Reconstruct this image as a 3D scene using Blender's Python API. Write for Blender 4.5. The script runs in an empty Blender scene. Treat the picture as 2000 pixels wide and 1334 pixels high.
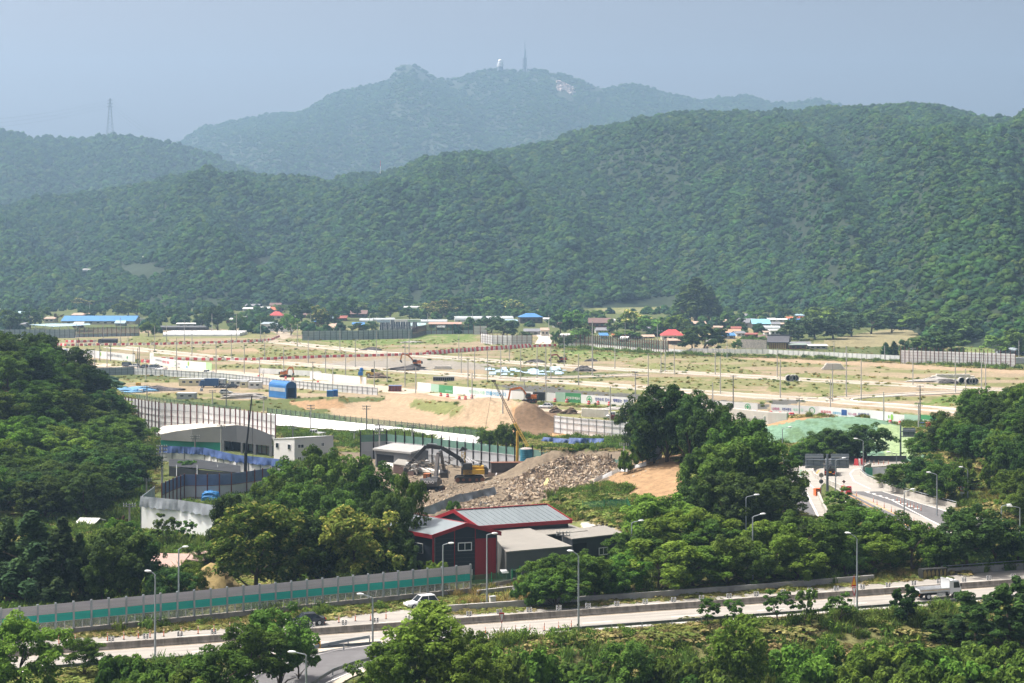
import bpy, math, random
import numpy as np
R = math.radians
random.seed(7); rng = np.random.default_rng(7)
S = bpy.context.scene
COL = S.collection
HAZE = 0.00015
# ---------------------------------------------------------------- camera, sky, sun, exposure
F, H, HY = 3800.0, 45.0, 500.0          # focal length in photo pixels, eye height, horizon row
cam = bpy.data.objects.new('camera', bpy.data.cameras.new('camera')); COL.objects.link(cam)
cam.location = (0, 0, H); cam.rotation_euler = (R(90), 0, 0)
cam.data.sensor_width = 36; cam.data.lens = 36*F/2000; cam.data.shift_y = -(667-HY)/2000
cam.data.clip_start = 1; cam.data.clip_end = 60000
S.camera = cam
SUN_EL, SUN_DIR = R(61), (-0.978, 0.21)
w = bpy.data.worlds.new('World'); S.world = w; w.use_nodes = True
nt = w.node_tree; bg = nt.nodes['Background']
sky = nt.nodes.new('ShaderNodeTexSky'); sky.sky_type = 'NISHITA'; sky.sun_disc = False
sky.sun_elevation = SUN_EL; sky.sun_rotation = math.atan2(SUN_DIR[0], SUN_DIR[1])
sky.air_density = .1; sky.dust_density = 7.0; sky.ozone_density = 0.0; sky.altitude = 50
nt.links.new(sky.outputs[0], bg.inputs[0]); bg.inputs[1].default_value = 0.15
sd = bpy.data.lights.new('sun', 'SUN'); sd.energy = 2.7; sd.angle = R(0.5); sd.color = (1, .95, .86)
so = bpy.data.objects.new('sun', sd); COL.objects.link(so)
from mathutils import Vector, Matrix
so.rotation_euler = Vector((SUN_DIR[0]*math.cos(SUN_EL), SUN_DIR[1]*math.cos(SUN_EL), math.sin(SUN_EL))).to_track_quat('Z', 'Y').to_euler()
so.location = (-100, 100, 300)
S.view_settings.view_transform = 'Standard'; S.view_settings.look = 'None'
S.view_settings.exposure = 1.03; S.view_settings.gamma = 1
S.cycles.max_bounces = 6; S.cycles.diffuse_bounces = 3; S.cycles.transparent_max_bounces = 8
S.cycles.volume_bounces = 0; S.cycles.caustics_reflective = False; S.cycles.caustics_refractive = False

# ---------------------------------------------------------------- helpers
def tag(o, label=None, cat=None, group=None, kind=None):
    if label: o['label'] = label
    if cat: o['category'] = cat
    if group: o['group'] = group
    if kind: o['kind'] = kind
    return o
def smooth(a, b, x):
    t = np.clip((np.asarray(x, float)-a)/(b-a), 0, 1); return t*t*(3-2*t)
_perm = np.random.default_rng(3).random((256, 256))
def vnoise(x, y):
    x = np.asarray(x, float); y = np.asarray(y, float)
    xi = np.floor(x).astype(int); yi = np.floor(y).astype(int)
    fx = x-xi; fy = y-yi; fx = fx*fx*(3-2*fx); fy = fy*fy*(3-2*fy)
    p = lambda a, b: _perm[a & 255, b & 255]
    return (p(xi, yi)*(1-fx)+p(xi+1, yi)*fx)*(1-fy)+(p(xi, yi+1)*(1-fx)+p(xi+1, yi+1)*fx)*fy
def fbm(x, y, o=4):
    s = 0; a = .5; n = 0
    for i in range(o):
        s = s+a*vnoise(np.asarray(x)*2**i+17.3*i, np.asarray(y)*2**i+9.1*i); n += a; a *= .5
    return s/n                                # 0..1
def inpoly(px, py, poly):
    c = np.zeros(np.shape(px), bool); n = len(poly); j = n-1
    for i in range(n):
        xi, yi = poly[i]; xj, yj = poly[j]
        if yi != yj:
            c ^= ((yi > py) != (yj > py)) & (px < (xj-xi)*(py-yi)/(yj-yi)+xi)
        j = i
    return c
def segdist(X, Y, pts):
    d = np.full(np.shape(X), 1e9)
    for (x0, y0), (x1, y1) in zip(pts[:-1], pts[1:]):
        dx, dy = x1-x0, y1-y0
        t = np.clip(((X-x0)*dx+(Y-y0)*dy)/(dx*dx+dy*dy), 0, 1)
        d = np.minimum(d, np.hypot(X-x0-t*dx, Y-y0-t*dy))
    return d
def G(px, py, z=0.0):                         # photo point on the level z
    Y = F*(H-z)/(py-HY); return Vector(((px-1000)/F*Y, Y, z))
def D(px, py, Y):                             # photo point at the distance Y
    return Vector(((px-1000)/F*Y, Y, H-(py-HY)/F*Y))
def g2(p): v = G(*p); return (v.x, v.y)
def proj(X, Y, z): return 1000+F*X/Y, HY+F*(H-z)/Y

class MB:                                     # collects shapes, builds ONE mesh object
    def __init__(s): s.v = []; s.f = []
    def add(s, vs, fs):
        n = len(s.v); s.v += [tuple(v) for v in vs]; s.f += [tuple(i+n for i in f) for f in fs]; return s
    def box(s, c, d, rz=0, rx=0, ry=0):
        M = Matrix.Translation(c) @ Matrix.Rotation(rz, 4, 'Z') @ Matrix.Rotation(ry, 4, 'Y') @ Matrix.Rotation(rx, 4, 'X')
        x, y, z = d[0]/2, d[1]/2, d[2]/2
        vs = [M @ Vector(p) for p in ((-x,-y,-z),(x,-y,-z),(x,y,-z),(-x,y,-z),(-x,-y,z),(x,-y,z),(x,y,z),(-x,y,z))]
        return s.add(vs, ((3,2,1,0),(4,5,6,7),(0,1,5,4),(1,2,6,5),(2,3,7,6),(3,0,4,7)))
    def bar(s, a, b, wd, ht=None, up=(0,0,1)):    # square bar from a to b
        a = Vector(a); b = Vector(b); ht = ht or wd; d = (b-a).normalized()
        u = d.cross(Vector(up))
        if u.length < 1e-3: u = d.cross(Vector((1,0,0)))
        u.normalize(); v = u.cross(d)
        u = u*wd/2; v = v*ht/2
        vs = [a-u-v, a+u-v, a+u+v, a-u+v, b-u-v, b+u-v, b+u+v, b-u+v]
        return s.add(vs, ((3,2,1,0),(4,5,6,7),(0,1,5,4),(1,2,6,5),(2,3,7,6),(3,0,4,7)))
    def tube(s, a, b, r0, r1=None, n=8, cap=True):
        a = Vector(a); b = Vector(b); r1 = r0 if r1 is None else r1; d = (b-a).normalized()
        u = d.cross(Vector((0,0,1)))
        if u.length < 1e-3: u = Vector((1,0,0))
        u.normalize(); v = d.cross(u)
        vs = []
        for p, r in ((a, r0), (b, r1)):
            vs += [p+(u*math.cos(2*math.pi*i/n)+v*math.sin(2*math.pi*i/n))*r for i in range(n)]
        fs = [(i, (i+1) % n, n+(i+1) % n, n+i) for i in range(n)]
        if cap: fs += [tuple(range(n-1, -1, -1)), tuple(range(n, 2*n))]
        return s.add(vs, fs)
    def path(s, pts, r, n=6):
        for a, b in zip(pts[:-1], pts[1:]): s.tube(a, b, r, r, n)
        return s
    def quad(s, *p): return s.add(p, (tuple(range(len(p))),))
    def slab(s, p, th):                           # polygon p given thickness along its normal
        p = [Vector(q) for q in p]; n = (p[1]-p[0]).cross(p[2]-p[0]).normalized()*th; k = len(p)
        vs = p+[q-n for q in p]
        return s.add(vs, [tuple(range(k)), tuple(range(2*k-1, k-1, -1))]+[(i, k+i, k+(i+1) % k, (i+1) % k) for i in range(k)])
    def prism(s, prof, axis, o=(0,0,0), rz=0):    # profile in XZ, extruded along Y from axis[0] to axis[1]
        k = len(prof); M = Matrix.Translation(o) @ Matrix.Rotation(rz, 4, 'Z')
        vs = [M @ Vector((x, axis[0], z)) for x, z in prof]+[M @ Vector((x, axis[1], z)) for x, z in prof]
        return s.add(vs, [tuple(range(k)), tuple(range(2*k-1, k-1, -1))]+[(i, k+i, k+(i+1) % k, (i+1) % k) for i in range(k)])
    def dome(s, c, r, n=12, m=6, lo=0.0, sz=1.0):
        c = Vector(c); vs = []; fs = []
        for j in range(m+1):
            t = lo+(math.pi/2-lo)*j/m
            for i in range(n):
                a = 2*math.pi*i/n; vs.append(c+Vector((r*math.cos(t)*math.cos(a), r*math.cos(t)*math.sin(a), sz*r*math.sin(t))))
        for j in range(m):
            for i in range(n): fs.append((j*n+i, j*n+(i+1) % n, (j+1)*n+(i+1) % n, (j+1)*n+i))
        return s.add(vs, fs)
    def build(s, name, m, parent=None, loc=(0,0,0), smoothf=False):
        me = bpy.data.meshes.new(name); me.from_pydata(s.v, [], s.f); me.update()
        if m: me.materials.append(m)
        if smoothf: me.polygons.foreach_set('use_smooth', [True]*len(me.polygons))
        return link(name, me, parent, loc)
def link(name, me, parent=None, loc=(0,0,0)):
    o = bpy.data.objects.new(name, me); COL.objects.link(o); o.location = loc
    if parent: o.parent = parent
    return o
def thing(name, label, cat, loc=(0,0,0), rz=0, group=None):
    o = bpy.data.objects.new(name, None); COL.objects.link(o); o.empty_display_size = .5
    o.location = loc; o.rotation_euler = (0, 0, rz); return tag(o, label, cat, group)
KIDS = {}
def kids(o): return [c for c in o.children]
def copy_tree(o, parent=None):
    c = o.copy(); COL.objects.link(c); c.parent = parent
    for ch in kids(o): copy_tree(ch, c)
    return c
ORD = ['first','second','third','fourth','fifth','sixth','seventh','eighth','ninth','tenth','eleventh','twelfth']
def nth(i):
    if i <= 12: return ORD[i-1]
    return '%d%s' % (i, 'th' if 10 <= i % 100 <= 20 else {1:'st',2:'nd',3:'rd'}.get(i % 10, 'th'))

# ---------------------------------------------------------------- materials
MATS = {}
def mat(name, c, rough=.7, var=.18, sc=.6, metal=0, bump=0, alpha=None, stretch=None, spec=.3, fine=None):
    if name in MATS: return MATS[name]
    m = bpy.data.materials.new(name); m.use_nodes = True; n = m.node_tree; b = n.nodes['Principled BSDF']
    b.inputs['Roughness'].default_value = rough; b.inputs['Metallic'].default_value = metal
    b.inputs['Specular IOR Level'].default_value = spec
    c = tuple(c)
    if var:
        g = n.nodes.new('ShaderNodeNewGeometry'); no = n.nodes.new('ShaderNodeTexNoise')
        mp = n.nodes.new('ShaderNodeMapping'); mp.inputs['Scale'].default_value = stretch or (1, 1, 1)
        n.links.new(g.outputs['Position'], mp.inputs[0]); n.links.new(mp.outputs[0], no.inputs['Vector'])
        no.inputs['Scale'].default_value = sc; no.inputs['Detail'].default_value = 6; no.inputs['Roughness'].default_value = .65
        r = n.nodes.new('ShaderNodeValToRGB')
        r.color_ramp.elements[0].position = .3; r.color_ramp.elements[1].position = .7
        r.color_ramp.elements[0].color = (*[x*(1-var) for x in c], 1); r.color_ramp.elements[1].color = (*[min(1, x*(1+var*.6)) for x in c], 1)
        n.links.new(no.outputs[0], r.inputs[0]); n.links.new(r.outputs[0], b.inputs['Base Color'])
        if bump:
            bp = n.nodes.new('ShaderNodeBump'); bp.inputs['Strength'].default_value = bump; bp.inputs['Distance'].default_value = .2
            n.links.new(no.outputs[0], bp.inputs['Height']); n.links.new(bp.outputs[0], b.inputs['Normal'])
    else: b.inputs['Base Color'].default_value = (*c, 1)
    if alpha is not None: b.inputs['Alpha'].default_value = alpha
    MATS[name] = m; return m
def leafmat(name, tint=(1,1,1), rnd=.35, trans=.28):
    m = bpy.data.materials.new(name); m.use_nodes = True; n = m.node_tree; n.nodes.remove(n.nodes['Principled BSDF'])
    out = n.nodes['Material Output']
    at = n.nodes.new('ShaderNodeAttribute'); at.attribute_name = 'col'
    oi = n.nodes.new('ShaderNodeObjectInfo')
    hs = n.nodes.new('ShaderNodeHueSaturation')
    mr = n.nodes.new('ShaderNodeMapRange'); mr.inputs[3].default_value = 1-rnd; mr.inputs[4].default_value = 1+rnd
    n.links.new(oi.outputs['Random'], mr.inputs[0]); n.links.new(mr.outputs[0], hs.inputs['Value'])
    wn = n.nodes.new('ShaderNodeTexWhiteNoise'); wn.noise_dimensions = '1D'; n.links.new(oi.outputs['Random'], wn.inputs['W'])
    mh = n.nodes.new('ShaderNodeMapRange'); mh.inputs[3].default_value = .475; mh.inputs[4].default_value = .52
    n.links.new(wn.outputs['Value'], mh.inputs[0]); n.links.new(mh.outputs[0], hs.inputs['Hue'])
    mx = n.nodes.new('ShaderNodeMix'); mx.data_type = 'RGBA'; mx.blend_type = 'MULTIPLY'; mx.inputs[0].default_value = 1
    n.links.new(at.outputs['Color'], mx.inputs[6]); mx.inputs[7].default_value = (*tint, 1)
    n.links.new(mx.outputs[2], hs.inputs['Color'])
    d = n.nodes.new('ShaderNodeBsdfDiffuse'); t = n.nodes.new('ShaderNodeBsdfTranslucent'); ms = n.nodes.new('ShaderNodeMixShader')
    ms.inputs[0].default_value = trans
    n.links.new(hs.outputs[0], d.inputs[0]); n.links.new(hs.outputs[0], t.inputs[0])
    n.links.new(d.outputs[0], ms.inputs[1]); n.links.new(t.outputs[0], ms.inputs[2]); n.links.new(ms.outputs[0], out.inputs[0])
    return m
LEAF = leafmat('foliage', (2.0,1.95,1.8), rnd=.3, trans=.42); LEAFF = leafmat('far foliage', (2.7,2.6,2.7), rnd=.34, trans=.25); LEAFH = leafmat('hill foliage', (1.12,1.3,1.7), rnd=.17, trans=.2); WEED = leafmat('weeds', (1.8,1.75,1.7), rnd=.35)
BARK = mat('bark', (.09,.07,.05), .9, .3, 3)

# ---------------------------------------------------------------- the lie of the land
UD = Vector((.9348, .3552, 0)); VD = Vector((-.3552, .9348, 0)); M0 = G(115, 1275)   # highway axis along its median
def hw(u, v, z=0.0): p = M0+UD*u+VD*v; return Vector((p.x, p.y, z))
def uv(X, Y): dx = X-M0.x; dy = Y-M0.y; return dx*UD.x+dy*UD.y, dx*VD.x+dy*VD.y
RAMP_L = [g2(p) for p in ((1590,1010),(1565,975),(1548,935),(1560,915),(1600,907),(1660,905),(1760,905))]
RAMP_R = [g2(p) for p in ((1850,1040),(1760,1000),(1680,962),(1640,940),(1640,920),(1680,910),(1760,906))]
RAMP_B = [g2(p) for p in ((440,1430),(500,1360),(575,1315),(650,1285),(715,1272),(800,1262))]
def terrain(X, Y):
    X = np.asarray(X, float); Y = np.asarray(Y, float)
    z = 18*smooth(-85, -116, X)*smooth(322, 430, Y)*smooth(560, 480, Y)                 # wooded hill on the left
    z = z+9.5*np.exp(-((X-35)/np.where(X < 35, 25, 15))**2-((Y-352)/np.where(Y < 352, 46, 28))**2)    # knoll with the big tree
    z = z+10*smooth(80, 108, X)*smooth(300, 350, Y)*smooth(450, 415, Y)                   # bank on the right
    z = z+5.6*np.exp(-(np.abs((X-79)/20))**3-((Y-476)/22)**2)                                   # netted mound
    z = z+2.6*np.exp(-(segdist(X, Y, [(-30,600),(-12,553)])/7)**4)
    z = z+5.3*np.exp(-(segdist(X, Y, [(-8,530),(6,518)])/9.5)**3)*(1+.55*(fbm(X/3.2,Y/3.2,4)-.5))*smooth(17+5*(fbm(Y/3,X/9)-.5), 3, X)
    z = z+.7*np.exp(-((X-4)/3.5)**2-((Y-516)/5)**2)+1.2*np.exp(-((X+9)/4)**2-((Y-529)/5)**2)
    z = z+2.2*np.exp(-(np.hypot((X+57)/7, (Y-592)/9))**2)+1.5*np.exp(-(np.hypot((X+52)/3.5, (Y-585)/6))**2)
    z = z+5.0*np.exp(-(segdist(X, Y, [(6,386),(17,384)])/7.5)**2)*smooth(25,17,X)*(.72+.56*fbm(X/2.6,Y/2.6,3))                  # rubble heap
    z = z+1.6*np.exp(-(np.hypot((X+8)/12, (Y-352)/14))**4)
    z = z+2.2*smooth(4,0,np.abs(Y-948-.3*np.abs(X)))*smooth(60,90,X)
    z = z+smooth(1150, 1700, Y)*1
    ns = .35*(fbm(X/9, Y/9)-.5)
    u, v = uv(X, Y)
    s = -.30*np.clip(-v-12.5, 0, 40)*smooth(-6, 6, X)
    z = z+s+ns*(1-smooth(14, 10, np.abs(v)))
    k = smooth(5, 16, np.minimum(np.minimum(segdist(X, Y, RAMP_L), segdist(X, Y, RAMP_R)), segdist(X, Y, RAMP_B)))
    k = k*smooth(9.5, 14, np.abs(v-.5))
    return z*k-.12*(1-k)
def hit(px, py):
    Y = np.concatenate([np.arange(110, 700, .5), np.arange(700, 3000, 2)]); X = (px-1000)/F*Y
    zr = H-(py-HY)/F*Y; b = np.nonzero(zr <= terrain(X, Y))[0]
    i = b[0] if len(b) else len(Y)-1
    return Vector((X[i], Y[i], float(terrain(X[i], Y[i]))))

# colours on the ground: what grows or lies where
PAL = {'soil':(.285,.23,.152),'sand':(.345,.262,.172),'dirt':(.31,.205,.115),'weed':(.095,.115,.04),'grass':(.165,.18,.065),'bright':(.125,.18,.045),
  'dry':(.25,.21,.11),'dark':(.10,.10,.09),'grey':(.27,.25,.215),'net':(.155,.265,.185),'netl':(.27,.36,.19),'rubble':(.185,.15,.108),'field':(.24,.215,.12),'concrete':(.5,.48,.43),
  'forest':(.04,.055,.022),'orange':(.36,.225,.12),'olive':(.145,.145,.06),'dug_shade':(.165,.112,.07)}  # last entry: dug earth, darkened for the shade on the mound's right end
ZONES = [   # (polygon in the photo, what covers it, how ragged)
 ([(-400,1600),(-400,585),(2400,585),(2400,1600)],'weed',0),
 ([(150,642),(700,642),(1300,660),(1500,690),(1780,706),(2400,725),(2400,880),(1830,835),(1500,830),(1200,830),(1100,850),(700,870),(150,780),(60,690)],'soil',3),
 ([(250,655),(330,655),(330,668),(250,668)],'grass',3),([(280,678),(520,678),(700,690),(600,697),(400,694),(280,690)],'grass',4),
 ([(330,686),(520,683),(520,690),(350,695)],'dry',3),([(380,684),(500,680),(500,686),(400,690)],'sand',2),
 ([(560,662),(930,648),(930,672),(820,678),(690,678)],'bright',3),([(545,660),(640,668),(940,680),(900,690),(700,680),(600,672)],'grass',3),
 ([(690,678),(930,667),(925,676),(760,692)],'soil',3),([(940,670),(1090,668),(1090,686),(1000,690)],'grass',3),
 ([(500,712),(700,718),(720,735),(510,728)],'grass',3),([(620,708),(820,700),(960,712),(960,722),(640,720)],'grey',4),
 ([(1000,688),(1090,685),(1200,700),(1100,706),(1000,700)],'grass',3),([(1090,670),(1270,682),(1310,695),(1200,702),(1090,690)],'bright',4),
 ([(1210,706),(1420,712),(1500,730),(1280,726)],'grass',4),([(1350,690),(1560,700),(1800,713),(2200,730),(2200,740),(1700,716),(1500,706)],'sand',3),
 ([(1220,742),(1420,742),(1440,754),(1300,756)],'grass',4),([(1520,728),(1640,730),(1760,738),(1640,742),(1520,738)],'grass',3),
 ([(1500,750),(1640,750),(1720,760),(1640,770),(1500,764)],'grass',4),([(1780,790),(1850,772),(2200,764),(2200,800),(1880,796)],'bright',3),
 ([(1100,725),(1220,730),(1200,738),(1110,738)],'weed',3),([(940,716),(1090,714),(1110,740),(990,738)],'weed',4),
 ([(860,742),(960,742),(980,752),(880,754)],'grass',4),([(700,742),(860,735),(860,745),(720,752)],'grass',4),
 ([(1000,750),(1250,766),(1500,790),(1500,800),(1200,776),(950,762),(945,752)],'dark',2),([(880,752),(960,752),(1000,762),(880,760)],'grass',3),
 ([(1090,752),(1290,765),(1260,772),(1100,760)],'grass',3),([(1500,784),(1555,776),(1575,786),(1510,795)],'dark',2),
 ([(1075,779),(1240,790),(1240,798),(1080,786)],'bright',1),([(1500,806),(1760,822),(1870,832),(1870,842),(1700,830),(1480,812)],'weed',3),
 ([(1640,795),(1880,815),(1880,824),(1700,806)],'grass',4),([(1500,815),(1640,812),(1560,825),(1480,834)],'orange',2),
 ([(170,735),(350,738),(350,746),(500,748),(560,745),(560,760),(480,770),(640,780),(640,800),(420,775),(200,765)],'soil',2),
 ([(170,728),(350,732),(350,742),(170,738)],'weed',2),([(260,772),(470,782),(640,775),(760,775),(720,800),(640,805),(700,830),(560,815),(530,806),(420,795),(280,778)],'weed',3),
 ([(630,790),(720,783),(830,795),(880,815),(900,838),(760,832),(660,812)],'sand',2),([(560,785),(660,780),(680,798),(600,800)],'dirt',2),
 ([(735,790),(770,762),(900,775),(1000,780),(1110,830),(1100,860),(960,850),(860,820)],'sand',1),([(800,778),(890,785),(910,800),(870,812),(800,795)],'grass',4),
 ([(1000,795),(1040,790),(1110,830),(1260,850),(1260,890),(1080,870),(1000,860)],'orange',2),
 ([(1004,800),(1022,788),(1040,783),(1075,800),(1112,832),(1095,846),(1040,850),(1005,846)],'dug_shade',2),([(1040,855),(1250,868),(1250,880),(1200,882),(1040,870)],'weed',2),([(1100,880),(1250,880),(1240,900),(1110,890)],'dirt',2),
 ([(540,838),(700,848),(720,900),(600,900)],'weed',3),([(640,850),(900,880),(1000,920),(1200,920),(1250,900),(1260,870),(1240,860),(900,850)],'weed',2),
 ([(640,880),(1260,880),(1240,925),(1130,975),(980,1010),(820,1010),(760,970),(640,940)],'rubble',3),
 ([(1050,1000),(1100,965),(1180,935),(1250,900),(1340,880),(1360,990),(1250,1010),(1130,1020)],'dirt',3),
 ([(1060,985),(1110,960),(1170,958),(1240,975),(1140,990),(1060,1005)],'bright',4),([(1160,1000),(1260,1000),(1290,1020),(1140,1040),(1080,1030)],'grass',4),
 ([(1130,1020),(1290,1020),(1260,1060),(1150,1050)],'concrete',1),
 ([(1470,836),(1560,820),(1640,812),(1730,818),(1790,845),(1850,880),(1830,900),(1600,905),(1470,860)],'net',2),
 ([(1715,830),(1760,830),(1810,870),(1800,895),(1730,895),(1700,860)],'netl',2),([(1480,870),(1560,868),(1640,850),(1640,900),(1480,905)],'weed',3),
 ([(1780,845),(1850,848),(1880,862),(1800,864)],'orange',2),
 ([(1900,915),(2000,930),(2000,980),(1890,985),(1860,940)],'dry',8),
 ([(1585,678),(1590,668),(1720,645),(1800,640),(1800,650),(1760,676),(1660,678)],'field',1),([(1840,690),(1860,668),(1920,660),(1960,690)],'bright',1),
 ([(1330,618),(1480,620),(1480,680),(1330,660)],'dry',4),
 ([(375,1160),(400,1110),(450,1100),(450,1170)],'dry',2),([(130,1175),(130,1135),(190,1130),(190,1175)],'orange',2),
 ([(900,1150),(1030,1120),(1030,1190),(880,1180)],'grey',3),
 ([(1000,1245),(1250,1220),(1600,1200),(1800,1240),(1600,1400),(1000,1400)],'olive',16),
 ([(600,1250),(720,1245),(700,1262),(610,1275)],'dry',4),([(1640,1130),(1800,1120),(1800,1135),(1640,1140)],'dry',3),
 ([(1180,590),(1330,578),(1330,600),(1240,612),(1150,612)],'grass',2),
]
def make_ground():
    py = np.concatenate([np.arange(1700, 1000, -3.), np.arange(1000, 760, -1.3), np.arange(760, 570, -.9), [565,560,550,540,530,522,516,512,509,507]])
    Ys = np.concatenate([[-600,-200,0,80], F*H/(py-HY)])
    tt = np.concatenate([np.linspace(-2.5,-.34,14), np.linspace(-.325,.325,1180), np.linspace(.34,2.5,14)])
    Yg, Tg = np.meshgrid(Ys, tt, indexing='ij'); Xg = Tg*np.maximum(Yg, 130)
    Zg = terrain(Xg, Yg); Zg[Yg < 120] = -12
    nr, nc = Yg.shape
    ppx, ppy = proj(Xg, np.maximum(Yg, 60), Zg)
    C = np.zeros((nr, nc, 3)); C[:] = PAL['weed']
    n1 = fbm(Xg/6, Yg/9, 4); n2 = fbm(Xg/1.7+50, Yg/3+50, 3); n3 = fbm(Xg/28, Yg/40, 3)
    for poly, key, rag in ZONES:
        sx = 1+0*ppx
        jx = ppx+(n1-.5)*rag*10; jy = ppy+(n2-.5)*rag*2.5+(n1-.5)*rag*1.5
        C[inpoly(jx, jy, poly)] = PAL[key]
    # grass creeping over the bare field, bare soil showing in the weeds
    a = np.array(PAL['grass']); b = np.array(PAL['soil']); 
    issoil = np.abs(C-np.array(PAL['soil'])).sum(2) < .02
    isgr = (np.abs(C-np.array(PAL['grass'])).sum(2) < .02) | (np.abs(C-np.array(PAL['bright'])).sum(2) < .02)
    m = (smooth(.45, .60, .25*n1+.75*fbm(Xg/55+7, Yg/17+3, 3))*.85)[..., None]*issoil[..., None]; C = C*(1-m)+a*m
    m = (smooth(.52, .68, n2*.6+n1*.4)*.75)[..., None]*isgr[..., None]; C = C*(1-m)+b*m
    m = (np.abs(C-np.array(PAL['net'])).sum(2) < .02)[..., None]*smooth(.52,.62,n2*.7+n1*.3)[..., None]; C = C*(1-m*.8)+np.array((.09,.15,.07))*m*.8
    C *= (.82+.36*n2)[..., None]; C *= (.9+.2*n3)[..., None]
    v = np.stack([Xg, Yg, Zg], -1).reshape(-1, 3)
    ii = np.arange(nr*nc).reshape(nr, nc)
    q = np.stack([ii[:-1,:-1], ii[:-1,1:], ii[1:,1:], ii[1:,:-1]], -1).reshape(-1, 4)
    return npmesh('ground', v, q, C.reshape(-1, 3), True)
def npmesh(name, v, q, c=None, sm=False):
    me = bpy.data.meshes.new(name); k = q.shape[1]
    me.vertices.add(len(v)); me.vertices.foreach_set('co', np.ascontiguousarray(v, np.float32).ravel())
    me.loops.add(q.size); me.loops.foreach_set('vertex_index', np.ascontiguousarray(q, np.int32).ravel())
    me.polygons.add(len(q)); me.polygons.foreach_set('loop_start', np.arange(0, q.size, k, dtype=np.int32))
    me.polygons.foreach_set('loop_total', np.full(len(q), k, np.int32))
    if sm: me.polygons.foreach_set('use_smooth', np.ones(len(q), bool))
    me.update()
    if c is not None:
        at = me.color_attributes.new('col', 'FLOAT_COLOR', 'POINT')
        at.data.foreach_set('color', np.concatenate([c, np.ones((len(c), 1))], 1).astype(np.float32).ravel())
    return me
def groundmat():
    m = bpy.data.materials.new('ground'); m.use_nodes = True; n = m.node_tree; b = n.nodes['Principled BSDF']
    b.inputs['Roughness'].default_value = .95; b.inputs['Specular IOR Level'].default_value = .1
    at = n.nodes.new('ShaderNodeAttribute'); at.attribute_name = 'col'
    g = n.nodes.new('ShaderNodeNewGeometry')
    no = n.nodes.new('ShaderNodeTexNoise'); no.inputs['Scale'].default_value = .9; no.inputs['Detail'].default_value = 8; no.inputs['Roughness'].default_value = .75
    n.links.new(g.outputs['Position'], no.inputs['Vector'])
    mr = n.nodes.new('ShaderNodeMapRange'); mr.inputs[1].default_value = .3; mr.inputs[2].default_value = .7; mr.inputs[3].default_value = .62; mr.inputs[4].default_value = 1.3
    n.links.new(no.outputs[0], mr.inputs[0])
    mx = n.nodes.new('ShaderNodeVectorMath'); mx.operation = 'SCALE'
    n.links.new(at.outputs['Color'], mx.inputs[0]); n.links.new(mr.outputs[0], mx.inputs['Scale']); n.links.new(mx.outputs[0], b.inputs['Base Color'])
    bp = n.nodes.new('ShaderNodeBump'); bp.inputs['Strength'].default_value = .7; bp.inputs['Distance'].default_value = .35
    n.links.new(no.outputs[0], bp.inputs['Height']); n.links.new(bp.outputs[0], b.inputs['Normal'])
    return m
GM = groundmat()
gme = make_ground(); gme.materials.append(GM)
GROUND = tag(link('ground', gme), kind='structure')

# ---------------------------------------------------------------- wooded hills and the mountain
RIDGE = [(-400,400),(0,397),(60,382),(90,377),(200,362),(300,350),(400,326),(470,332),(520,341),(640,346),(760,325),(850,306),(1000,286),(1080,268),(1150,246),(1250,228),(1340,216),(1420,212),(1500,211),(1600,206),(1680,200),(1760,197),(1830,204),(1880,216),(1920,230),(2000,242),(2400,300)]
PYL = [(-400,205),(-100,225),(0,250),(60,262),(120,268),(170,266),(215,262),(260,262),(300,270),(350,276),(400,292),(450,312),(520,345),(700,400),(2400,520)]
MOUNT = [(-400,330),(250,300),(350,276),(400,243),(460,232),(520,218),(590,216),(640,186),(700,165),(730,161),(764,152),(773,134),(782,121),(790,119.5),(800,121),(812,125),(828,134),(850,147),(885,152),(940,133),(975,129),(1010,134),(1050,132),(1090,138),(1130,152),(1180,169),(1200,165),(1245,161),(1280,172),(1370,195),(1400,188),(1460,183),(1510,200),(1540,198),(1600,192),(1655,206),(1800,240),(2400,300)]
FOOT = [(-400,1690),(0,1690),(600,1700),(1100,1620),(1300,1680),(1420,1560),(1540,1500),(1610,1300),(1780,1180),(1830,980),(2000,930),(2400,900)]
def interp(pts, x): a = np.array(pts, float); return np.interp(x, a[:, 0], a[:, 1])
def hillz(px, Y, ridge, Yr, foot, pw, spur, nsx, lift, off=0):
    Yf = interp(foot, px) if isinstance(foot, list) else foot
    zr = H+(HY-interp(ridge, px))/F*Yr-lift
    t = (Y-Yf)/(Yr-Yf); tc = np.clip(t, 0, 1)
    n = fbm(px/nsx+off, t*2.2+off, 4)-.5
    sp = 1-np.abs(2*fbm(px/(nsx*1.6)+t*.8+off, t*.7+off*2, 3)-1)*2
    z = zr*(.35*tc+.65*tc**pw)+(n*1.3+sp*.8)*spur*4*tc*(1-tc)
    z = np.where(t > 1, zr-(Y-Yr)*.35, z); z = np.where(t < 0, -1.5+t*8, z)
    return z
def near_hill(px, Y):
    z = hillz(px, Y, RIDGE, 2600., FOOT, 1.25, 62, 190, 8)
    return z+62*np.exp(-((px-2090)/150)**2-((Y-1750)/230)**2)+14*np.exp(-((px-400)/170)**2-((Y-1850)/200)**2)
def pyl_hill(px, Y): return hillz(px, Y, PYL, 3900., 2700., 1.2, 40, 120, 8, 5)
def mountain(px, Y): return hillz(px, Y, MOUNT, 5800., 3600., 1.35, 85, 140, 7, 11)+9*smooth(5300,5700,Y)*np.exp(-((px-790)/32)**2)*(fbm(px/4, Y/60, 3)-.45)
HM = mat('hill floor', (.02,.036,.014), .95, .4, .05)
ROCK = mat('mountain floor', (.028,.042,.02), .95, .5, .02)
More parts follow.
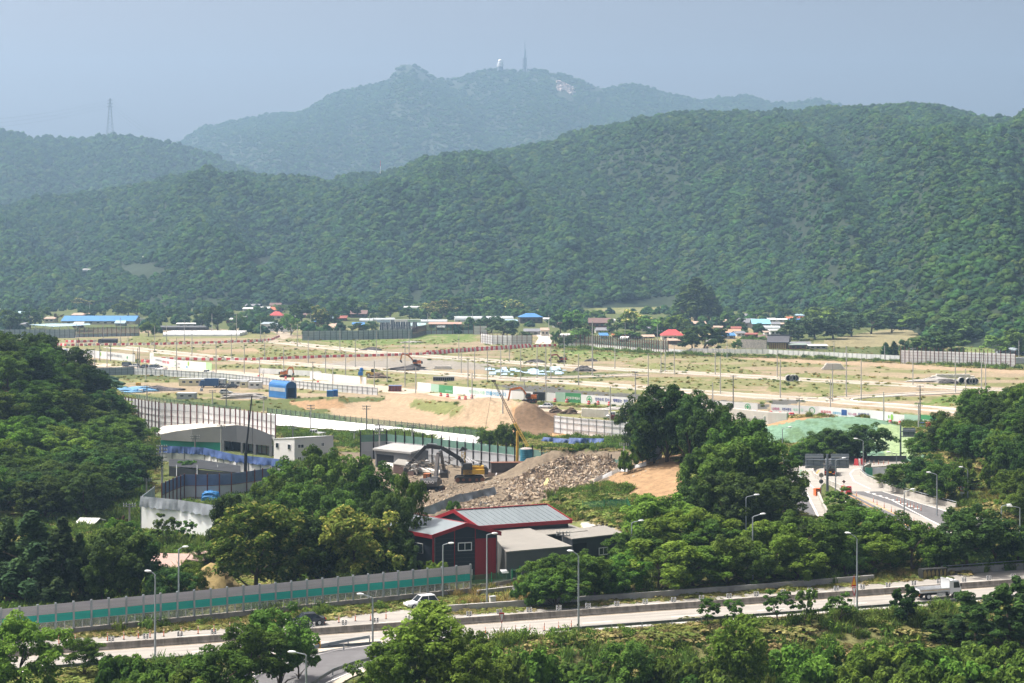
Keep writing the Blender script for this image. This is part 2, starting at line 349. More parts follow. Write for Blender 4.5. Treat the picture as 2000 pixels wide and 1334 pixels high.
def make_hill(name, fn, Y0, Y1, nr, nc, m, lo=-350, hi=2350):
    Yv = np.linspace(Y0, Y1, nr); pv = np.linspace(lo, hi, nc)
    P, Yg = np.meshgrid(pv, Yv); Z = fn(P, Yg); X = (P-1000)/F*Yg
    ii = np.arange(P.size).reshape(P.shape)
    q = np.stack([ii[:-1,:-1], ii[:-1,1:], ii[1:,1:], ii[1:,:-1]], -1).reshape(-1, 4)
    me = npmesh(name, np.stack([X, Yg, Z], -1).reshape(-1, 3), q, None, True); me.materials.append(m)
    return tag(link(name, me), kind='structure')
make_hill('near_hill', near_hill, 900, 2900, 120, 300, HM)
make_hill('left_hill', pyl_hill, 2650, 4200, 70, 160, HM, -350, 1300)
make_hill('mountain', mountain, 3550, 6300, 140, 640, ROCK)

# ---------------------------------------------------------------- leaf masses
def leaves(cent, rad, n, size, squash=.8, outer=.75, tilt=.5, up=.25, cols=((.05,.09,.022),), seed=0, flower=None, fl=0, upn=.55):
    r = np.random.default_rng(seed); cent = np.asarray(cent, float); rad = np.asarray(rad, float)
    wgt = rad**2/np.sum(rad**2); k = r.choice(len(cent), n, p=wgt)
    d = r.normal(size=(n, 3)); d[:, 2] += up; d /= np.linalg.norm(d, axis=1)[:, None]
    rr = rad[k]*(outer+(1.08-outer)*r.random(n))
    p = cent[k]+d*rr[:, None]*np.array([1, 1, squash])
    nn = d*(1-tilt)+r.normal(size=(n, 3))*tilt*.7; nn[:, 2] += upn; nn /= np.linalg.norm(nn, axis=1)[:, None]
    a = np.cross(nn, r.normal(size=(n, 3))); a /= np.linalg.norm(a, axis=1)[:, None]; b = np.cross(nn, a)
    s = size*(.6+.8*r.random(n))[:, None]
    v = np.stack([p-a*s*.5, p+b*s*.33+nn*s*.06, p+a*s*.55, p-b*s*.33+nn*s*.06], 1).reshape(-1, 3)
    cc = np.array(cols)[r.integers(0, len(cols), len(cent))][k]*(.65+.7*r.random(n))[:, None]
    if flower is not None:
        f = (d[:, 2] > .05) & (rr > rad[k]*.93) & (r.random(n) < fl); cc[f] = np.array(flower)*(.7+.5*r.random(f.sum()))[:, None]
    return v, np.arange(4*n).reshape(n, 4), np.repeat(cc, 4, 0)
def clumps(kind, seed, n, W=4.2, Hc=7.0, base=2.2):
    r = np.random.default_rng(seed); c = []; rd = []
    if kind == 'spire':
        for i in range(n):
            t = r.random()**.8; rr = (1-t)*.95+.08; a = r.random()*6.28; q = rr*math.sqrt(r.random())
            c.append((q*W*math.cos(a), q*W*math.sin(a), base+Hc*t)); rd.append((.3+.4*(1-t))*W/3.4)
        return np.array(c), np.array(rd)
    L = max(4, n//9); lob = []                    # big limbs of foliage, each carrying many small tufts
    for i in range(L):
        f = (i+.5)/L; z = (f*1.75-.8) if kind != 'layer' else (f*1.6-.65); a = i*2.4+r.normal()*.35; q = math.sqrt(max(0.05, 1-z*z*.9))*(.55+.25*r.random())
        s = (.34+.16*r.random())*(1.0 if z < .6 else .85); lob.append((q*math.cos(a), q*math.sin(a), z*.72, s))
    for i in range(n):
        x, y, z, s = lob[i % L]; d = r.normal(size=3); d[2] = d[2]*.8+.25; d /= np.linalg.norm(d); q = r.random()**.4
        zz = (z+d[2]*s*q*(.7 if kind == 'layer' else .95)); lump = .88+.24*r.random()
        c.append(((x+d[0]*s*q)*W*lump, (y+d[1]*s*q)*W*lump, base+Hc/2+zz*Hc/2)); rd.append((.42+.42*r.random())*W/4.2)
    return np.array(c), np.array(rd)
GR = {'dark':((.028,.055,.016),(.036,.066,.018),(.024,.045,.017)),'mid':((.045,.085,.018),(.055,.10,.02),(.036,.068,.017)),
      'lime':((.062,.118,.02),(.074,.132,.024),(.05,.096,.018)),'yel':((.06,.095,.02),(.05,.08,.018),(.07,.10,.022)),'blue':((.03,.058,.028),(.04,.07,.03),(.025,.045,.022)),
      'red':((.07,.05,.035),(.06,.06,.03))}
def trunk_mesh(name, seed, h, W, base, r0=.28):
    r = random.Random(seed); m = MB(); x = y = 0; z = -1.0; rad = r0; top = base+h*.55
    pts = [(0, 0, -1.2)]
    for i in range(1, 5): pts.append((r.uniform(-.25,.25)*i*.5, r.uniform(-.25,.25)*i*.5, -1.2+(top+1.2)*i/4))
    for i in range(4): m.tube(pts[i], pts[i+1], r0*(1-.2*i), r0*(1-.2*(i+1)), 7)
    for j in range(7):
        a = r.uniform(0, 6.28); b = pts[r.choice((1, 2, 3))]; L = W*r.uniform(.45,.8)
        e = (b[0]+L*math.cos(a), b[1]+L*math.sin(a), min(base+h*.85, b[2]+L*r.uniform(.5,1.0)))
        mid = ((b[0]+e[0])/2, (b[1]+e[1])/2, (b[2]+e[2])/2+.3)
        m.tube(b, mid, r0*.42, r0*.26, 5); m.tube(mid, e, r0*.26, r0*.08, 5)
    me = bpy.data.meshes.new(name); me.from_pydata(m.v, [], m.f); me.materials.append(BARK); return me
PROTO = {}
def proto(key, kind, colr, seed, n, nleaf, W=4.2, Hc=7., base=2.2, size=.42, squash=.75, r0=.28, flower=None, fl=0, outer=.7, m=None):
    c, rd = clumps(kind, seed, n, W, Hc, base)
    v, q, cc = leaves(c, rd, nleaf, size, squash, outer, .45, .3, GR[colr], seed, flower, fl)
    me = npmesh('crown', v, q, cc); me.materials.append(m or LEAF)
    PROTO[key] = dict(crown=me, trunk=trunk_mesh('trunk', seed, Hc, W, base, r0), h=float(np.percentile(v[:, 2], 99.5)), w=float(np.percentile(np.abs(v[:, :2]), 98)*2))
for i in range(3):
    proto('dark%d' % i, 'dome', 'dark', 10+i, 150, 12500, Hc=8.2, base=.9, size=.34)
    proto('mid%d' % i, 'dome', 'mid', 20+i, 140, 11500, Hc=8.2, base=.8, size=.34)
    proto('lime%d' % i, 'dome', 'lime', 30+i, 130, 11000, Hc=7.8, base=.7, size=.33, squash=.7)
    proto('locust%d' % i, 'layer', 'mid', 40+i, 120, 10500, Hc=8.4, base=1.2, size=.32, squash=.6)
for i in range(2):
    proto('chest%d' % i, 'dome', 'yel', 50+i, 150, 12500, Hc=8.2, base=.8, size=.34, flower=(.17,.175,.045), fl=.4)
    proto('spire%d' % i, 'spire', 'blue', 60+i, 90, 9000, W=3.4, Hc=8.5, base=.8, squash=1.5, size=.38)
    proto('slim%d' % i, 'dome', 'mid', 70+i, 54, 1700, W=1.5, Hc=3.0, base=.9, size=.24, r0=.1, outer=.4)
    proto('bush%d' % i, 'dome', 'mid', 80+i, 70, 4600, W=2.2, Hc=2.8, base=0.1, size=.3, r0=.1)
    proto('shrub%d' % i, 'dome', 'lime', 84+i, 70, 4600, W=2.4, Hc=2.8, base=0.1, size=.3, r0=.1)
    proto('vine%d' % i, 'dome', 'dark', 88+i, 80, 4600, W=1.9, Hc=5.2, base=-.2, size=.3, r0=.2)
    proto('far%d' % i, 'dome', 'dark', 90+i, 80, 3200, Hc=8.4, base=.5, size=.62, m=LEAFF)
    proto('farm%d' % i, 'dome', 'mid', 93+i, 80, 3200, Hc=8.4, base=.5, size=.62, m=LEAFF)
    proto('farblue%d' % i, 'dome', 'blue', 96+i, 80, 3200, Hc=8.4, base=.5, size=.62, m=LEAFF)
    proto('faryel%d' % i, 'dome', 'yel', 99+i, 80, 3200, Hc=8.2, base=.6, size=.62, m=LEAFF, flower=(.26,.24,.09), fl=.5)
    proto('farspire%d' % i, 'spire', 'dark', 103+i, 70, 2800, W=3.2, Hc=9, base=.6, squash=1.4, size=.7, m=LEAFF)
proto('purple0', 'dome', 'red', 120, 30, 3000, size=.5)

def scatter(name, pts, scl, idx, protos, label=None, cat=None, rot=None, tiltn=0):
    n = len(pts); me = bpy.data.meshes.new(name); me.vertices.add(n); me.vertices.foreach_set('co', np.ascontiguousarray(pts, np.float32).ravel())
    a = me.attributes.new('sc', 'FLOAT_VECTOR', 'POINT'); a.data.foreach_set('vector', np.ascontiguousarray(scl, np.float32).ravel())
    rv = np.zeros((n, 3), np.float32); rv[:, 2] = rng.random(n)*6.28 if rot is None else rot
    if tiltn: rv[:, 0] = rng.normal(size=n)*tiltn; rv[:, 1] = rng.normal(size=n)*tiltn
    a = me.attributes.new('ro', 'FLOAT_VECTOR', 'POINT'); a.data.foreach_set('vector', rv.ravel())
    a = me.attributes.new('ix', 'INT', 'POINT'); a.data.foreach_set('value', np.ascontiguousarray(idx, np.int32))
    o = link(name, me); ng = bpy.data.node_groups.new(name, 'GeometryNodeTree')
    ng.interface.new_socket('Geometry', in_out='INPUT', socket_type='NodeSocketGeometry'); ng.interface.new_socket('Geometry', in_out='OUTPUT', socket_type='NodeSocketGeometry')
    N = ng.nodes.new; L = ng.links.new
    gi = N('NodeGroupInput'); go = N('NodeGroupOutput'); ip = N('GeometryNodeInstanceOnPoints'); g2i = N('GeometryNodeGeometryToInstance')
    for p in protos:
        oi = N('GeometryNodeObjectInfo'); oi.inputs['Object'].default_value = p; oi.inputs['As Instance'].default_value = True
        L(oi.outputs['Geometry'], g2i.inputs[0])
    def na(nm, t):
        x = N('GeometryNodeInputNamedAttribute'); x.data_type = t; x.inputs['Name'].default_value = nm; return x.outputs['Attribute']
    L(gi.outputs[0], ip.inputs['Points']); L(g2i.outputs[0], ip.inputs['Instance']); ip.inputs['Pick Instance'].default_value = True
    L(na('ix', 'INT'), ip.inputs['Instance Index']); L(na('sc', 'FLOAT_VECTOR'), ip.inputs['Scale'])
    er = N('FunctionNodeEulerToRotation'); L(na('ro', 'FLOAT_VECTOR'), er.inputs[0]); L(er.outputs[0], ip.inputs['Rotation'])
    L(ip.outputs[0], go.inputs[0])
    md = o.modifiers.new('scatter', 'NODES'); md.node_group = ng
    return tag(o, label, cat, None, 'stuff')
def loose(name, me): return bpy.data.objects.new(name, me)
FP = []
def lumpy(seed, kind, cols, hh):            # a far crown: overlapping rough domes of foliage
    r = np.random.default_rng(seed); V = []; Q = []; C = []; n0 = 0; L = 11 if kind != 'spire' else 8
    for i in range(L):
        if kind == 'spire': f = i/(L-1); c = np.array([r.normal()*.35, r.normal()*.35, hh*(.15+.75*f)]); s = np.array([1,1,1.5])*(2.3*(1-f)+.55)
        else:
            f = i/(L-1); a = i*2.4+r.random(); q = (3.1 if f < .75 else 1.2)*math.sqrt(1-f*.75)*(.75+.4*r.random()); c = np.array([q*math.cos(a), q*math.sin(a), hh*(.25+.5*f)+r.normal()*.35]); s = np.array([1,1,.82])*(1.5+.75*r.random())
        nu, nv = 9, 6
        for j in range(nv+1):
            for k in range(nu):
                t = -1.0+2.5*j/nv; u = 6.283*(k+.5*(j%2))/nu; d = np.array([math.cos(t)*math.cos(u), math.cos(t)*math.sin(u), math.sin(t)]); V.append(c+d*s*(1+.13*r.normal()))
        for j in range(nv):
            for k in range(nu): Q.append((n0+j*nu+k, n0+j*nu+(k+1)%nu, n0+(j+1)*nu+(k+1)%nu, n0+(j+1)*nu+k))
        n0 += (nv+1)*nu; col = np.array(cols[r.integers(0,len(cols))])*(.8+.4*r.random()); C += [col*(.8+.4*r.random()) for _ in range((nv+1)*nu)]
    return np.array(V), np.array(Q), np.array(C)
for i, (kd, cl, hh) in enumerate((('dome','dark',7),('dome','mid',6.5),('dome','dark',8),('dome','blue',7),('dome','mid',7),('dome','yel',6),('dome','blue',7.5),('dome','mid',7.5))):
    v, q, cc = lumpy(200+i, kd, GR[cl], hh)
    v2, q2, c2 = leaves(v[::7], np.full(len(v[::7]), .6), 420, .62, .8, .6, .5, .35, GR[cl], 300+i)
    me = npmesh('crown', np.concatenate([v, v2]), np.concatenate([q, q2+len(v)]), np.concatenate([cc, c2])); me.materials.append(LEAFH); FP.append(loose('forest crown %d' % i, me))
def forest(name, fn, Y0, Y1, Yr, foot, sp, label, smin=.75, smax=1.3, lo=-250, hi=2250, skip=(), keep=None, zs=1.0):
    pts = []; gx = np.arange(Y0, Y1, sp)
    for Y in gx:
        xs = np.arange((lo-1000)/F*Y, (hi-1000)/F*Y, sp); pts.append(np.stack([xs, np.full(len(xs), Y)], 1))
    p = np.concatenate(pts); p = p+(rng.random(p.shape)-.5)*sp*1.1
    px = 1000+F*p[:, 0]/p[:, 1]; z = fn(px, p[:, 1]); f = interp(foot, px) if isinstance(foot, list) else foot
    ok = (p[:, 1] > f) & (p[:, 1] < Yr+45) & (z > -2)
    pp = proj(p[:, 0], p[:, 1], z)
    for poly in skip: ok &= ~inpoly(pp[0], pp[1], poly)
    if keep is not None: ok &= keep(px, p[:, 1], z)
    p = p[ok]; z = z[ok]; px = px[ok]; n = len(p)
    typ = fbm(px/60, p[:, 1]/160, 3); pick = (typ*26+rng.random(n)*3).astype(int) % 8
    s = (smin+(smax-smin)*rng.random(n)**1.5)*(.5+1.05*fbm(p[:, 0]/42, p[:, 1]/60, 3))
    sc = np.stack([s*1.12, s*1.12, s*zs*(.72+.36*rng.random(n))], 1)
    scatter(name, np.stack([p[:, 0], p[:, 1], z-1.0], 1), sc, pick, FP, label, 'forest'); return n
CLEAR = [[(1590,681),(1590,668),(1720,645),(1800,640),(1800,650),(1760,680)],[(1830,695),(1860,668),(1920,660),(1960,695)],
  [(1180,592),(1335,575),(1335,602),(1240,614),(1150,614)],[(235,520),(300,512),(330,530),(300,545),(235,540)],[(480,508),(515,500),(540,512),(515,525),(485,520)],
  [(160,520),(230,520),(230,532),(160,532)],[(960,535),(1015,538),(1010,548),(960,545)],[(800,568),(835,565),(835,590),(800,595)]]
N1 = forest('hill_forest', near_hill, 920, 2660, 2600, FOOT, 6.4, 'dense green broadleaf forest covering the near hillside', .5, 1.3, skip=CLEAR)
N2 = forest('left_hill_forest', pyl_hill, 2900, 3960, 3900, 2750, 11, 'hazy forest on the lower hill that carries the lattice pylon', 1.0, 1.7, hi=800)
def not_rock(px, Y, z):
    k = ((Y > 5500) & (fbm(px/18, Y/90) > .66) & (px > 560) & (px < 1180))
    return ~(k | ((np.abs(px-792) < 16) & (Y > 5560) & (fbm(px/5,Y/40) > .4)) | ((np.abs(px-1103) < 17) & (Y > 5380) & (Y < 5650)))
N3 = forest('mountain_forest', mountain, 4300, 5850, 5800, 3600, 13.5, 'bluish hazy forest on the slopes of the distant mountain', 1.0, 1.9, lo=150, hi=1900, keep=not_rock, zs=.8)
print('FOREST', N1, N2, N3)
# ---------------------------------------------------------------- common materials
CONC = mat('concrete road', (.325,.31,.28), .9, .16, .25, stretch=(.5,1.6,1)); CONC2 = mat('weathered concrete', (.30,.28,.25), .9, .35, .8, bump=.3)
ASPH = mat('asphalt', (.13,.13,.135), .9, .2, .5); SHOUL = mat('road shoulder', (.47,.42,.34), .95, .2, .5)
WLINE = mat('white road paint', (.72,.71,.68), .8, .15, 2); YLINE = mat('orange road paint', (.62,.33,.08), .8, .2, 2)
TRACK = mat('packed sand', (.37,.315,.24), .95, .2, .12, stretch=(.3,1,1)); KERB = mat('kerb stone', (.66,.64,.60), .9, .12, 1)
STEEL = mat('galvanised steel', (.36,.40,.43), .45, .12, 1, .5); DSTEEL = mat('dull steel rail', (.17,.19,.20), .55, .2, 1, .5)
POLE = mat('concrete pole', (.40,.40,.39), .85, .15, .8); DPOLE = mat('dark pole', (.10,.11,.12), .7, .15, 1)
LAMPG = mat('lamp glass', (.75,.77,.78), .25, 0); WHITE = mat('white paint', (.74,.75,.75), .45, .06, 1); LGREY = mat('light grey paint', (.50,.52,.53), .5, .1, 1)
RED = mat('red paint', (.48,.03,.03), .5, .12, 1); REDPL = mat('red plastic', (.58,.07,.08), .5, .15, 1); WHPL = mat('white plastic', (.68,.64,.60), .5, .15, 1)
ORANGE = mat('orange plastic', (.70,.17,.06), .5, .12, 1); BLACK = mat('black rubber', (.02,.02,.022), .8, .2, 2); GLASS = mat('dark glass', (.02,.028,.035), .08, 0, spec=.6)
YEL = mat('yellow paint', (.55,.34,.04), .5, .2, 1.2); YSIGN = mat('yellow sign face', (.75,.40,.02), .5, 0); ORA = mat('orange machine paint', (.55,.17,.03), .5, .2, 1.2)
BROWN = mat('maroon steel', (.16,.045,.04), .7, .25, 1); PANW = mat('white sheet panel', (.66,.67,.675), .6, .16, .5, stretch=(1,1,.3)); PANG = mat('grey blue sheet panel', (.35,.40,.44), .6, .2, .5)
PANL = mat('light grey panel', (.55,.57,.58), .6, .1, .5); NETG = mat('green net', (.05,.14,.10), .9, .3, 2, alpha=.62); NETD = mat('dark green net', (.03,.075,.06), .9, .3, 2, alpha=.72)
TEAL = mat('teal louvre', (.03,.47,.40), .55, .12, .5, stretch=(.3,.3,9)); LOUV = mat('grey louvre', (.56,.53,.55), .6, .14, .5, stretch=(.3,.3,9)); CLEAR_P = mat('clear panel', (.45,.47,.44), .1, .2, .4, alpha=.38)
BLUE = mat('blue sheet', (.03,.16,.42), .5, .2, .5); TARPB = mat('blue tarpaulin', (.055,.10,.25), .6, .3, .5, bump=.5); TARPL = mat('bright blue tarpaulin', (.02,.17,.42), .5, .3, .9, bump=.5); TARPG = mat('grey tarpaulin', (.25,.28,.31), .7, .3, .5, bump=.6)
PALEB = mat('pale blue sheet', (.38,.52,.66), .6, .25, .4); GREENF = mat('green fence wire', (.03,.30,.13), .6, .1, 1)
def thin(o, v): o.visible_shadow = v
# ---------------------------------------------------------------- strips laid on the ground
def gpt(px, py, lift=0.0):
    p = G(px, py); z = float(terrain(p.x, p.y))
    return Vector((p.x, p.y, max(z, -.1)+lift))
def resample(P, step):
    out = [P[0]]
    for a, b in zip(P[:-1], P[1:]):
        n = max(1, int((b-a).length/step))
        out += [a+(b-a)*(i/n) for i in range(1, n+1)]
    return out
def strip(name, pts, wd, m, z, off=0.0, step=6, dash=None, kind='structure', parent=None, mb=None):
    P = resample([Vector((p.x, p.y, 0)) for p in pts], dash or step); b = mb or MB()
    L = []
    for i, p in enumerate(P):
        d = (P[min(i+1, len(P)-1)]-P[max(i-1, 0)]).normalized(); nrm = Vector((-d.y, d.x, 0)); L.append((p+nrm*(off-wd/2), p+nrm*(off+wd/2)))
    for i in range(len(L)-1):
        if dash and i % 3: continue
        b.quad(*[Vector((q.x, q.y, z+(max(0, float(terrain(q.x, q.y))) if not parent and kind == 'structure' and z < 0 else 0))) for q in (L[i][0], L[i+1][0], L[i+1][1], L[i][1])])
    if mb: return
    return tag(b.build(name, m, parent), kind=kind)
def curb(name, pts, wd, h, m, off=0, z=0.0, step=6, kind='structure', mb=None):
    P = resample([Vector((p.x, p.y, 0)) for p in pts], step); b = mb or MB(); L = []
    for i, p in enumerate(P):
        d = (P[min(i+1, len(P)-1)]-P[max(i-1, 0)]).normalized(); nrm = Vector((-d.y, d.x, 0)); L.append((p+nrm*(off-wd/2), p+nrm*(off+wd/2)))
    n0 = len(b.v); vs = []
    for a, c in L:
        vs += [(a.x, a.y, z-.15), (a.x, a.y, z+h), (c.x, c.y, z+h), (c.x, c.y, z-.15)]
    fs = []
    for i in range(len(L)-1):
        k = 4*i
        for j in range(3): fs.append((k+j, k+4+j, k+5+j, k+1+j))
    fs += [(0, 1, 2, 3), (4*len(L)-1, 4*len(L)-2, 4*len(L)-3, 4*len(L)-4)]; b.add(vs, fs)
    if mb: return
    return tag(b.build(name, m), kind=kind)
def poly(name, pts, m, z, kind='structure'):
    return tag(MB().quad(*[Vector((G(*p).x, G(*p).y, z)) for p in pts]).build(name, m), kind=kind)
# ---------------------------------------------------------------- highway
FE = [uv(G(x, y).x, G(x, y).y) for x, y in ((-250,1275),(0,1252),(212,1236),(470,1219),(650,1204),(760,1192),(858,1181),(866,1196),(1000,1187),(1280,1168),(1500,1152),(1700,1136),(2000,1112),(2300,1090))]
us = np.unique(np.concatenate([np.arange(-60, 260, 6), [p[0] for p in FE]])); b = MB()
fv = np.interp(us, [p[0] for p in FE], [p[1] for p in FE])
for i in range(len(us)-1):
    b.quad(hw(us[i], -9.7), hw(us[i+1], -9.7), hw(us[i+1], 0), hw(us[i], 0)); b.quad(hw(us[i], 0), hw(us[i+1], 0), hw(us[i+1], fv[i+1]), hw(us[i], fv[i]))
tag(b.build('highway_road', CONC), kind='structure')
b = MB()
for u in np.arange(-58, 255, 8.0):     # sealed joints across the slabs
    b.quad(hw(u, -9.5, .002), hw(u+.12, -9.5, .002), hw(u+.12, -.5, .002), hw(u, -.5, .002)); b.quad(hw(u+3, .5, .002), hw(u+3.12, .5, .002), hw(u+3.12, 6.8, .002), hw(u+3, 6.8, .002))
tag(b.build('road_joints', mat('joint sealant', (.30,.28,.25), .9, .2, 2)), kind='structure')
AX = [hw(-58, 0), hw(255, 0)]
b = MB()
for off in (-1.0, -8.6, 1.0): strip('', AX, .16, None, .004, off, mb=b)
for off in (-4.7, 4.4): strip('', AX, .14, None, .004, off, dash=4.0, mb=b)
tag(b.build('lane_marking', WLINE), kind='structure')
strip('road_gutter', AX, .5, mat('gutter stain', (.27,.22,.16), .95, .5, .4), .006, -.75); strip('road_gutter', AX, .35, mat('gutter stain', ()), .006, -9.45)
b = MB()
for off in (-2.1,-3.7,-5.9,-7.6,1.9,3.5,5.4,6.6): strip('', AX, .75, None, .0025, off, mb=b, step=20)
tag(b.build('tyre_wear', mat('tyre darkened concrete', (.29,.275,.25), .85, .22, .35, stretch=(.25,1.2,1))), kind='structure')
r = random.Random(2); b = MB()
for i in range(16):
    u, v = r.uniform(-30,150), r.choice((-3,-6.5,2.6,5.6)); l, w_ = r.uniform(2,7), r.uniform(.8,2.4); b.quad(hw(u,v-w_/2,.0015), hw(u+l,v-w_/2,.0015), hw(u+l,v+w_/2,.0015), hw(u,v+w_/2,.0015))
tag(b.build('road_patch', mat('patched concrete', (.22,.21,.20), .9, .25, .8)), kind='structure')
poly('slip_road', [(600,1209),(760,1191.5),(860,1180.5),(955,1169),(1050,1158),(1050,1163),(960,1176),(868,1191),(864,1195)], CONC, .008)
# median wall with its paired reflector plates
t = thing('median_barrier', 'long stained concrete barrier wall dividing the two highway carriageways', 'barrier', hw(0, 0))
b = MB(); prof = [(-.34,-.1),(-.34,.12),(-.2,.3),(-.14,.78),(.14,.78),(.2,.3),(.34,.12),(.34,-.1)]
ang = math.atan2(UD.y, UD.x)
MW = mat('stained barrier concrete', (.25,.23,.20), .95, .5, 1.2, stretch=(1,1,.15), bump=.2)
for k in range(-10, 42): b.prism(prof, (-k*6-5.96, -k*6), (0, 0, 0), ang-math.pi/2+math.pi)
o = b.build('wall', MW, t)
# prism extrudes along local y; the wall is laid along the axis by the rotation above
BW = mat('black reflector paint', (.02,.02,.02), .6, 0)
def refl():
    t = thing('median_reflector', 'pair of black and white striped plates standing on the median wall', 'reflector', group='reflector plates along the median wall')
    MB().tube((0,0,.7),(0,0,1.2),.035).build('post', STEEL, t)
    for s in (-.2, .2):
        m = MB().box((s, 0, 1.2), (.26, .05, .6))
        for z in (1.0, 1.2, 1.4): x = s+(.03 if s < 0 else -.03); m.quad((x-.07,-.027,z-.06),(x+.07,-.027,z-.06),(x+.07,-.027,z+.06),(x-.07,-.027,z+.06))
        p = m.build('plate', WHITE, t); p.data.materials.append(BW)
        for f in p.data.polygons[6:]: f.material_index = 1
    return t
r0 = refl(); ks = np.arange(-2, 135, 3.95)
for i, u in enumerate(ks):
    o = r0 if i == 0 else copy_tree(r0); o.location = hw(u, 0); o.rotation_euler = (0, 0, ang-.25)
    o['label'] = 'striped black and white plate pair on the median wall, %s pair from the left' % nth(i+1)
# concrete parapets and steel rails
def parapet(label, pts, h=.78, wd=.42, m=None, name='concrete_parapet', rail=None, cat='barrier'):
    t = thing(name, label, cat, pts[0]); L = [p-pts[0] for p in pts]
    b = MB(); curb('', L, wd, h, None, step=4, kind=None, mb=b); b.build('wall', m or CONC2, t)
    if rail:
        b = MB(); P = resample(L, 3)
        for p in P: b.tube(p+Vector((0,0,h-.05)), p+Vector((0,0,h+rail)), .05, n=5)
        b.path([p+Vector((0,0,h+rail)) for p in P], .07); b.build('handrail', STEEL, t)
    return t
def PXL(*pts): return [Vector((G(x, y).x, G(x, y).y, 0)) for x, y in pts]
parapet('weathered grey concrete parapet on the far side of the highway before the red trimmed building', PXL((866,1195),(1000,1186),(1280,1167),(1500,1151),(1706,1134)), .8, .45, mat('parapet concrete', (.36,.35,.33), .9, .3, .7, bump=.2))
parapet('concrete parapet on the far side of the highway above the white truck', PXL((1838,1122),(2000,1110),(2250,1091)), .8, .45, mat('parapet concrete', ()), rail=.35)
parapet('short pale concrete parapet beside the slip road near the noise barrier end', PXL((932,1166),(1000,1158),(1040,1153)), .9, .4, mat('parapet concrete', ()))
def rail(label, pts, h=.75, step=4.0, m=None, side=1):
    t = thing('guard_rail', label, 'guard rail', pts[0]); L = resample([p-pts[0] for p in pts], step)
    b = MB()
    for a, c in zip(L[:-1], L[1:]):
        for z, q in ((h-.09, .05), (h-.20, -.02), (h-.31, .05)): b.bar(a+Vector((0,0,z)), c+Vector((0,0,z)), .05+.03*(q > 0), .12)
    b.build('beam', m or DSTEEL, t)
    me = MB().box((0, 0, .25), (.14, .14, .9)).build('post', STEEL, t, L[0]).data
    for p in L[1:]: link('post', me, t, p)
    return t
rail('dark steel guard rail along the near edge of the highway at the left', [hw(u, -10.0) for u in (-40, 0, 35)])
rail('dark steel guard rail along the near highway edge in front of the white truck', [hw(u, -10.0) for u in (56, 100, 150, 220)])
# teal and grey noise barrier
def noise():
    A, B = G(-260, 1281), G(919, 1160); A.z = B.z = 0; d = (B-A); L = d.length; d.normalize(); n = 36
    t = thing('noise_barrier', 'long noise barrier of grey louvres over teal louvres and clear panels beside the highway', 'noise barrier', A, math.atan2(d.y, d.x))
    st = L/n
    MB().box((L/2, 0, .35), (L, .5, .9)).build('base_wall', CONC2, t)
    me = None
    pn = {}
    for i in range(n+1):
        x = i*st
        if me is None: me = MB().box((0, 0, 2.3), (.22, .26, 3.4)).build('post', STEEL, t).data
        else: link('post', me, t, (x, 0, 0))
        if i == n: break
        for nm, z0, z1, m, dy in (('grey_panel', 2.72, 3.86, LOUV, .12), ('teal_panel', 1.78, 2.70, TEAL, .12), ('clear_panel', .82, 1.76, CLEAR_P, .03)):
            if nm not in pn:
                b = MB()
                if 'clear' in nm: b.box((st/2, 0, (z0+z1)/2), (st-.24, dy, z1-z0))
                else:
                    k = 7
                    for j in range(k):
                        h = (z1-z0)/k; b.box((st/2, 0, z0+h*(j+.5)), (st-.24, dy, h*.93), rx=R(-12))
                pn[nm] = b.build(nm, m, t).data
            else: link(nm, pn[nm], t, (x, 0, 0))
        if i == 0: fr = MB().box((st/2, -.03, 1.29), (.09, .1, .92)).box((st/2, -.03, 1.76), (st-.24, .1, .06)).build('frame', LGREY, t).data
        else: link('frame', fr, t, (x, 0, 0))
noise()
# ---------------------------------------------------------------- lower ramp, right hand ramps
RB = PXL((430,1425),(470,1372),(540,1325),(615,1295),(690,1277),(790,1262))
strip('ramp_road', RB, 10.5, ASPH, .014, -1.6); strip('ramp_verge', RB, 1.8, SHOUL, .016, 4.6); b = MB(); strip('', RB, .18, None, .02, 2.9, mb=b, step=2); strip('', RB, .18, None, .02, -5.9, mb=b, step=2); tag(b.build('edge_line', WLINE), kind='structure')
rail('steel guard rail curving along the far side of the lower ramp', PXL((445,1362),(472,1339),(500,1319),(550,1294),(615,1277),(680,1264),(722,1257)), 1.0, 3, STEEL)
rail('steel guard rail along the near side of the lower ramp', PXL((600,1352),(620,1338),(650,1319),(692,1304),(740,1292),(830,1270),(950,1249)), .75, 3)
strip('ramp_verge', PXL((605,1352),(655,1322),(700,1304),(760,1291)), 1.0, SHOUL, .018, -1.2, step=2)
poly('ramp_deck', [(1535,905),(1572,901),(1660,899.5),(1770,901),(1770,908),(1700,912),(1684,920),(1682,930),(1692,938),(1740,958),(1868,994),(1990,1032),(1990,1052),(1880,1046),(1822,1041),(1750,1017),(1700,998),(1645,962),(1610,942),(1600,955),(1612,1008),(1630,1060),(1560,1060),(1560,1000),(1545,950),(1538,925)], CONC, .012)
poly('ramp_asphalt', [(1660,960),(1725,960),(1790,980),(1850,1000),(1960,1035),(1900,1046),(1838,1024),(1740,985)], ASPH, .016)
poly('ramp_asphalt', [(1643,962),(1656,962),(1712,990),(1770,1014),(1822,1038),(1790,1042),(1700,1000)], ASPH, .016)
poly('ramp_asphalt', [(1556,958),(1568,957),(1592,1002),(1606,1040),(1558,1040),(1550,985)], ASPH, .016)
b = MB()
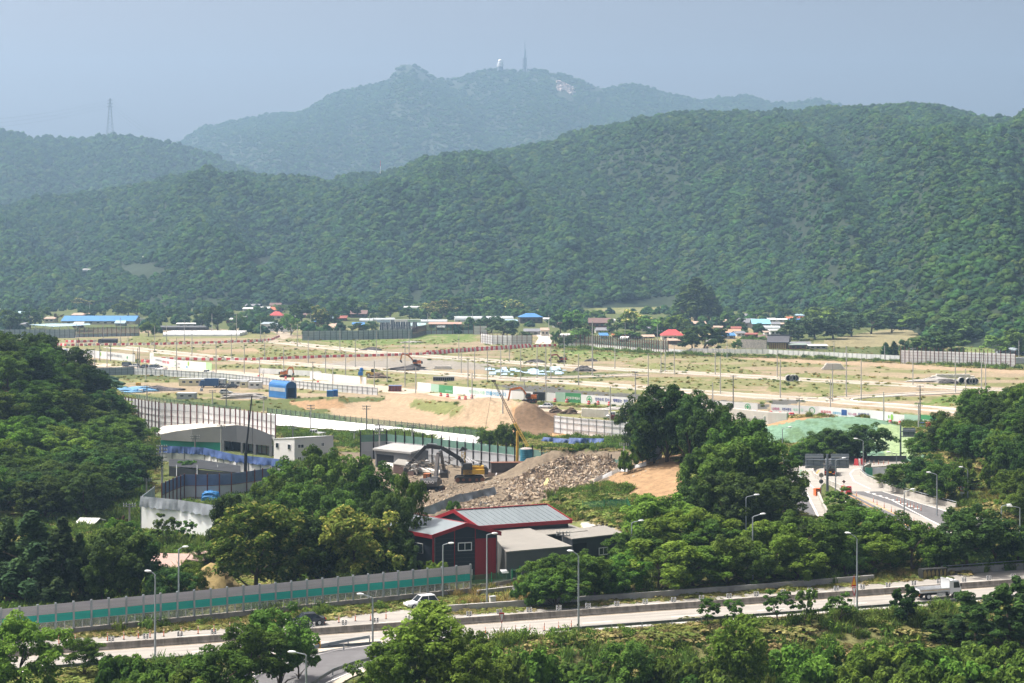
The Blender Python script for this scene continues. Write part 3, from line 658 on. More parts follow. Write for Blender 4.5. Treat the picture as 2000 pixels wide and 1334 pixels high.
for pts, wd, dash in (([(1573,958),(1596,1004),(1606,1036)],.3,None),([(1688,960),(1740,976),(1832,1024),(1870,1040)],.25,None),([(1724,960),(1800,984),(1850,999)],.22,None),([(1648,978),(1690,998),(1740,1018)],.22,None),([(1574,932),(1580,945),(1600,962)],.25,None),
   ([(1692,960),(1760,982),(1800,997)],.9,1.0),([(1728,918),(1700,912),(1668,917),(1660,925),(1668,940),(1700,955)],.25,None)): strip('', PXL(*pts), wd, None, .02, mb=b, step=2, dash=dash)
tag(b.build('edge_line', WLINE), kind='structure')
b = MB(); strip('', PXL((1660,962),(1706,983),(1760,1010),(1822,1037)), .25, None, .022, mb=b, step=2); strip('', PXL((1646,961),(1690,984),(1740,1012),(1800,1038)), .2, None, .022, mb=b, step=2); strip('', PXL((1600,918),(1594,926),(1602,934)), .3, None, .022, mb=b, step=2); tag(b.build('edge_line', YLINE), kind='structure')
strip('lane_marking', PXL((1564,918),(1563,928),(1572,938)), .5, mat('green road paint', (.16,.34,.22), .9, .2, 2), .022, step=2, dash=1.4)
DECKC = mat('deck concrete', (.42,.40,.36), .9, .25, .6)
parapet('curved concrete parapet between the two ramp carriageways', PXL((1650,912),(1600,913),(1588,918),(1587,926),(1593,934),(1610,942),(1647,957)), .85, .4, DECKC)
parapet('curved concrete parapet with steel handrail along the inner edge of the right ramp', PXL((1700,912),(1686,919),(1681,928),(1692,938),(1740,958),(1800,976),(1868,994)), .9, .4, DECKC, rail=.35)
parapet('dark grey parapet along the far edge of the ramp deck below the green netted mound', PXL((1530,906),(1572,901),(1660,899),(1770,899)), 1.0, .4, mat('dark deck concrete', (.20,.20,.21), .9, .2, .6), rail=.4)
parapet('low concrete parapet along the left ramp behind the sign post', PXL((1596,962),(1605,985),(1616,1006),(1630,1040)), .8, .4, DECKC)
t = thing('ramp_abutment', 'grey concrete underpass wall with green end panel below the ramp curve', 'wall', gpt(1700, 940)); p0 = t.location
q = [D(1703,917,Y)-p0 for Y in (405,)][0]; MB().slab([D(1706,913,402)-p0, D(1745,911,398)-p0, D(1745,938,398)-p0, D(1706,942,402)-p0], .5).build('wall', mat('underpass wall', (.22,.235,.25), .9, .25, .4), t)
MB().slab([D(1690,913,396)-p0, D(1704,914,396)-p0, D(1704,931,396)-p0, D(1690,929,396)-p0], .15).build('end_panel', mat('green end panel', (.09,.33,.24), .6, .15, .5), t)
# ---------------------------------------------------------------- street lamps
def lamp(px, top, base, headx, heady, label, sc=1.0):
    p = gpt(px, base); s = F/p.y; h = (base-top)/s*1.0+p.z*0; arm = (headx-px)/s; rise = max(.05, (top-heady)/s+.1)
    t = thing('street_lamp', label, 'street lamp', p, 0, 'single arm street lamps')
    sg = 1 if arm > 0 else -1; a = abs(arm)
    MB().tube((0,0,-.5),(0,0,h),.13,.085,8).build('pole', STEEL, t)
    b = MB(); b.path([(0,0,h-.02),(sg*.15,0,h+rise*.35),(sg*a*.62,0,h+rise)], .06); b.build('arm', STEEL, t)
    l = MB(); n = 10; vs = []; fs = []; prof = ((0,.09),(.15,.16),(.45,.19),(.75,.15),(.92,.03)); L = max(.85, a*.48)
    for i, (xx, r) in enumerate(prof):
        for j in range(n):
            q = 2*math.pi*j/n; vs.append((sg*(a*.56+xx*L), r*1.1*math.cos(q), h+rise+.02+r*.75*math.sin(q)+xx*.12*rise))
    for i in range(len(prof)-1):
        for j in range(n): fs.append((i*n+j, i*n+(j+1) % n, (i+1)*n+(j+1) % n, (i+1)*n+j))
    l.add(vs, fs).build('lamp_head', LAMPG, t, smoothf=True)
LAMPS = [(303,1121,1284,290,1116,'tall street lamp on the near highway edge at far left, its head turned left'),(349,1073,1206,362,1070,'street lamp rising behind the noise barrier at left, its head turned right'),
 (728,1167,1290,697,1161,'street lamp in the gore between the lower ramp and the highway, arm to the left'),(598,1278,1440,562,1274,'street lamp in the foreground beside the lower ramp road, arm to the left'),
 (865,1064,1170,884,1062,'street lamp in front of the dark gable wall of the red trimmed building'),(951,1043,1183,968,1042,'tall street lamp in front of the red wall panel of the building'),
 (1130,1085,1238,1112,1077,'tall street lamp on the near highway edge right of centre, head turned left'),(1234,1027,1125,1257,1024,'street lamp at the right end of the low dark building'),
 (1457,993,1090,1484,989,'street lamp half hidden by trees, the upper of the two left of the ramp'),(1470,1013,1141,1496,1008,'tall street lamp on the far highway edge in front of the bright trees'),
 (1674,1052,1196,1652,1042,'tall street lamp on the near highway edge beside the warning sign'),(1528,838,897,1548,835,'street lamp on the outer left curve of the ramp deck'),
 (1686,861,925,1667,857,'street lamp on the ramp curve right of the twin sign backs'),(1751,888,931,1731,884,'street lamp at the end of the underpass wall'),(1632,899,976,1653,895,'street lamp standing just right of the twin sign post'),
 (1766,961,1030,1788,956,'street lamp on the ramp median beside the orange posts'),(1830,927,1007,1809,923,'street lamp at the outer edge of the right ramp, head turned left'),(1890,921,985,1874,917,'street lamp on the dry bank behind the round prohibition sign'),
 (1956,989,1085,1974,987,'street lamp among the trees at the right edge, head turned right'),(1992,991,1060,1966,989,'slender street lamp at the right border of the picture')]
for a in LAMPS: lamp(*a)
# ---------------------------------------------------------------- flexible posts
def post(label):
    t = thing('delineator_post', label, 'delineator post', group='orange flexible lane posts')
    MB().tube((0,0,0),(0,0,.06),.16,.1,8).build('foot', BLACK, t); MB().tube((0,0,.05),(0,0,.95),.055,.05,8).build('tube', ORANGE, t)
    MB().tube((0,0,.62),(0,0,.74),.057,n=8).tube((0,0,.8),(0,0,.9),.055,n=8).build('band', WHPL, t); return t
d0 = post('')
DP = [[(115,1258),(147,1255),(210,1252),(242,1249),(270,1247),(293,1246),(320,1243),(354,1241),(387,1238),(418,1235.5),(449,1231),(634,1219),(662,1216),(694,1213),(724,1212),(754,1209)],
 [(948,1241),(978,1240),(1007,1237),(1035,1235),(1063,1232),(1091,1230),(1116,1227)],[(1752,981),(1759,984),(1765,986),(1772,989),(1778,991),(1785,993),(1792,995),(1799,998)],
 [(1673,969),(1706,981),(1713,986),(1727,992),(1741,1000),(1748,1004),(1755,1008),(1762,1011),(1770,1014),(1777,1017),(1785,1021),(1791,1025),(1799,1029),(1807,1032),(1815,1035)],[(1690,906),(1698,907),(1707,907),(1716,907),(1726,907),(1735,907)]]
WH = ['on the far carriageway merge lane','on the near edge of the near carriageway','on the hatched nose of the right ramp','on the orange line of the ramp median','on the top curve of the ramp deck']
first = True
for row, wh in zip(DP, WH):
    for i, (x, y) in enumerate(row):
        o = d0 if first else copy_tree(d0); first = False
        o.location = gpt(x, y); o.location.z = .01; o['label'] = 'orange flexible post %s, %s from the left' % (wh, nth(i+1))
# ---------------------------------------------------------------- signs
def sign_tri(px, base, top, label, face, edge, up=True, s=.9, m2=None):
    p = gpt(px, base); h = (base-top)*p.y/F; t = thing('road_sign', label, 'road sign', p)
    MB().tube((0,0,-.2),(0,0,h),.045).build('post', STEEL, t)
    z1 = h; z0 = h-s*1.5; a = s*.36
    pr = [(-a,z0),(a,z0),(0,z1)] if up else [(-a,z1),(0,z0),(a,z1)]
    MB().prism(pr, (-.08,-.05)).build('plate', edge, t); c = (z0+z1)/2+(-.08 if up else .08)
    q = [(x*.66, c+(z-c)*.68) for x, z in pr]; MB().prism(q, (-.095,-.081)).build('face', face, t); return t, z0
sign_tri(980, 1254, 1195, 'narrow white triangular yield sign with red rim on near highway edge', WHITE, RED, False, .9)
t, z0 = sign_tri(1668, 1186, 1121, 'yellow and red warning triangle on post beside the highway lamp', YSIGN, RED, True, 1.0)
z0 -= .1; MB().prism([(-.3,z0),(0,z0-1.2),(.3,z0)], (-.08,-.05)).build('lower_plate', RED, t); MB().prism([(-.2,z0-.1),(0,z0-.85),(.2,z0-.1)], (-.095,-.081)).build('lower_face', WHITE, t)
p = gpt(621, 1275); t = thing('chevron_sign', 'yellow sign with black chevron arrow beside the lower ramp', 'road sign', p); MB().tube((0,0,-.3),(0,0,.9),.05).build('post', STEEL, t)
MB().box((0,-.06,1.05),(.62,.04,.8)).build('plate', YSIGN, t); MB().prism([(-.22,1.38),(-.02,1.38),(.24,1.05),(-.02,.72),(-.22,.72),(.02,1.05)], (-.1,-.085)).build('arrow', BW, t)
def gantry(px, base, top, panels, label, rr=.26, arm=None):
    p = gpt(px, base); k = p.y/F; t = thing('sign_gantry', label, 'sign gantry', p); h = (base-top)*k
    MB().tube((0,0,-.5),(0,0,h),rr,rr*.85,12).build('post', mat('gantry steel', (.16,.19,.22), .5, .1, 1, .3), t)
    GS = mat('sign back', (.27,.31,.35), .5, .12, .6, .4)
    for x0, x1, y0, y1 in panels:
        a, c = (x0-px)*k, (x1-px)*k; z1, z0 = (base-y0)*k, (base-y1)*k; w = c-a; hh = z1-z0
        q = MB().box(((a+c)/2, .5, (z0+z1)/2), (w, .12, hh)).build('panel', GS, t)
        b = MB()
        for f in (.1, .45, .85): b.box((a+w*f, .38, z0+hh*.42), (.14, .12, hh*.62))
        b.build('rib', mat('gantry steel', ()), q)
        MB().box(((a+c)/2, .33, z0+hh*.78), (w, .1, .12)).box(((a+c)/2, .33, z0+hh*.16), (w, .1, .12)).build('rail', LGREY, q)
    xs = [v for q in panels for v in ((q[0]-px)*k, (q[1]-px)*k)]+[0]
    zz = [(base-(q[0+2]*.6+q[3]*.4))*k for q in panels][0]
    MB().tube((min(xs)*.95, .2, zz),(max(xs)*.95, .2, zz),.12).tube((min(xs)*.95, .2, zz-1.1),(max(xs)*.95, .2, zz-1.1),.1).build('arm', mat('gantry steel', ()), t)
gantry(1616, 966, 886, [(1573.5,1609,886,914),(1624,1659,886,914)], 'steel post carrying two grey road sign backs over the ramp')
gantry(1759, 897, 831, [(1764,1789,837,854)], 'steel post carrying one grey road sign back in front of the netted mound', .2)
p = gpt(1604, 962); t = thing('round_mirror', 'round grey traffic mirror on a post beside the orange crash cushion', 'traffic mirror', p); k = p.y/F
MB().tube((0,0,0),(0,0,3.3),.05).build('post', STEEL, t); MB().tube((0,-.06,2.2),(0,.02,2.2),.42,n=20).build('lower_disc', DPOLE, t); MB().tube((0,-.06,3.4),(0,.02,3.4),.46,n=20).build('disc', mat('mirror back', (.3,.3,.27), .6, .1, 2), t)
p = gpt(1596, 968); t = thing('crash_cushion', 'orange hatched crash cushion at the nose of the left ramp parapet', 'crash cushion', p, R(20))
MB().box((0,0,.75),(1.1,.9,1.5)).build('body', ORANGE, t); b = MB()
for i in range(4): b.box((0,-.46,.3+i*.32),(1.05,.03,.12), ry=R(25))
b.build('stripe', BW, t)
p = gpt(1879, 985); t = thing('prohibition_sign', 'round red rimmed no pedestrians sign on the dry bank', 'road sign', p); MB().tube((0,0,-.3),(0,0,3.2),.05).build('post', STEEL, t)
MB().tube((0,-.08,2.75),(0,-.04,2.75),.5,n=24).build('plate', RED, t); MB().tube((0,-.1,2.75),(0,-.085,2.75),.39,n=24).build('face', WHITE, t)
MB().box((0,-.105,2.75),(.09,.02,.78), ry=R(-45)).build('slash', RED, t); MB().box((0,-.115,2.78),(.12,.02,.34)).box((.06,-.115,2.52),(.08,.02,.2),ry=R(25)).box((-.06,-.115,2.52),(.08,.02,.2),ry=R(-20)).tube((0,-.12,3.0),(0,-.1,3.0),.07).build('symbol', BW, t)
MB().box((0,-.06,1.95),(.8,.03,.34)).build('lower_plate', WHITE, t)
def wblock(px, py, label, m, rz=0, w=1.5, hh=1.2):
    p = gpt(px, py); t = thing('water_barrier', label, 'barrier', p, rz)
    MB().prism([(-w/2,0),(w/2,0),(w/2,.25),(w/2-.15,.4),(w/2-.22,hh),(-w/2+.22,hh),(-w/2+.15,.4),(-w/2,.25)], (-.35,.35)).build('body', m, t); return t
for x, y, m, l in ((1648,963,REDPL,'red water barrier left of the white one at the ramp divide'),(1653,963.5,WHPL,'white water barrier between two red ones at the ramp divide'),(1658,964,REDPL,'red water barrier right of the white one at the ramp divide'),
  (1673,909,REDPL,'red water barrier on the ramp deck top, left one'),(1678,909,WHPL,'white water barrier on the ramp deck top'),(1683,909,REDPL,'red water barrier on the ramp deck top beside the lamp')): wblock(x, y, l, m, R(-30), 1.2, 1.5)
p = gpt(1648, 961); t = thing('diamond_marker', 'small dark diamond marker on a pole above the ramp water barriers', 'marker', p); MB().tube((0,0,0),(0,0,1.9),.04).build('post', STEEL, t); MB().box((0,-.05,2.1),(.5,.04,.5),ry=R(45)).build('plate', mat('rust brown', (.16,.07,.04), .8, .2, 2), t)
p = gpt(1585, 1128); t = thing('marker_post', 'slim lattice marker post in front of bright trees beyond highway', 'marker post', p); MB().tube((0,0,0),(0,0,3.2),.05).build('post', STEEL, t)
b = MB()
for i in range(3): b.box((.04,-.05,1.6+i*.5),(.34,.04,.36))
b.build('plate', LGREY, t)
p = gpt(1822, 1128.5); t = thing('camouflaged_block', 'dark concrete block with painted olive camouflage beside the far highway edge', 'block', p, ang); MB().box((0,0,.7),(4.0,1.2,1.5)).build('body', mat('camouflage', (.03,.032,.03), .9, .2, 1), t)
b = MB()
for i in range(6): b.quad((-1.9+i*.65,-.612,.1+.1*(i%2)),(-1.5+i*.65,-.612,.05),(-1.3+i*.62,-.612,.75),(-1.6+i*.65,-.612,1.4),(-1.9+i*.68,-.612,1.1))
b.build('patch', mat('camouflage olive', (.20,.16,.06), .9, .3, 1), t)
p = gpt(962, 1181); t = thing('utility_cabinet', 'pale grey concrete cabinet at the foot of the lamp beside the slip road', 'cabinet', p, ang); MB().box((0,0,.55),(.75,.5,1.2)).build('body', KERB, t); MB().box((0,0,1.18),(.85,.6,.08)).build('lid', LGREY, t)
p = gpt(1000, 1176); t = thing('leaning_ladder_panel', 'grey metal panel leaning on struts beside the slip road', 'panel', p); MB().slab([(0,0,2.0),(.25,0,2.0),(.9,-.4,.1),(.6,-.4,.1)],.06).build('panel', LGREY, t); MB().tube((0,.0,1.8),(-.6,.3,0),.03).tube((.2,0,1.4),(-.3,.3,0),.03).build('strut', STEEL, t)
# ---------------------------------------------------------------- buildings near the highway
DARKW = mat('dark sheet wall', (.035,.042,.05), .55, .15, .5, stretch=(1,1,6)); DARKF = mat('dark charcoal front', (.022,.028,.04), .5, .12, .5); REDW = mat('red sheet wall', (.26,.02,.028), .5, .12, .5, stretch=(4,4,.3))
REDT = mat('red roof trim', (.29,.022,.03), .45, .08, 1); ROOFG = mat('grey blue roof sheet', (.20,.235,.25), .4, .12, .25, stretch=(2,.3,1), spec=.5); ROOFC = mat('warm grey roof', (.25,.24,.215), .7, .12, .3)
GREYW = mat('grey sheet wall', (.11,.115,.115), .6, .12, .5)
def vpoly(b, *p): b.quad(*p)
def window(parent, c, w, h, ux, nrm, fm=None):
    c = Vector(c); ux = Vector(ux).normalized(); n = Vector(nrm).normalized(); up = Vector((0,0,1))
    b = MB(); b.slab([c-ux*w/2-up*h/2+n*.06, c+ux*w/2-up*h/2+n*.06, c+ux*w/2+up*h/2+n*.06, c-ux*w/2+up*h/2+n*.06], .1)
    o = b.build('window', GLASS, parent); f = MB(); t = .11
    for s in (-1, 0, 1): f.bar(c+ux*s*w/2-up*h/2+n*.07, c+ux*s*w/2+up*h/2+n*.07, t*(1 if s else .7), .1, up=n)
    for s in (-1, 1): f.bar(c-ux*(w/2+t/2)+up*s*h/2+n*.075, c+ux*(w/2+t/2)+up*s*h/2+n*.075, t, .1, up=n)
    f.build('frame', WHITE, o); return o
def gable(name, label, A, B, E, eave, ridge, wm, rm, trim=None, over=.3, cat='building', front=None, th=.18, flat=False, seam=0):
    """A = near corner, B = along the ridge direction, E = other end of the gable; all at ground level"""
    A, B, E = Vector(A), Vector(B), Vector(E); o = A.copy(); t = thing(name, label, cat, o)
    a = Vector((0,0,0)); b = B-A; e = E-A; c = b+e; up = Vector((0,0,1)); zb = Vector((0,0,-1))
    w = MB()
    for p, q in ((a,b),(b,c),(c,e),(e,a)): w.quad(p+zb, q+zb, q+up*eave, p+up*eave)
    ga = (a+e)/2+up*ridge; gb = (b+c)/2+up*ridge
    if not flat: w.quad(a+up*eave, ga, e+up*eave); w.quad(b+up*eave, c+up*eave, gb)
    w.build('wall', wm, t)
    bd = b.normalized()*over; ed = e.normalized()*over; k = (ridge-eave)/(e.length/2)*over
    r = MB()
    if flat: r.slab([a-bd-ed+up*(eave+th), b+bd-ed+up*(eave+th), c+bd+ed+up*(ridge+th), e-bd+ed+up*(ridge+th)], th*.9)
    else:
        r.slab([a-bd-ed+up*(eave-k+th), b+bd-ed+up*(eave-k+th), gb+bd+up*th, ga-bd+up*th], th*.8); r.slab([ga-bd+up*(th-.001), gb+bd+up*(th-.001), c+bd+ed+up*(eave-k+th-.001), e-bd+ed+up*(eave-k+th-.001)], th*.8)
    ro = r.build('roof', rm, t)
    if seam:
        s = MB(); n = int(b.length/seam)
        for i in range(1, n):
            p = b*(i/n); s.bar(p-ed+up*(eave-k+th+.03), p+(ga-a)+up*(th+.03), .05, .06)
        s.build('seam', rm, ro)
    if trim and not flat:
        f = MB(); q = up*(th+.02)
        for off in (-bd*1.02, b+bd*1.02):
            f.bar(a-ed+up*(eave-k)+off+q*.4, ga+off+q*.4, .12, .5); f.bar(ga+off+q*.4, e+ed+up*(eave-k)+off+q*.4, .12, .5)
        f.bar(a-ed*1.03-bd+up*(eave-k)+q*.2, b-ed*1.03+bd+up*(eave-k)+q*.2, .12, .55); f.bar(e+ed*1.03-bd+up*(eave-k)+q*.2, c+ed*1.03+bd+up*(eave-k)+q*.2, .12, .55)
        f.bar(ga-bd+q*1.3, gb+bd+q*1.3, .3, .12); f.build('trim', trim, ro)
    return t
# front block: gable towards the camera
ez = 6.4
A = G(846, 1047, ez); B = G(971, 1041, ez); A.z = B.z = 0
dr = Vector((-.62, .785, 0))*15
t = gable('red_trimmed_building', 'dark two storey building with red roof edges and a red front panel', A, A+dr, B, ez, ez+1.35, DARKF, ROOFG, REDT, .35, seam=1.2)
e = B-A; n = Vector((e.y, -e.x, 0)).normalized(); ux = e.normalized(); L = e.length
b = MB(); b.slab([ux*L*.655+n*.06+Vector((0,0,0)), ux*(L+.01)+n*.06, ux*(L+.01)+n*.06+Vector((0,0,5.75)), ux*L*.655+n*.06+Vector((0,0,5.75))], .06); b.build('red_panel', REDW, t)
b = MB(); b.bar(n*.05, n*.05+Vector((0,0,ez)), .28).bar(ux*L*.33+n*.05, ux*L*.33+n*.05+Vector((0,0,ez+.6)), .1).bar(ux*L*.655+n*.05, ux*L*.655+n*.05+Vector((0,0,ez+.7)), .1); b.build('red_strip', REDT, t)
b = MB()
for f_, z_ in ((.02,ez),(.985,ez-.2)): b.tube(ux*L*f_+n*.16+Vector((0,0,.1)), ux*L*f_+n*.16+Vector((0,0,z_)), .06)
b.build('downpipe', DSTEEL, t)
b = MB()
for z_ in np.arange(.45,6.2,.55): b.bar(ux*.2+n*.012+Vector((0,0,z_)), ux*(L*.65)+n*.012+Vector((0,0,z_)), .035)
b.build('wall_seam', mat('wall seam', (.05,.058,.07), .5, .1, 1), t)
window(t, ux*L*.49+n*.02+Vector((0,0,4.75)), 1.9, 1.05, ux, n); window(t, ux*L*.5+n*.02+Vector((0,0,.9)), 1.9, 1.2, ux, n)
nl = Vector((-dr.y, dr.x, 0)).normalized(); window(t, dr.normalized()*3.2+nl*.02+Vector((0,0,4.4)), 1.7, 1.25, dr, nl)
# rear hall: long roof with the ridge running to the right
e2 = 5.6
A2 = G(935, 1029, e2); B2 = G(1110, 1017, e2); E2 = G(846, 1013, e2+.2); A2.z = B2.z = E2.z = 0
t = gable('long_red_edged_hall', 'long dark hall with grey blue sheet roof edged in red behind the front block', A2, B2, E2, e2, e2+1.75, DARKW, ROOFG, REDT, .35, seam=.9)
for q in (.3, .72): e = E2-A2; MB().bar(e*q+Vector((0,0,3)), e*q+Vector((0,0,e2+.75*(1-abs(q-.5)))), .12).build('red_strip', REDT, t)
def shell(name, label, corners, zt, wm, rm, cat='building', th=.15):   # flat sloping roof block; corners at ground level, zt heights
    C = [Vector(c) for c in corners]; o = C[0].copy(); o.z = 0; t = thing(name, label, cat, o); C = [Vector((c.x-o.x, c.y-o.y, 0)) for c in C]; n = len(C); up = Vector((0,0,1)); w = MB()
    for i in range(n): j = (i+1) % n; w.quad(C[i]-up, C[j]-up, C[j]+up*(zt[j]-th), C[i]+up*(zt[i]-th))
    w.build('wall', wm, t); m = sum(C, Vector())/n
    r = MB(); r.slab([c+(c-m).normalized()*.15+up*z for c, z in zip(C, zt)], th); r.build('roof', rm, t); return t, C
def gz(px, py, z): v = G(px, py, z); v.z = 0; return v
z1 = 4.2; q = [gz(989,1077,z1), gz(1116,1066,z1), gz(1035,1032,5.0), gz(955,1034,5.0)]
t, C = shell('grey_annex', 'grey walled annex with flat warm grey roof in front of the long hall', q, [z1, z1, 5.0, 5.0], GREYW, ROOFC)
d = (C[1]-C[0]).normalized(); n = Vector((d.y, -d.x, 0)); window(t, C[0]+d*1.5+n*.02+Vector((0,0,1.0)), 1.6, 1.1, d, n)
MB().slab([C[0]-d*1.0+n*.7+Vector((0,0,1.35)), C[0]+n*.7+Vector((0,0,1.35)), C[0]-n*.1+Vector((0,0,1.75)), C[0]-d*1.0-n*.1+Vector((0,0,1.75))], .05).build('door_canopy', LGREY, t)
MB().box(tuple(C[0]+d*4.1+n*.1+Vector((0,0,2.2))), (.25,.25,.25)).build('wall_lamp', YSIGN, t)
q = [gz(1064,1044.5,4.4), gz(1148,1036,4.4), gz(1112,1024,4.7), gz(1035,1033,4.7)]
t = thing('lean_to_roof', 'flat warm grey canopy roof on thin posts between annex and dark shed', 'canopy', q[0]); C = [c-q[0] for c in q]; up = Vector((0,0,1))
MB().slab([C[0]+up*4.4, C[1]+up*4.4, C[2]+up*4.75, C[3]+up*4.75], .15).build('roof', ROOFC, t)
for c in (C[0]*.98+C[3]*.02, C[1]*.98+C[2]*.02, C[2], C[3]): MB().tube(c*.99, c*.99+up*4.3, .1).build('post', DSTEEL, t)
q = [gz(1118,1052,4.2), gz(1218,1041,4.2), gz(1200,1035,4.4), gz(1118,1026,4.4)]; q[2] = q[1]+Vector((-2.5,6.5,0)); q[3] = q[0]+Vector((-2.5,6.5,0))
t, C = shell('dark_shed', 'low dark sheet metal shed at the right end of the building group', q, [4.2,4.2,4.4,4.4], DARKW, ROOFC)
d = (C[1]-C[0]).normalized(); n = Vector((d.y, -d.x, 0)); window(t, C[0]+d*5.7+n*.02+Vector((0,0,1.9)), 1.6, 1.0, d, n)
MB().slab([C[0]+d*.1+n*.03+Vector((0,0,0)), C[0]+d*2.6+n*.03, C[0]+d*2.6+n*.03+Vector((0,0,3.4)), C[0]+d*.1+n*.03+Vector((0,0,3.4))], .05).build('dark_opening', mat('dark doorway', (.012,.013,.015), .9, 0), t)
# ---------------------------------------------------------------- fences
def fence(name, label, pts, h, step, panels=(), post=None, ph=None, rails=(), railm=None, cat='fence', pr=.09, lean=0, base=None, pxz=None):
    P = pts; o = P[0].copy(); t = thing(name, label, cat, o); L = [p-o for p in P]; up = Vector((0,0,1))
    for nm, za, zb, m, th in panels:
        b = MB()
        for a, c in zip(L[:-1], L[1:]):
            d = (c-a).normalized(); n = Vector((d.y, -d.x, 0)); 
            if n.y > 0: n = -n
            b.add([a+up*za-n*.06, c+up*za-n*.06, c+up*zb-n*.06, a+up*zb-n*.06, a+up*za-n*(.06+th), c+up*za-n*(.06+th), c+up*zb-n*(.06+th), a+up*zb-n*(.06+th)], ((0,1,2,3),(7,6,5,4),(3,2,6,7),(0,3,7,4),(1,5,6,2),(0,4,5,1)))
        b.build(nm, m, t)
    if rails:
        b = MB()
        for z in rails:
            for a, c in zip(L[:-1], L[1:]): b.bar(a+up*z+Vector((0,-.07,0)), c+up*z+Vector((0,-.07,0)), .08)
        b.build('rail', railm or post, t)
    if post:
        R_ = resample(L, step); me = None
        if len(R_) > 100: R_ = R_[::2]
        for p in R_:
            if me is None: me = MB().box((0,0,(ph or h)/2-.2), (pr*2,pr*2,(ph or h)+.4)).build('post', post, t, p).data
            else: link('post', me, t, p)
    return t
def TL(h, *pts):                      # line given by its TOP edge in the photo, standing on the ground with the height h
    return [Vector((G(x, y, h).x, G(x, y, h).y, 0)) for x, y in pts]
def GP(*pts): return [gpt(x, y) for x, y in pts]
fence('maroon_post_fence', 'tall white panel noise fence with maroon steel posts behind the arched warehouse', TL(9.2, (196,769),(310,786),(397,792),(418,795),(460,799),(538,810)), 9.2, 2.0,
  (('white_panel',0,7.6,PANW,.08),('top_panel',7.6,9.1,PANL,.1)), BROWN, 9.4, (1.5,3,4.5,6,7.5), DSTEEL, 'noise fence', .12)
t = thing('white_sheeted_bank', 'long bright white sheet covered bank running behind the yard fences', 'sheeted bank', gpt(700,850)); o = t.location
tp = [G(x, y, 1.7) for x, y in ((520,807),(640,820),(725,829),(840,841),(935,852))]; bt = [G(x, y, .3) for x, y in ((522,829),(640,838),(725,844),(840,856),(955,872))]
b = MB(); n = len(tp)
for i in range(n-1): b.quad(bt[i]-o, bt[i+1]-o, tp[i+1]-o, tp[i]-o)
for i in range(n-1): b.quad(tp[i]-o, tp[i+1]-o, Vector((tp[i+1].x+2,tp[i+1].y+3,0))-o, Vector((tp[i].x+2,tp[i].y+3,0))-o)
b.build('sheet', mat('white sheet', (.78,.78,.79), .6, .06, .3), t)
fence('mesh_fence', 'green wire mesh fence with dark posts along the sand yard above the white bank', [G(x, y, 1.8)+Vector((.3,.5,-.1)) for x, y in ((520,806.5),(640,819.5),(725,828.5),(840,840.5),(940,852))], 1.5, 2.2, (('mesh',0,1.4,mat('green wire mesh', (.10,.17,.10), .8, .2, 2, alpha=.45),.02),), DPOLE, 1.6, cat='fence', pr=.07)
fence('mesh_fence', 'green wire mesh fence in tall grass behind the maroon post fence', GP((240,775),(297,786),(400,798),(470,806)), 1.6, 2.2, (('mesh',.2,1.6,mat('green wire mesh', ()),.02),), mat('green post', (.12,.2,.13), .7, .1, 1), 1.8, pr=.05)
fence('dark_post_fence', 'grey sheet fence with tall dark posts and green net top behind the rubble', TL(5.4,(704,849),(755,847),(862,857),(1005,873),(1132,888),(1215,898)), 5.4, 2.6,
  (('grey_panel',0,3.7,mat('grey fence sheet', (.42,.44,.46), .55, .12, .4, stretch=(1,1,.3)),.08),('green_net',3.7,5.3,mat('pale green net', (.16,.30,.25), .9, .2, 1, alpha=.75),.03)), mat('dark brown post', (.03,.024,.024), .8, .2, 1), 6.2, (1.8,3.7), LGREY, 'noise fence', .13)
fence('white_panel_fence', 'white panel fence along the stacked concrete blocks behind the knoll tree', TL(4.4,(1082,811),(1120,815),(1180,820),(1257,826)), 4.4, 2.3, (('white_panel',0,4.3,PANW,.08),), STEEL, 4.4, (1.2,2.8,4.0), DSTEEL, pr=.06)
# tarp yard on the left
def cloth(b, p, q, z0, z1, n=24, amp=.25, seed=0):   # hanging cloth between two ground points
    r = random.Random(seed); p = Vector(p); q = Vector(q); d = (q-p).normalized(); nm = Vector((d.y, -d.x, 0)); vs = []; m = 5
    if nm.y > 0: nm = -nm
    ph = [r.uniform(0,6) for _ in range(4)]
    for j in range(m+1):
        f = j/m
        for i in range(n+1):
            x = i/n; w = math.sin(x*9+ph[0]+f*1.3)*.5+math.sin(x*23+ph[1]-f*2)*.3+math.sin(x*41+ph[2])*.2
            sag = abs(math.sin(x*n/5*math.pi+ph[3]))*(z1-z0)*.12*f
            vs.append(p+(q-p)*x+nm*(.12+amp*f*(.6+w))+Vector((0,0,z1-(z1-z0)*f+sag)))
    k = n+1; b.add(vs, [(j*k+i, j*k+i+1, (j+1)*k+i+1, (j+1)*k+i) for j in range(m) for i in range(n)])
wl = TL(5.5,(276,970),(350,977),(432,990)); t = fence('white_yard_wall', 'tall smooth white fence wall topped with grey tarpaulin at lower left', wl, 5.5, 3, (('white_wall',0,5.4,mat('smooth white wall', (.74,.77,.78), .6, .06, .25),.12),), None, cat='fence wall')
b = MB(); 
for i in range(2): cloth(b, wl[i]-wl[0], wl[i+1]-wl[0], 3.7, 5.6, 30, .3, i+3)
b.build('tarpaulin', TARPG, t)
fence('grey_side_fence', 'short grey blue sheet fence turning back from the white yard wall', TL(5.5,(275,969),(301,949)), 5.5, 2, (('panel',2.8,5.4,PANG,.06),('lower_panel',0,2.8,PANL,.06)), DSTEEL, 5.5, pr=.06)
cv = TL(4.6,(316,944),(338,934),(360,926),(405,926),(452,924),(482,920),(528,913))
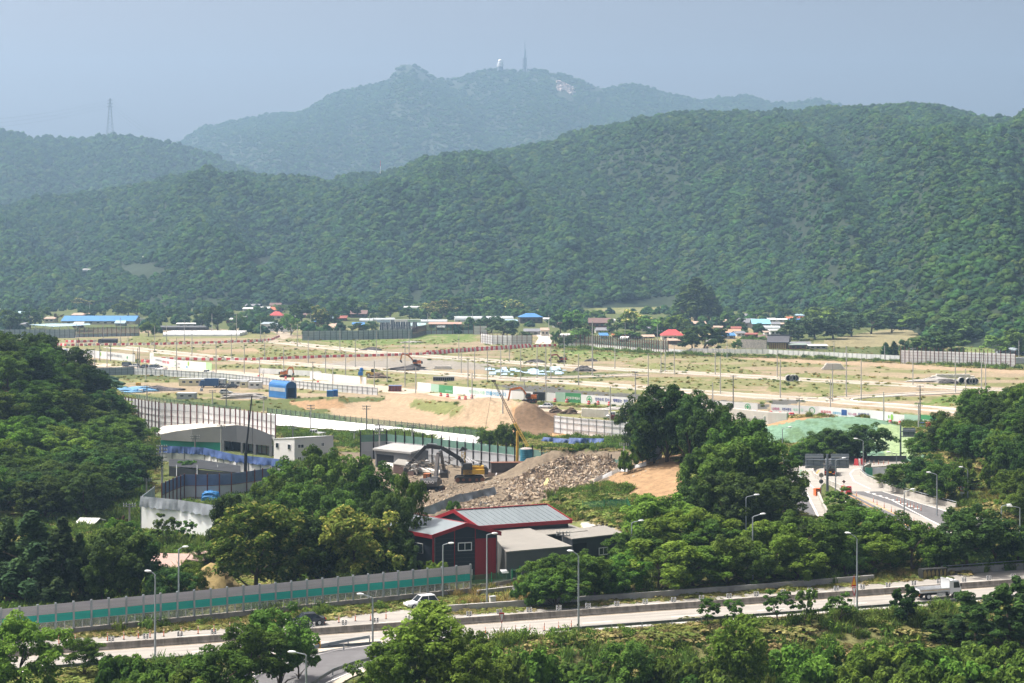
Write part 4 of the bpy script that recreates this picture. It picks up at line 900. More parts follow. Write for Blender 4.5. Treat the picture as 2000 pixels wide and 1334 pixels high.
fence('curved_tarp_fence', 'curved yard fence with maroon posts, white panels below and blue tarpaulin above', cv, 4.6, 2.1, (('white_panel',0,2.5,mat('dusty white panel', (.52,.52,.52), .7, .15, .5),.07),('blue_tarpaulin',2.5,4.5,mat('blue grey tarpaulin', (.12,.165,.29), .6, .25, .4),.05)), BROWN, 4.7, (.3,2.45), BROWN, 'noise fence', .1)
up_ = TL(4.2,(312,871),(360,873),(400,875),(462,889),(532,896),(566,900)); t = fence('draped_tarp_fence', 'yard fence draped with dark blue tarpaulin in front of the arched warehouse', up_, 4.2, 3, (('white_sheet',.9,3.0,PANW,.06),), DPOLE, 4.2, pr=.06, cat='noise fence')
b = MB()
for i in range(5): cloth(b, up_[i]-up_[0], up_[i+1]-up_[0], 2.7, 4.3, 26, .35, i+11)
b.build('tarpaulin', TARPB, t)
t = thing('netted_dark_shed', 'low dark netted shed with torn roof inside the tarp yard', 'shed', gpt(400, 930)); o = t.location
MB().slab([D(330,898,405)-o, D(392,899,402)-o, D(470,911,392)-o, D(470,925,388)-o, D(380,915,395)-o, D(330,912,398)-o], .15).build('roof', mat('black netting', (.03,.034,.04), .9, .3, .5), t)
b = MB(); b.quad(D(330,912,397)-o, D(472,925,387)-o, D(472,940,387)-o, D(330,930,397)-o); b.build('wall', mat('black netting', ()), t)
b = MB()
for x in (345,385,425,460): b.tube(D(x,908,394)-o, D(x,935,390)-o, .08)
b.build('post', DSTEEL, t)
def lump(name, label, cat, p, dims, m, seed=0, n=14, rz=0, rough=.25, part=None, boxy=None):
    r = random.Random(seed); t = thing(name, label, cat, p, rz); vs = []; fs = []; k = 26; rows = 10
    if boxy is None: boxy = 'cover' in name or 'load' in name or 'bale' in name
    for j in range(rows+1):
        s = j/rows; a = (math.pi/2)*s
        for i in range(k):
            q = 2*math.pi*i/k; f = 1+rough*(vnoise(math.cos(q)*2+seed*3.1+5, math.sin(q)*2+j*.7)-.5)*2
            if boxy:
                cx = math.copysign(abs(math.cos(q))**.6, math.cos(q)); sy = math.copysign(abs(math.sin(q))**.6, math.sin(q)); rr = math.cos(a)**.5 if j < rows else 0; zz = math.sin(a)
            else: cx, sy = math.cos(q), math.sin(q); rr = (1-s)**.9; zz = s**.8*(1.15-.15*s)
            hz = 1+rough*1.3*(vnoise(rr*cx*4+seed*1.7+9, rr*sy*4+3)-.5)*(1 if not boxy else .5)
            vs.append((dims[0]/2*rr*cx*f, dims[1]/2*rr*sy*f, dims[2]*zz*hz-(.3 if j == 0 else 0)))
    for j in range(rows):
        for i in range(k): fs.append((j*k+i, j*k+(i+1) % k, (j+1)*k+(i+1) % k, (j+1)*k+i))
    MB().add(vs, fs).build(part or 'cover', m, t); return t
lump('covered_heap', 'bright blue tarpaulin heap against the curved fence beside the black crane', 'covered heap', gpt(470,951), (3.4,2.6,2.4), TARPL, 1); lump('covered_heap', 'crumpled blue tarpaulin over a low heap in front of the curved fence', 'covered heap', gpt(411,977), (3.3,2.4,1.7), TARPL, 2)
lump('debris_heap', 'grey stone heap inside the curved fence near the black crane', 'debris heap', gpt(436,966), (3.5,2.6,1.3), mat('grey stones', (.27,.25,.22), .9, .4, 1.5, bump=.4), 4, rough=.6); lump('debris_heap', 'pale sacks and scrap heap right of the black crane', 'debris heap', gpt(505,958), (5,3,1.2), mat('broken boards', (.14,.115,.09), .9, .6, 2), 6, rough=.6)
lump('debris_heap', 'small brown heap of broken boards beside the blue tarpaulins', 'debris heap', gpt(448,962), (4,3,1.2), mat('broken boards', (.14,.115,.09), .9, .6, 2), 3)
# warehouse with arched membrane roof
t = thing('arched_warehouse', 'large grey warehouse with arched beige membrane roof and teal lower side band', 'warehouse', gpt(432, 880)); o = t.location
fr = [D(*p)-o for p in ((314,848,455),(345,842,453),(375,838,451),(405,834.5,450),(432,832.5,449),(462,830,446),(485,833,442),(508,840,439),(531,850,436))]
bk = [D(*p)-o for p in ((303,841,470),(322,831,475),(342,825,480),(368,820.5,483),(398,820,483),(425,824,478),(455,828,470),(490,838,462),(520,849,455))]
b = MB()
for i in range(8): b.quad(fr[i], fr[i+1], bk[i+1], bk[i])
b.build('roof', mat('beige membrane', (.56,.53,.46), .6, .08, .15), t)
def lowz(v, z): return Vector((v.x, v.y, z))
b = MB(); wz = [D(317,859,455)-o, D(432,863,449)-o]
for i in range(4): b.quad(lowz(fr[i], 1.9), lowz(fr[i+1], 1.9), fr[i+1]-Vector((0,0,.02)), fr[i]-Vector((0,0,.02)))
b.build('side_wall', mat('grey membrane', (.27,.27,.265), .6, .1, .3), t)
b = MB(); b.quad(lowz(fr[0], -.4), lowz(fr[4], -.4), lowz(fr[4], 1.9), lowz(fr[0], 1.9)); b.build('teal_band', mat('teal curtain', (.02,.25,.19), .6, .1, .5), t)
b = MB()
for i in range(4, 8): b.quad(lowz(fr[i], 2.3), lowz(fr[i+1], 2.3), fr[i+1]-Vector((0,0,.02)), fr[i]-Vector((0,0,.02)))
DG = mat('dark grey gable', (.10,.105,.115), .6, .1, .3); b.build('gable_wall', DG, t)  # darker than the side wall: the gable's shade is put into its colour
def lerp(a, c, f): return a+(c-a)*f
for f0, f1, nm in ((0,.06,'pillar'),(.39,.43,'pillar'),(.64,.69,'pillar'),(.95,1,'pillar')):
    b = MB(); b.slab([lowz(lerp(fr[4],fr[8],f0),-1), lowz(lerp(fr[4],fr[8],f1),-1), lowz(lerp(fr[4],fr[8],f1),2.35), lowz(lerp(fr[4],fr[8],f0),2.35)], .3); b.build(nm, DG, t)
b = MB()
for f0, f1 in ((.06,.39),(.69,.95)): b.quad(lowz(lerp(fr[4],fr[8],f0),-1)+Vector((1,5,0)), lowz(lerp(fr[4],fr[8],f1),-1)+Vector((1,5,0)), lowz(lerp(fr[4],fr[8],f1),2.35)+Vector((1,5,0)), lowz(lerp(fr[4],fr[8],f0),2.35)+Vector((1,5,0)))
b.build('dark_interior', mat('dark doorway', ()), t)
# white site office
A = G(575, 856, 5.6); B = G(651, 851.5, 5.6); E = G(544, 859.5, 5.0); A.z = B.z = E.z = 0
E = A+Vector((-5.2,6.2,0)); C3 = B+(E-A)
t, C = shell('white_site_office', 'white two storey site office with low pitched roof beside the warehouse', [A, B, C3, E], [5.7,5.7,5.0,5.0], mat('white office wall', (.62,.62,.62), .6, .06, .4), LGREY)
d = (C[1]-C[0]).normalized(); n = Vector((d.y, -d.x, 0)); d2 = (C[3]-C[0]).normalized(); n2 = Vector((-abs(d2.y), -abs(d2.x), 0))
window(t, C[0]+d*1.5+n*.02+Vector((0,0,3.8)), 1.5, .8, d, n); window(t, C[0]+d*6.9+n*.02+Vector((0,0,3.9)), .7, .8, d, n); window(t, C[0]+d*1.2+n*.02+Vector((0,0,1.1)), .8, .8, d, n)
window(t, C[0]+d2*1.9+n2*.02+Vector((0,0,3.6)), .9, 1.0, d2, n2); window(t, C[0]+d2*6.6+n2*.02+Vector((0,0,3.6)), .9, 1.0, d2, n2)
# open shed and wreckage
A = gz(733,876,4.0); B = gz(801,883,4.0); E = A+Vector((3.5,7.5,0))
t = gable('open_shed', 'open fronted shed with white slab roof in front of the dark post fence', A, B, E, 3.6, 4.0, mat('shed wall', (.16,.17,.18), .7, .15, .5), mat('white slab roof', (.34,.34,.33), .7, .1, .4), None, .5, flat=True, th=.45)
d = (B-A).normalized(); n = Vector((d.y,-d.x,0)); MB().slab([d*.4+n*.03, d*5.8+n*.03, d*5.8+n*.03+Vector((0,0,2.9)), d*.4+n*.03+Vector((0,0,2.9))], .05).build('dark_opening', mat('dark doorway', ()), t)
A = gz(768,906,1.9); B = gz(808,912,1.9); E = A+Vector((.8,4.6,0)); gable('brown_hut', 'small brown hut with flat pale roof beside the open shed', A, B, E, 1.8, 2.3, mat('brown hut wall', (.09,.055,.045), .8, .2, 1), ROOFC, None, .15, flat=True)
r = random.Random(5); t = thing('collapsed_steel_frame', 'tangle of broken steel bars and bent sheets between excavator and dark fence', 'wreckage', gpt(830, 925)); o = t.location
b = MB()
for i in range(70):
    p = D(r.uniform(795,890), r.uniform(898,922), r.uniform(372,392))-o; q = p+Vector((r.uniform(-2,2), r.uniform(-1,1), r.uniform(-.8,.9))); b.bar(p, q, r.uniform(.06,.2))
b.build('bars', mat('rusty wreck', (.20,.18,.16), .8, .5, 1.5), t); b = MB()
for i in range(26):
    p = D(r.uniform(795,895), r.uniform(900,925), r.uniform(370,392))-o; u1 = Vector((r.uniform(-1,1), r.uniform(-.5,.5), r.uniform(-.5,.5)))*1.2; v1 = Vector((r.uniform(-.5,.5), r.uniform(-.5,.5), r.uniform(-.6,.6)))*1.2; b.quad(p, p+u1, p+u1+v1, p+v1)
b.build('sheets', mat('bent sheet', (.40,.40,.38), .7, .4, 1), t)
t = thing('leaning_steel_truss', 'pale leaning steel beams and struts right of the drill mast', 'wreckage', gpt(925, 930)); o = t.location; b = MB()
for x0,y0,x1,y1 in ((908,896,938,922),(912,892,930,918),(920,898,936,905),(905,905,925,925),(915,900,920,926),(945,925,975,907),(975,907,968,930),(977,906,1000,928),(985,907,1003,927),(955,922,977,907)): b.bar(D(x0,y0,396)-o, D(x1,y1,392)-o, .2)
b.build('beams', mat('pale steel', (.42,.42,.43), .6, .2, 1), t)
t = thing('long_white_wrapped_pipe', 'long white wrapped pipe lying in front of the sheds', 'pipe', gpt(770,920)); o = t.location; b = MB(); b.path([gpt(x,y)+Vector((0,0,.6))-o for x,y in ((752,915),(790,921),(830,926),(872,930))], .75, 12); b.build('pipe', mat('white wrap', (.62,.60,.55), .7, .1, .5), t)
t = thing('rusty_container', 'dark rusty open topped steel skip half buried beside the yellow mast', 'skip', gpt(991,939), R(6)); MB().box((0,0,.7),(6.6,2.2,1.9)).build('body', mat('dark rust', (.075,.06,.055), .8, .3, 1), t); MB().box((0,0,1.7),(6.8,2.4,.1)).build('rim', mat('rust brown', ()), t)
t = thing('concrete_slab', 'flat pinkish concrete slab lying beside the rusty skip', 'slab', gpt(970,931)); MB().box((0,0,.5),(5,3.5,.9)).build('slab', mat('pinkish concrete', (.36,.30,.27), .9, .2, .6), t)
# ---------------------------------------------------------------- machines
def excavator(label, p, rz, body, arm, boom, sc=1.0, cabm=None, low=None, swing=0, text=None, stick=None, bucket=True):
    """boom: list of (forward, height) points: foot, knee, end, tip ; +x is forward"""
    t = thing('excavator', label, 'excavator', p, rz); t.scale = (sc,)*3
    tr = mat('track steel', (.035,.034,.032), .8, .3, 2)
    for s in (-1, 1):
        q = MB().prism([(-1.9,.05),(1.9,.05),(2.25,.35),(2.2,.75),(1.85,.95),(-1.85,.95),(-2.2,.75),(-2.25,.35)], (s*1.25-.3, s*1.25+.3)).build('track', tr, t)
        w = MB()
        for x in (-1.9,-1,0,1,1.9): w.tube((x,s*1.25+s*.31,.5),(x,s*1.25+s*.36,.5),.34 if abs(x) > 1.5 else .22,n=12)
        w.build('roller', mat('rust brown', (.16,.07,.04), .8, .2, 2), q)
    MB().box((0,0,.8),(1.8,1.9,.5)).tube((0,0,1.0),(0,0,1.3),.8,n=16).build('undercarriage', tr, t)
    u = thing('upper', None, None); bpy.data.objects.remove(u)
    c, s_ = math.cos(swing), math.sin(swing); M = Matrix.Rotation(swing, 4, 'Z')
    def part(b, nm, m, par=t): b.v = [tuple(M @ Vector(v)) for v in b.v]; return b.build(nm, m, par)
    bd = part(MB().box((-.6,0,1.65),(3.3,2.7,.7)).box((-1.0,-.3,2.2),(2.3,1.9,.5)), 'body', body)
    part(MB().prism([(-2.75,1.3),(-2.2,1.25),(-2.2,2.45),(-2.6,2.4),(-2.85,2.0)], (-1.35,1.35)), 'counterweight', low or body)
    part(MB().box((-1.1,-.6,2.5),(1.5,1.0,.16)).tube((-1.6,.5,2.4),(-1.6,.5,2.95),.08), 'hood', low or body)
    cb = part(MB().prism([(-.35,1.35),(1.25,1.35),(1.3,2.1),(.95,2.95),(-.35,2.95)], (.35,1.35)), 'cab', cabm or body)
    part(MB().prism([(.0,2.0),(1.2,2.0),(1.24,2.15),(.92,2.85),(.0,2.85)], (.33,1.37)).prism([(1.27,1.7),(1.335,2.1),(.98,2.9),(.93,2.9)],(.45,1.25)), 'cab_window', GLASS, cb)
    if text: 
        q = lettering(text, .42, mat('white lettering', (.8,.8,.8), .6, 0)); q.parent = bd; q.location = M @ Vector((-2.86,0,1.95)); q.rotation_euler = (R(90),0,R(-90)+swing)
    B = [Vector((x,-.35,z)) for x, z in boom]
    m = MB()
    for i, (w0, w1) in zip(range(len(B)-3 if stick is None else stick), ((.42,.6),(.6,.45),(.45,.4))): m.bar(B[i], B[i+1], .45, .6)
    k = len(B)-3 if stick is None else stick
    bo = part(m, 'boom', arm)
    part(MB().bar(B[k], B[k+1], .36, .5), 'stick', arm); part(MB().tube(B[0]+Vector((.5,.25,-.1)), B[1]+(B[0]-B[1])*.2+Vector((0,.25,-.2)), .1).tube(B[0]+Vector((.5,-.25,-.1)), B[1]+(B[0]-B[1])*.2+Vector((0,-.25,-.2)), .1).tube(B[k-1]+(B[k]-B[k-1])*.3+Vector((0,0,.45)), B[k]+(B[k]-B[k+1]).normalized()*.5, .09), 'cylinder', STEEL, bo)
    if bucket:
        e = B[k+1]; dx = (B[k+2]-e); 
        part(MB().prism([(e.x-.25,e.z+.25),(e.x+.35,e.z+.1),(e.x+dx.x*.6+.45,e.z+dx.z*.5),(e.x+dx.x,e.z+dx.z),(e.x+dx.x*.9-.35,e.z+dx.z*.85),(e.x-.5,e.z-.25)], (-.95,.25)), 'bucket', low or tr)
    return t
def lettering(body, h, m, name='lettering'):
    cu = bpy.data.curves.new('text', 'FONT'); cu.body = body; cu.align_x = 'CENTER'; cu.align_y = 'CENTER'; cu.extrude = .005; cu.offset = .02
    o = bpy.data.objects.new('text', cu); me = bpy.data.meshes.new_from_object(o); bpy.data.objects.remove(o)
    ys = [v.co.y for v in me.vertices]; xs = [v.co.x for v in me.vertices]
    k = h/(max(ys)-min(ys))
    for v in me.vertices: v.co *= k
    me.materials.clear(); me.materials.append(m); o = link(name, me); o['w'] = (max(xs)-min(xs))*k; return o
MGREY = mat('machine grey', (.07,.072,.075), .5, .25, 1.2); MDARK = mat('dark steel', (.045,.043,.042), .6, .3, 1.5)
excavator('grey excavator seen from behind, its boom raised, standing on rubble', gpt(844,966), R(80), MGREY, mat('worn boom', (.11,.10,.095), .6, .35, 1.5), [(.6,2.0),(2.6,5.6),(5.0,5.8),(7.2,2.6),(7.6,1.4)], .95, mat('orange cab', (.42,.14,.05), .5, .2, 1), MGREY, text='VOLVO').scale = (1.22,)*3
excavator('yellow long boom excavator on the rubble, its dark arm folded down to the left', gpt(917,943), R(184), YEL, MDARK, [(.5,2.0),(1.4,3.5),(4.2,5.2),(6.6,5.5),(9.3,2.6),(9.9,1.3)], 1.3, MDARK, MGREY, stick=3)
ms = mat('worn yellow mast', (.50,.33,.06), .6, .35, 1.5)
t = thing('drill_mast', 'upright yellow lattice drill mast with a black head behind the yellow excavator', 'drill', gpt(905,938)); b = MB(); k = gpt(905,938).y/F; h = 62*k
for sx in (-.32,.32):
    for sy in (-.3,.3): b.tube((sx,sy,0),(sx,sy,h*.9),.07,n=6)
for i in range(14):
    z = h*.9*i/14; z2 = h*.9*(i+1)/14; s = (-1)**i; b.tube((-.32*s,-.3,z),(.32*s,-.3,z2),.04,n=5).tube((-.32*s,.3,z),(.32*s,.3,z2),.04,n=5)
b.build('mast', ms, t); MB().box((0,0,h*.2),(.9,.8,h*.4)).build('gearbox', MDARK, t); MB().prism([(-1,h*.9),(.9,h*.97),(.6,h),(-.2,h*1.06),(-.5,h)],(-.35,.35)).build('head', MDARK, t)
t = thing('yellow_mast_crane', 'slim yellow crane mast beside the blue tank with a dark lattice boom reaching up left', 'crane', gpt(1010,936)); o = t.location; b = MB()
MB().tube((0,0,0), D(1010.5,842,o.y)-o, .32,.27,10).build('mast', ms, t)
P0, P1, P2 = D(1031,872,o.y+2)-o, D(1005,826,o.y+4)-o, D(964,743,o.y+9)-o
def lattice(b, a, c, w0, w1, n, r):
    a = Vector(a); c = Vector(c); d = (c-a).normalized(); u = d.cross(Vector((0,1,0))).normalized(); v = d.cross(u)
    K = [(1,1),(-1,1),(-1,-1),(1,-1)]
    for x, y in K: b.tube(a+u*x*w0+v*y*w0, c+u*x*w1+v*y*w1, r, n=5)
    for i in range(n):
        f0, f1 = i/n, (i+1)/n; wa, wb = w0+(w1-w0)*f0, w0+(w1-w0)*f1; p, q = a+(c-a)*f0, a+(c-a)*f1
        for j in range(4):
            x, y = K[j]; x2, y2 = K[(j+1) % 4]; b.tube(p+u*x*wa+v*y*wa, q+u*x2*wb+v*y2*wb, r*.6, n=4)
b = MB(); lattice(b, P0, P1, .2, .26, 12, .06); b.build('lower_boom', ms, t); b = MB(); lattice(b, P1, P2, .22, .12, 18, .055); b.build('upper_boom', mat('dark brown steel', (.06,.045,.035), .7, .3, 1), t)
b = MB(); b.tube(P2, D(946,850,o.y+4)-o, .03, n=4); b.build('cable', BLACK, t); MB().box(tuple(D(1030,878,o.y+2)-o),(.8,.6,.7)).build('hook_block', ORANGE, t); MB().box(tuple(D(964,744,o.y+9)-o),(.9,.4,.4)).build('boom_head', BLACK, t)
t = thing('blue_water_tank', 'ribbed blue water tank with pale dirty lid standing on a steel frame', 'water tank', gpt(1028,934)); k = gpt(1028,934).y/F; r_ = 12.3*k; z0 = 18*k; z1 = 42*k; b = MB(); tb = mat('faded blue tank', (.035,.19,.27), .6, .3, 1)
for i in range(6): za = z0+(z1-z0)*i/6; zb = z0+(z1-z0)*(i+1)/6; b.tube((0,0,za),(0,0,(za+zb)/2),r_*.97,r_,24,False).tube((0,0,(za+zb)/2),(0,0,zb),r_,r_*.97,24,False)
b.tube((0,0,z0),(0,0,z0+.02),r_*.97,n=24).build('tank', tb, t); MB().dome((0,0,z1),r_*.97,24,5,sz=.28).build('lid', mat('dirty lid', (.40,.36,.34), .8, .3, 1), t)
b = MB()
for x in (-1,0,1):
    for y in (-1,1): b.tube((x*r_*.85,y*r_*.6,-1),(x*r_*.85,y*r_*.6,z0),.12)
b.box((0,0,z0-.12),(r_*2.6,r_*2.2,.22)).build('frame', MDARK, t)
p = gpt(478,966); t = thing('black_mast_crane', 'tall black mobile crane mast leaning up behind the yellow green tree at left', 'crane', p); b = MB(); b.tube((0,0,0), D(480,884,p.y)-p, .34,.3,10); b.build('mast', mat('black steel', (.018,.02,.024), .5, .2, 1), t); MB().tube(D(480,884,p.y)-p, D(492,773,p.y)-p, .22,.1,8).build('boom', mat('black steel', ()), t)
MB().tube(D(492,774,p.y)-p, D(494,930,p.y)-p, .03, n=4).build('cable', BLACK, t); MB().box(tuple(D(472.5,929,p.y)-p),(.75,.7,1.0)).build('orange_box', ORANGE, t); MB().tube(D(488,965,p.y)-p, D(488,927,p.y)-p, .22,n=8).build('short_post', mat('black steel', ()), t)
# rubble heap: chunks strewn over the modelled heap
ch = []
for i in range(6):
    r = random.Random(i); b = MB(); dm = [(.9,.7,.5),(1.6,.16,.12),(1.3,.5,.1),(.5,.5,.4),(2.4,.12,.1),(.8,.5,.6)][i]; b.box((0,0,0), dm); b.v = [(x*(1+r.uniform(-.25,.25)), y*(1+r.uniform(-.25,.25)), z*(1+r.uniform(-.25,.25))) for x, y, z in b.v]
    me = bpy.data.meshes.new('rubble piece'); me.from_pydata(b.v, [], b.f); me.materials.append(mat('rubble %d' % (i % 6), [(.36,.29,.21),(.30,.22,.145),(.42,.38,.32),(.31,.24,.165),(.21,.155,.105),(.13,.10,.08)][i], .9, .4, .7)); ch.append(loose('rubble piece', me))
def strew(name, label, cat, polys, n, protos, smin, smax, sink=0, grow=None, wt=None, flat=False, tiltn=.6, dens=True):
    pts = []; 
    while len(pts) < n:
        k = rng.integers(0, len(polys)) if not wt else rng.choice(len(polys), p=wt); pl = np.array(polys[k]); x = rng.uniform(pl[:,0].min(), pl[:,0].max()); y = rng.uniform(pl[:,1].min(), pl[:,1].max())
        if not inpoly(np.array([x]), np.array([y]), polys[k])[0]: continue
        p = hit(x, y) if not flat else gpt(x, y); pts.append((p.x, p.y, p.z-sink))
    s = smin+(smax-smin)*rng.random(n)**1.6
    return scatter(name, np.array(pts), np.stack([s, s, s], 1), rng.integers(0, len(protos), n), protos, label, cat, tiltn=tiltn)
strew('demolition_rubble', 'heap of demolition rubble, splintered boards and concrete chunks', 'rubble', [[(1000,937),(1062,910),(1100,896),(1140,892),(1187,896),(1208,912),(1160,945),(1095,966),(1030,980),(990,975)]], 5200, ch, .35, 1.15, .05)
strew('scattered_rubble', 'broken concrete chunks scattered over the dark soil around the excavators', 'rubble', [[(770,925),(900,930),(1000,937),(1040,960),(1020,985),(900,1000),(830,985),(760,950)],[(820,985),(1000,975),(1060,960),(1000,1000),(850,1000)],[(1180,905),(1320,900),(1180,960),(1100,975)]], 2600, ch, .15, .7, .05, wt=[.6,.3,.1])
t = thing('yellow_plank', 'faded yellow sheet strip lying on the rubble heap', 'sheet', hit(1066,950)); MB().slab([(-.5,-1.2,.35),(.1,-1.3,.3),(.7,1.5,1.3),(.2,1.6,1.4)],.05).build('sheet', mat('faded yellow', (.55,.48,.22), .8, .15, 1), t)
t = thing('white_sheet_strip', 'torn white and blue sheet strip lying up the dirt slope', 'sheet', hit(1200,930)); o = t.location; b = MB(); Q = [hit(x,y)+Vector((0,0,.2))-o for x,y in ((1160,946),(1175,939),(1195,931),(1212,923),(1225,924),(1240,917),(1262,912))]
for a, c in zip(Q[:-1],Q[1:]): b.slab([a, c, c+Vector((.1,.4,.8)), a+Vector((.1,.4,.6))],.05)
b.build('sheet', PANW, t)
t = thing('grey_tarpaulin_strip', 'crumpled grey blue tarpaulin fence behind the red edged roof', 'tarpaulin', gpt(870,1003)); o = t.location; b = MB(); cloth(b, gpt(826,1012)-o, gpt(900,1000)-o, 0, 1.6, 30, .5, 5); cloth(b, gpt(900,1000)-o, gpt(965,992)-o, 0, 1.4, 24, .5, 6); b.build('sheet', TARPG, t); MB().slab([D(938,978,o.y)-o,D(945,990,o.y)-o,D(935,992,o.y)-o],.06).slab([D(946,980,o.y)-o,D(965,988,o.y)-o,D(965,993,o.y)-o,D(945,993,o.y)-o],.06).build('board', LGREY, t)
p = hit(1268,905); t = thing('curved_white_panel', 'curved white wall panel with blue tarpaulin at the foot of the big knoll tree', 'panel', p); b = MB(); o = p
for i in range(6):
    a0, a1 = i/6, (i+1)/6
    f = lambda q: D(1261+q*30, 909-4*q+8*q*q, p.y+q*2)-o
    g_ = lambda q: D(1261+q*34, 893-34*q**.8, p.y+q*2)-o
    b.quad(f(a0), f(a1), g_(a1), g_(a0))
b.build('panel', mat('shaded white panel', (.5,.5,.5), .7, .1, .5), t); MB().slab([D(1260.5,892,p.y-.1)-o, D(1261,878,p.y-.1)-o, D(1277,866,p.y-.1)-o, D(1276,874,p.y-.1)-o, D(1266,890,p.y-.1)-o],.05).build('tarpaulin', TARPL, t)
t = thing('blue_tarpaulin_cover', 'long blue tarpaulin laid over the earth edge behind the rubble', 'tarpaulin', gpt(1120,868)); o = t.location; b = MB(); cloth(b, gpt(1062,864)-o, gpt(1112,868)-o, .1, 1.4, 20, 1.2, 21); cloth(b, gpt(1112,868)-o, gpt(1180,870)-o, .1, 1.7, 26, 1.4, 22); b.build('sheet', TARPB, t); t = thing('blue_tarpaulin_cover', 'short blue tarpaulin end beside the light bush left of the white panel', 'tarpaulin', gpt(1228,872)); o = t.location; b = MB(); cloth(b, gpt(1228,872)-o, gpt(1262,871)-o, .1, 1.3, 16, 1.0, 23); b.build('sheet', TARPB, t)
# green wire fences and utility pole by the red building
fence('green_wire_fence', 'green wire fence on a low wall between noise barrier and building', GP((918,1150),(960,1147),(1000,1140),(1030,1128)), 1.9, 2.4, (('mesh',.5,1.8,mat('green wire', (.04,.20,.10), .7, .1, 1, alpha=.35),.02),('low_wall',-.2,.5,CONC2,.2)), GREENF, 2.0, pr=.06)
fence('green_wire_fence', 'green wire fence along the sloping lane right of the long hall', GP((1138,1030),(1180,1033),(1225,1036),(1236,1052),(1222,1066)), 1.7, 2.4, (('mesh',.1,1.6,mat('green wire', (.04,.20,.10), .7, .1, 1, alpha=.35),.02),), GREENF, 1.8, pr=.05)
# ---------------------------------------------------------------- vehicles
def wheels(t, xs, W, r=.33, tw=.24):
    for x in xs:
        for s in (-1, 1):
            q = MB().tube((x,s*(W/2-tw),r),(x,s*W/2,r),r,n=18).build('wheel', BLACK, t); MB().tube((x,s*W/2-s*.01,r),(x,s*W/2+s*.012,r),r*.62,n=14).build('rim', LGREY, q)
LITE = mat('headlight glass', (.75,.75,.72), .15, 0); TAIL = mat('tail light', (.45,.02,.02), .3, 0)
def car(kind, label, p, rz, m, group=None):
    L, W, Hh = dict(sedan=(4.7,1.85,1.46), suv=(4.4,1.85,1.62), van=(4.9,1.9,1.95), pickup=(5.0,1.85,1.75))[kind]
    t = thing('car' if kind != 'pickup' else 'pickup_truck', label, 'car' if kind != 'pickup' else 'pickup', p, rz, group); h = L/2; bz = .92 if kind != 'sedan' else .84
    b = MB(); st = [(-h,.35,.62),(-h+.06,.55,.9),(-h+.25,.28,bz+.06),(-h+1,.22,bz+.05),(0,.2,bz),(h-1.25,.22,bz-.02),(h-.4,.26,bz-.14),(h-.08,.36,bz-.24),(h,.42,.62)]
    vs = []; fs = []
    for x, z0, z1 in st:
        w = W/2*(1 if abs(x) < h-.5 else .93 if abs(x) < h-.1 else .82); zm = (z0+z1)/2
        vs += [(x,-w*.96,z0),(x,-w,zm),(x,-w*.95,z1-.02),(x,-w*.8,z1+.03),(x,w*.8,z1+.03),(x,w*.95,z1-.02),(x,w,zm),(x,w*.96,z0)]
    for i in range(len(st)-1):
        for j in range(8): fs.append((i*8+j, (i+1)*8+j, (i+1)*8+(j+1) % 8, i*8+(j+1) % 8))
    fs += [tuple(range(8)), tuple(range(len(st)*8-1, len(st)*8-9, -1))]
    b.add(vs, fs).build('body', m, t, smoothf=True)
    x0, x1, r0, r1 = dict(sedan=(-h+.5,h-1.35,-h+1.25,h-2.1), suv=(-h+.2,h-1.3,-h+.65,h-2.0), van=(-h+.1,h-.75,-h+.25,h-1.5), pickup=(-.2,h-.8,-.1,h-1.5))[kind]
    g = MB(); w0, w1 = W/2*.93, W/2*.76; z0, z1 = bz, Hh-.06
    g.add([(x0,-w0,z0),(x1,-w0,z0),(x1,w0,z0),(x0,w0,z0),(r0,-w1,z1),(r1,-w1,z1),(r1,w1,z1),(r0,w1,z1)], ((0,1,5,4),(1,2,6,5),(2,3,7,6),(3,0,4,7),(4,5,6,7))); g.build('window', GLASS, t)
    f = MB(); f.slab([(r0-.06,-w1-.02,Hh),(r1+.05,-w1-.02,Hh),(r1+.05,w1+.02,Hh),(r0-.06,w1+.02,Hh)], .07)
    for s in (-1, 1):
        for a, c in ((x0,r0),(x1,r1)): f.bar((a,s*w0*1.005,z0),(c,s*w1*1.01,z1), .09)
        xm = (r0+r1)/2; f.bar((xm,s*w0*1.01,z0),(xm,s*w1*1.015,z1), .07)
    f.build('roof', m, t)
    wheels(t, (-h+.85, h-.88), W)
    for s in (-1, 1): MB().box((h-.12,s*W*.36,.68),(.16,.34,.15)).build('headlight', LITE, t); MB().box((-h+.05,s*W*.38,.78),(.14,.28,.17)).build('tail_light', TAIL, t)
    for s in (-1, 1): MB().box((r1+.35,s*(W/2+.06),bz+.12),(.14,.18,.13)).build('mirror', m, t)
    if kind == 'pickup':
        MB().box((-h*.55,0,bz+.1),(h*.85,W*.95,.35)).build('load_bed', m, t)
    return t
CARW = mat('white car paint', (.74,.75,.77), .25, 0, spec=.5); CARD = mat('dark car paint', (.02,.023,.03), .22, 0, spec=.5); CARS = mat('silver car paint', (.34,.36,.38), .3, 0, spec=.5); CARB = mat('blue truck paint', (.03,.09,.22), .35, .1, 1)
def along(px, py, off=0): p = gpt(px, py); p.z = .02; return p
car('suv', 'white crossover car driving left on the merge lane by the barrier', along(823,1187), ang+math.pi+R(4), CARW)
car('sedan', 'dark grey sedan half hidden behind the wide foreground tree', along(597,1221), ang+math.pi, mat('dark grey car paint', (.045,.05,.06), .22, 0, spec=.5))
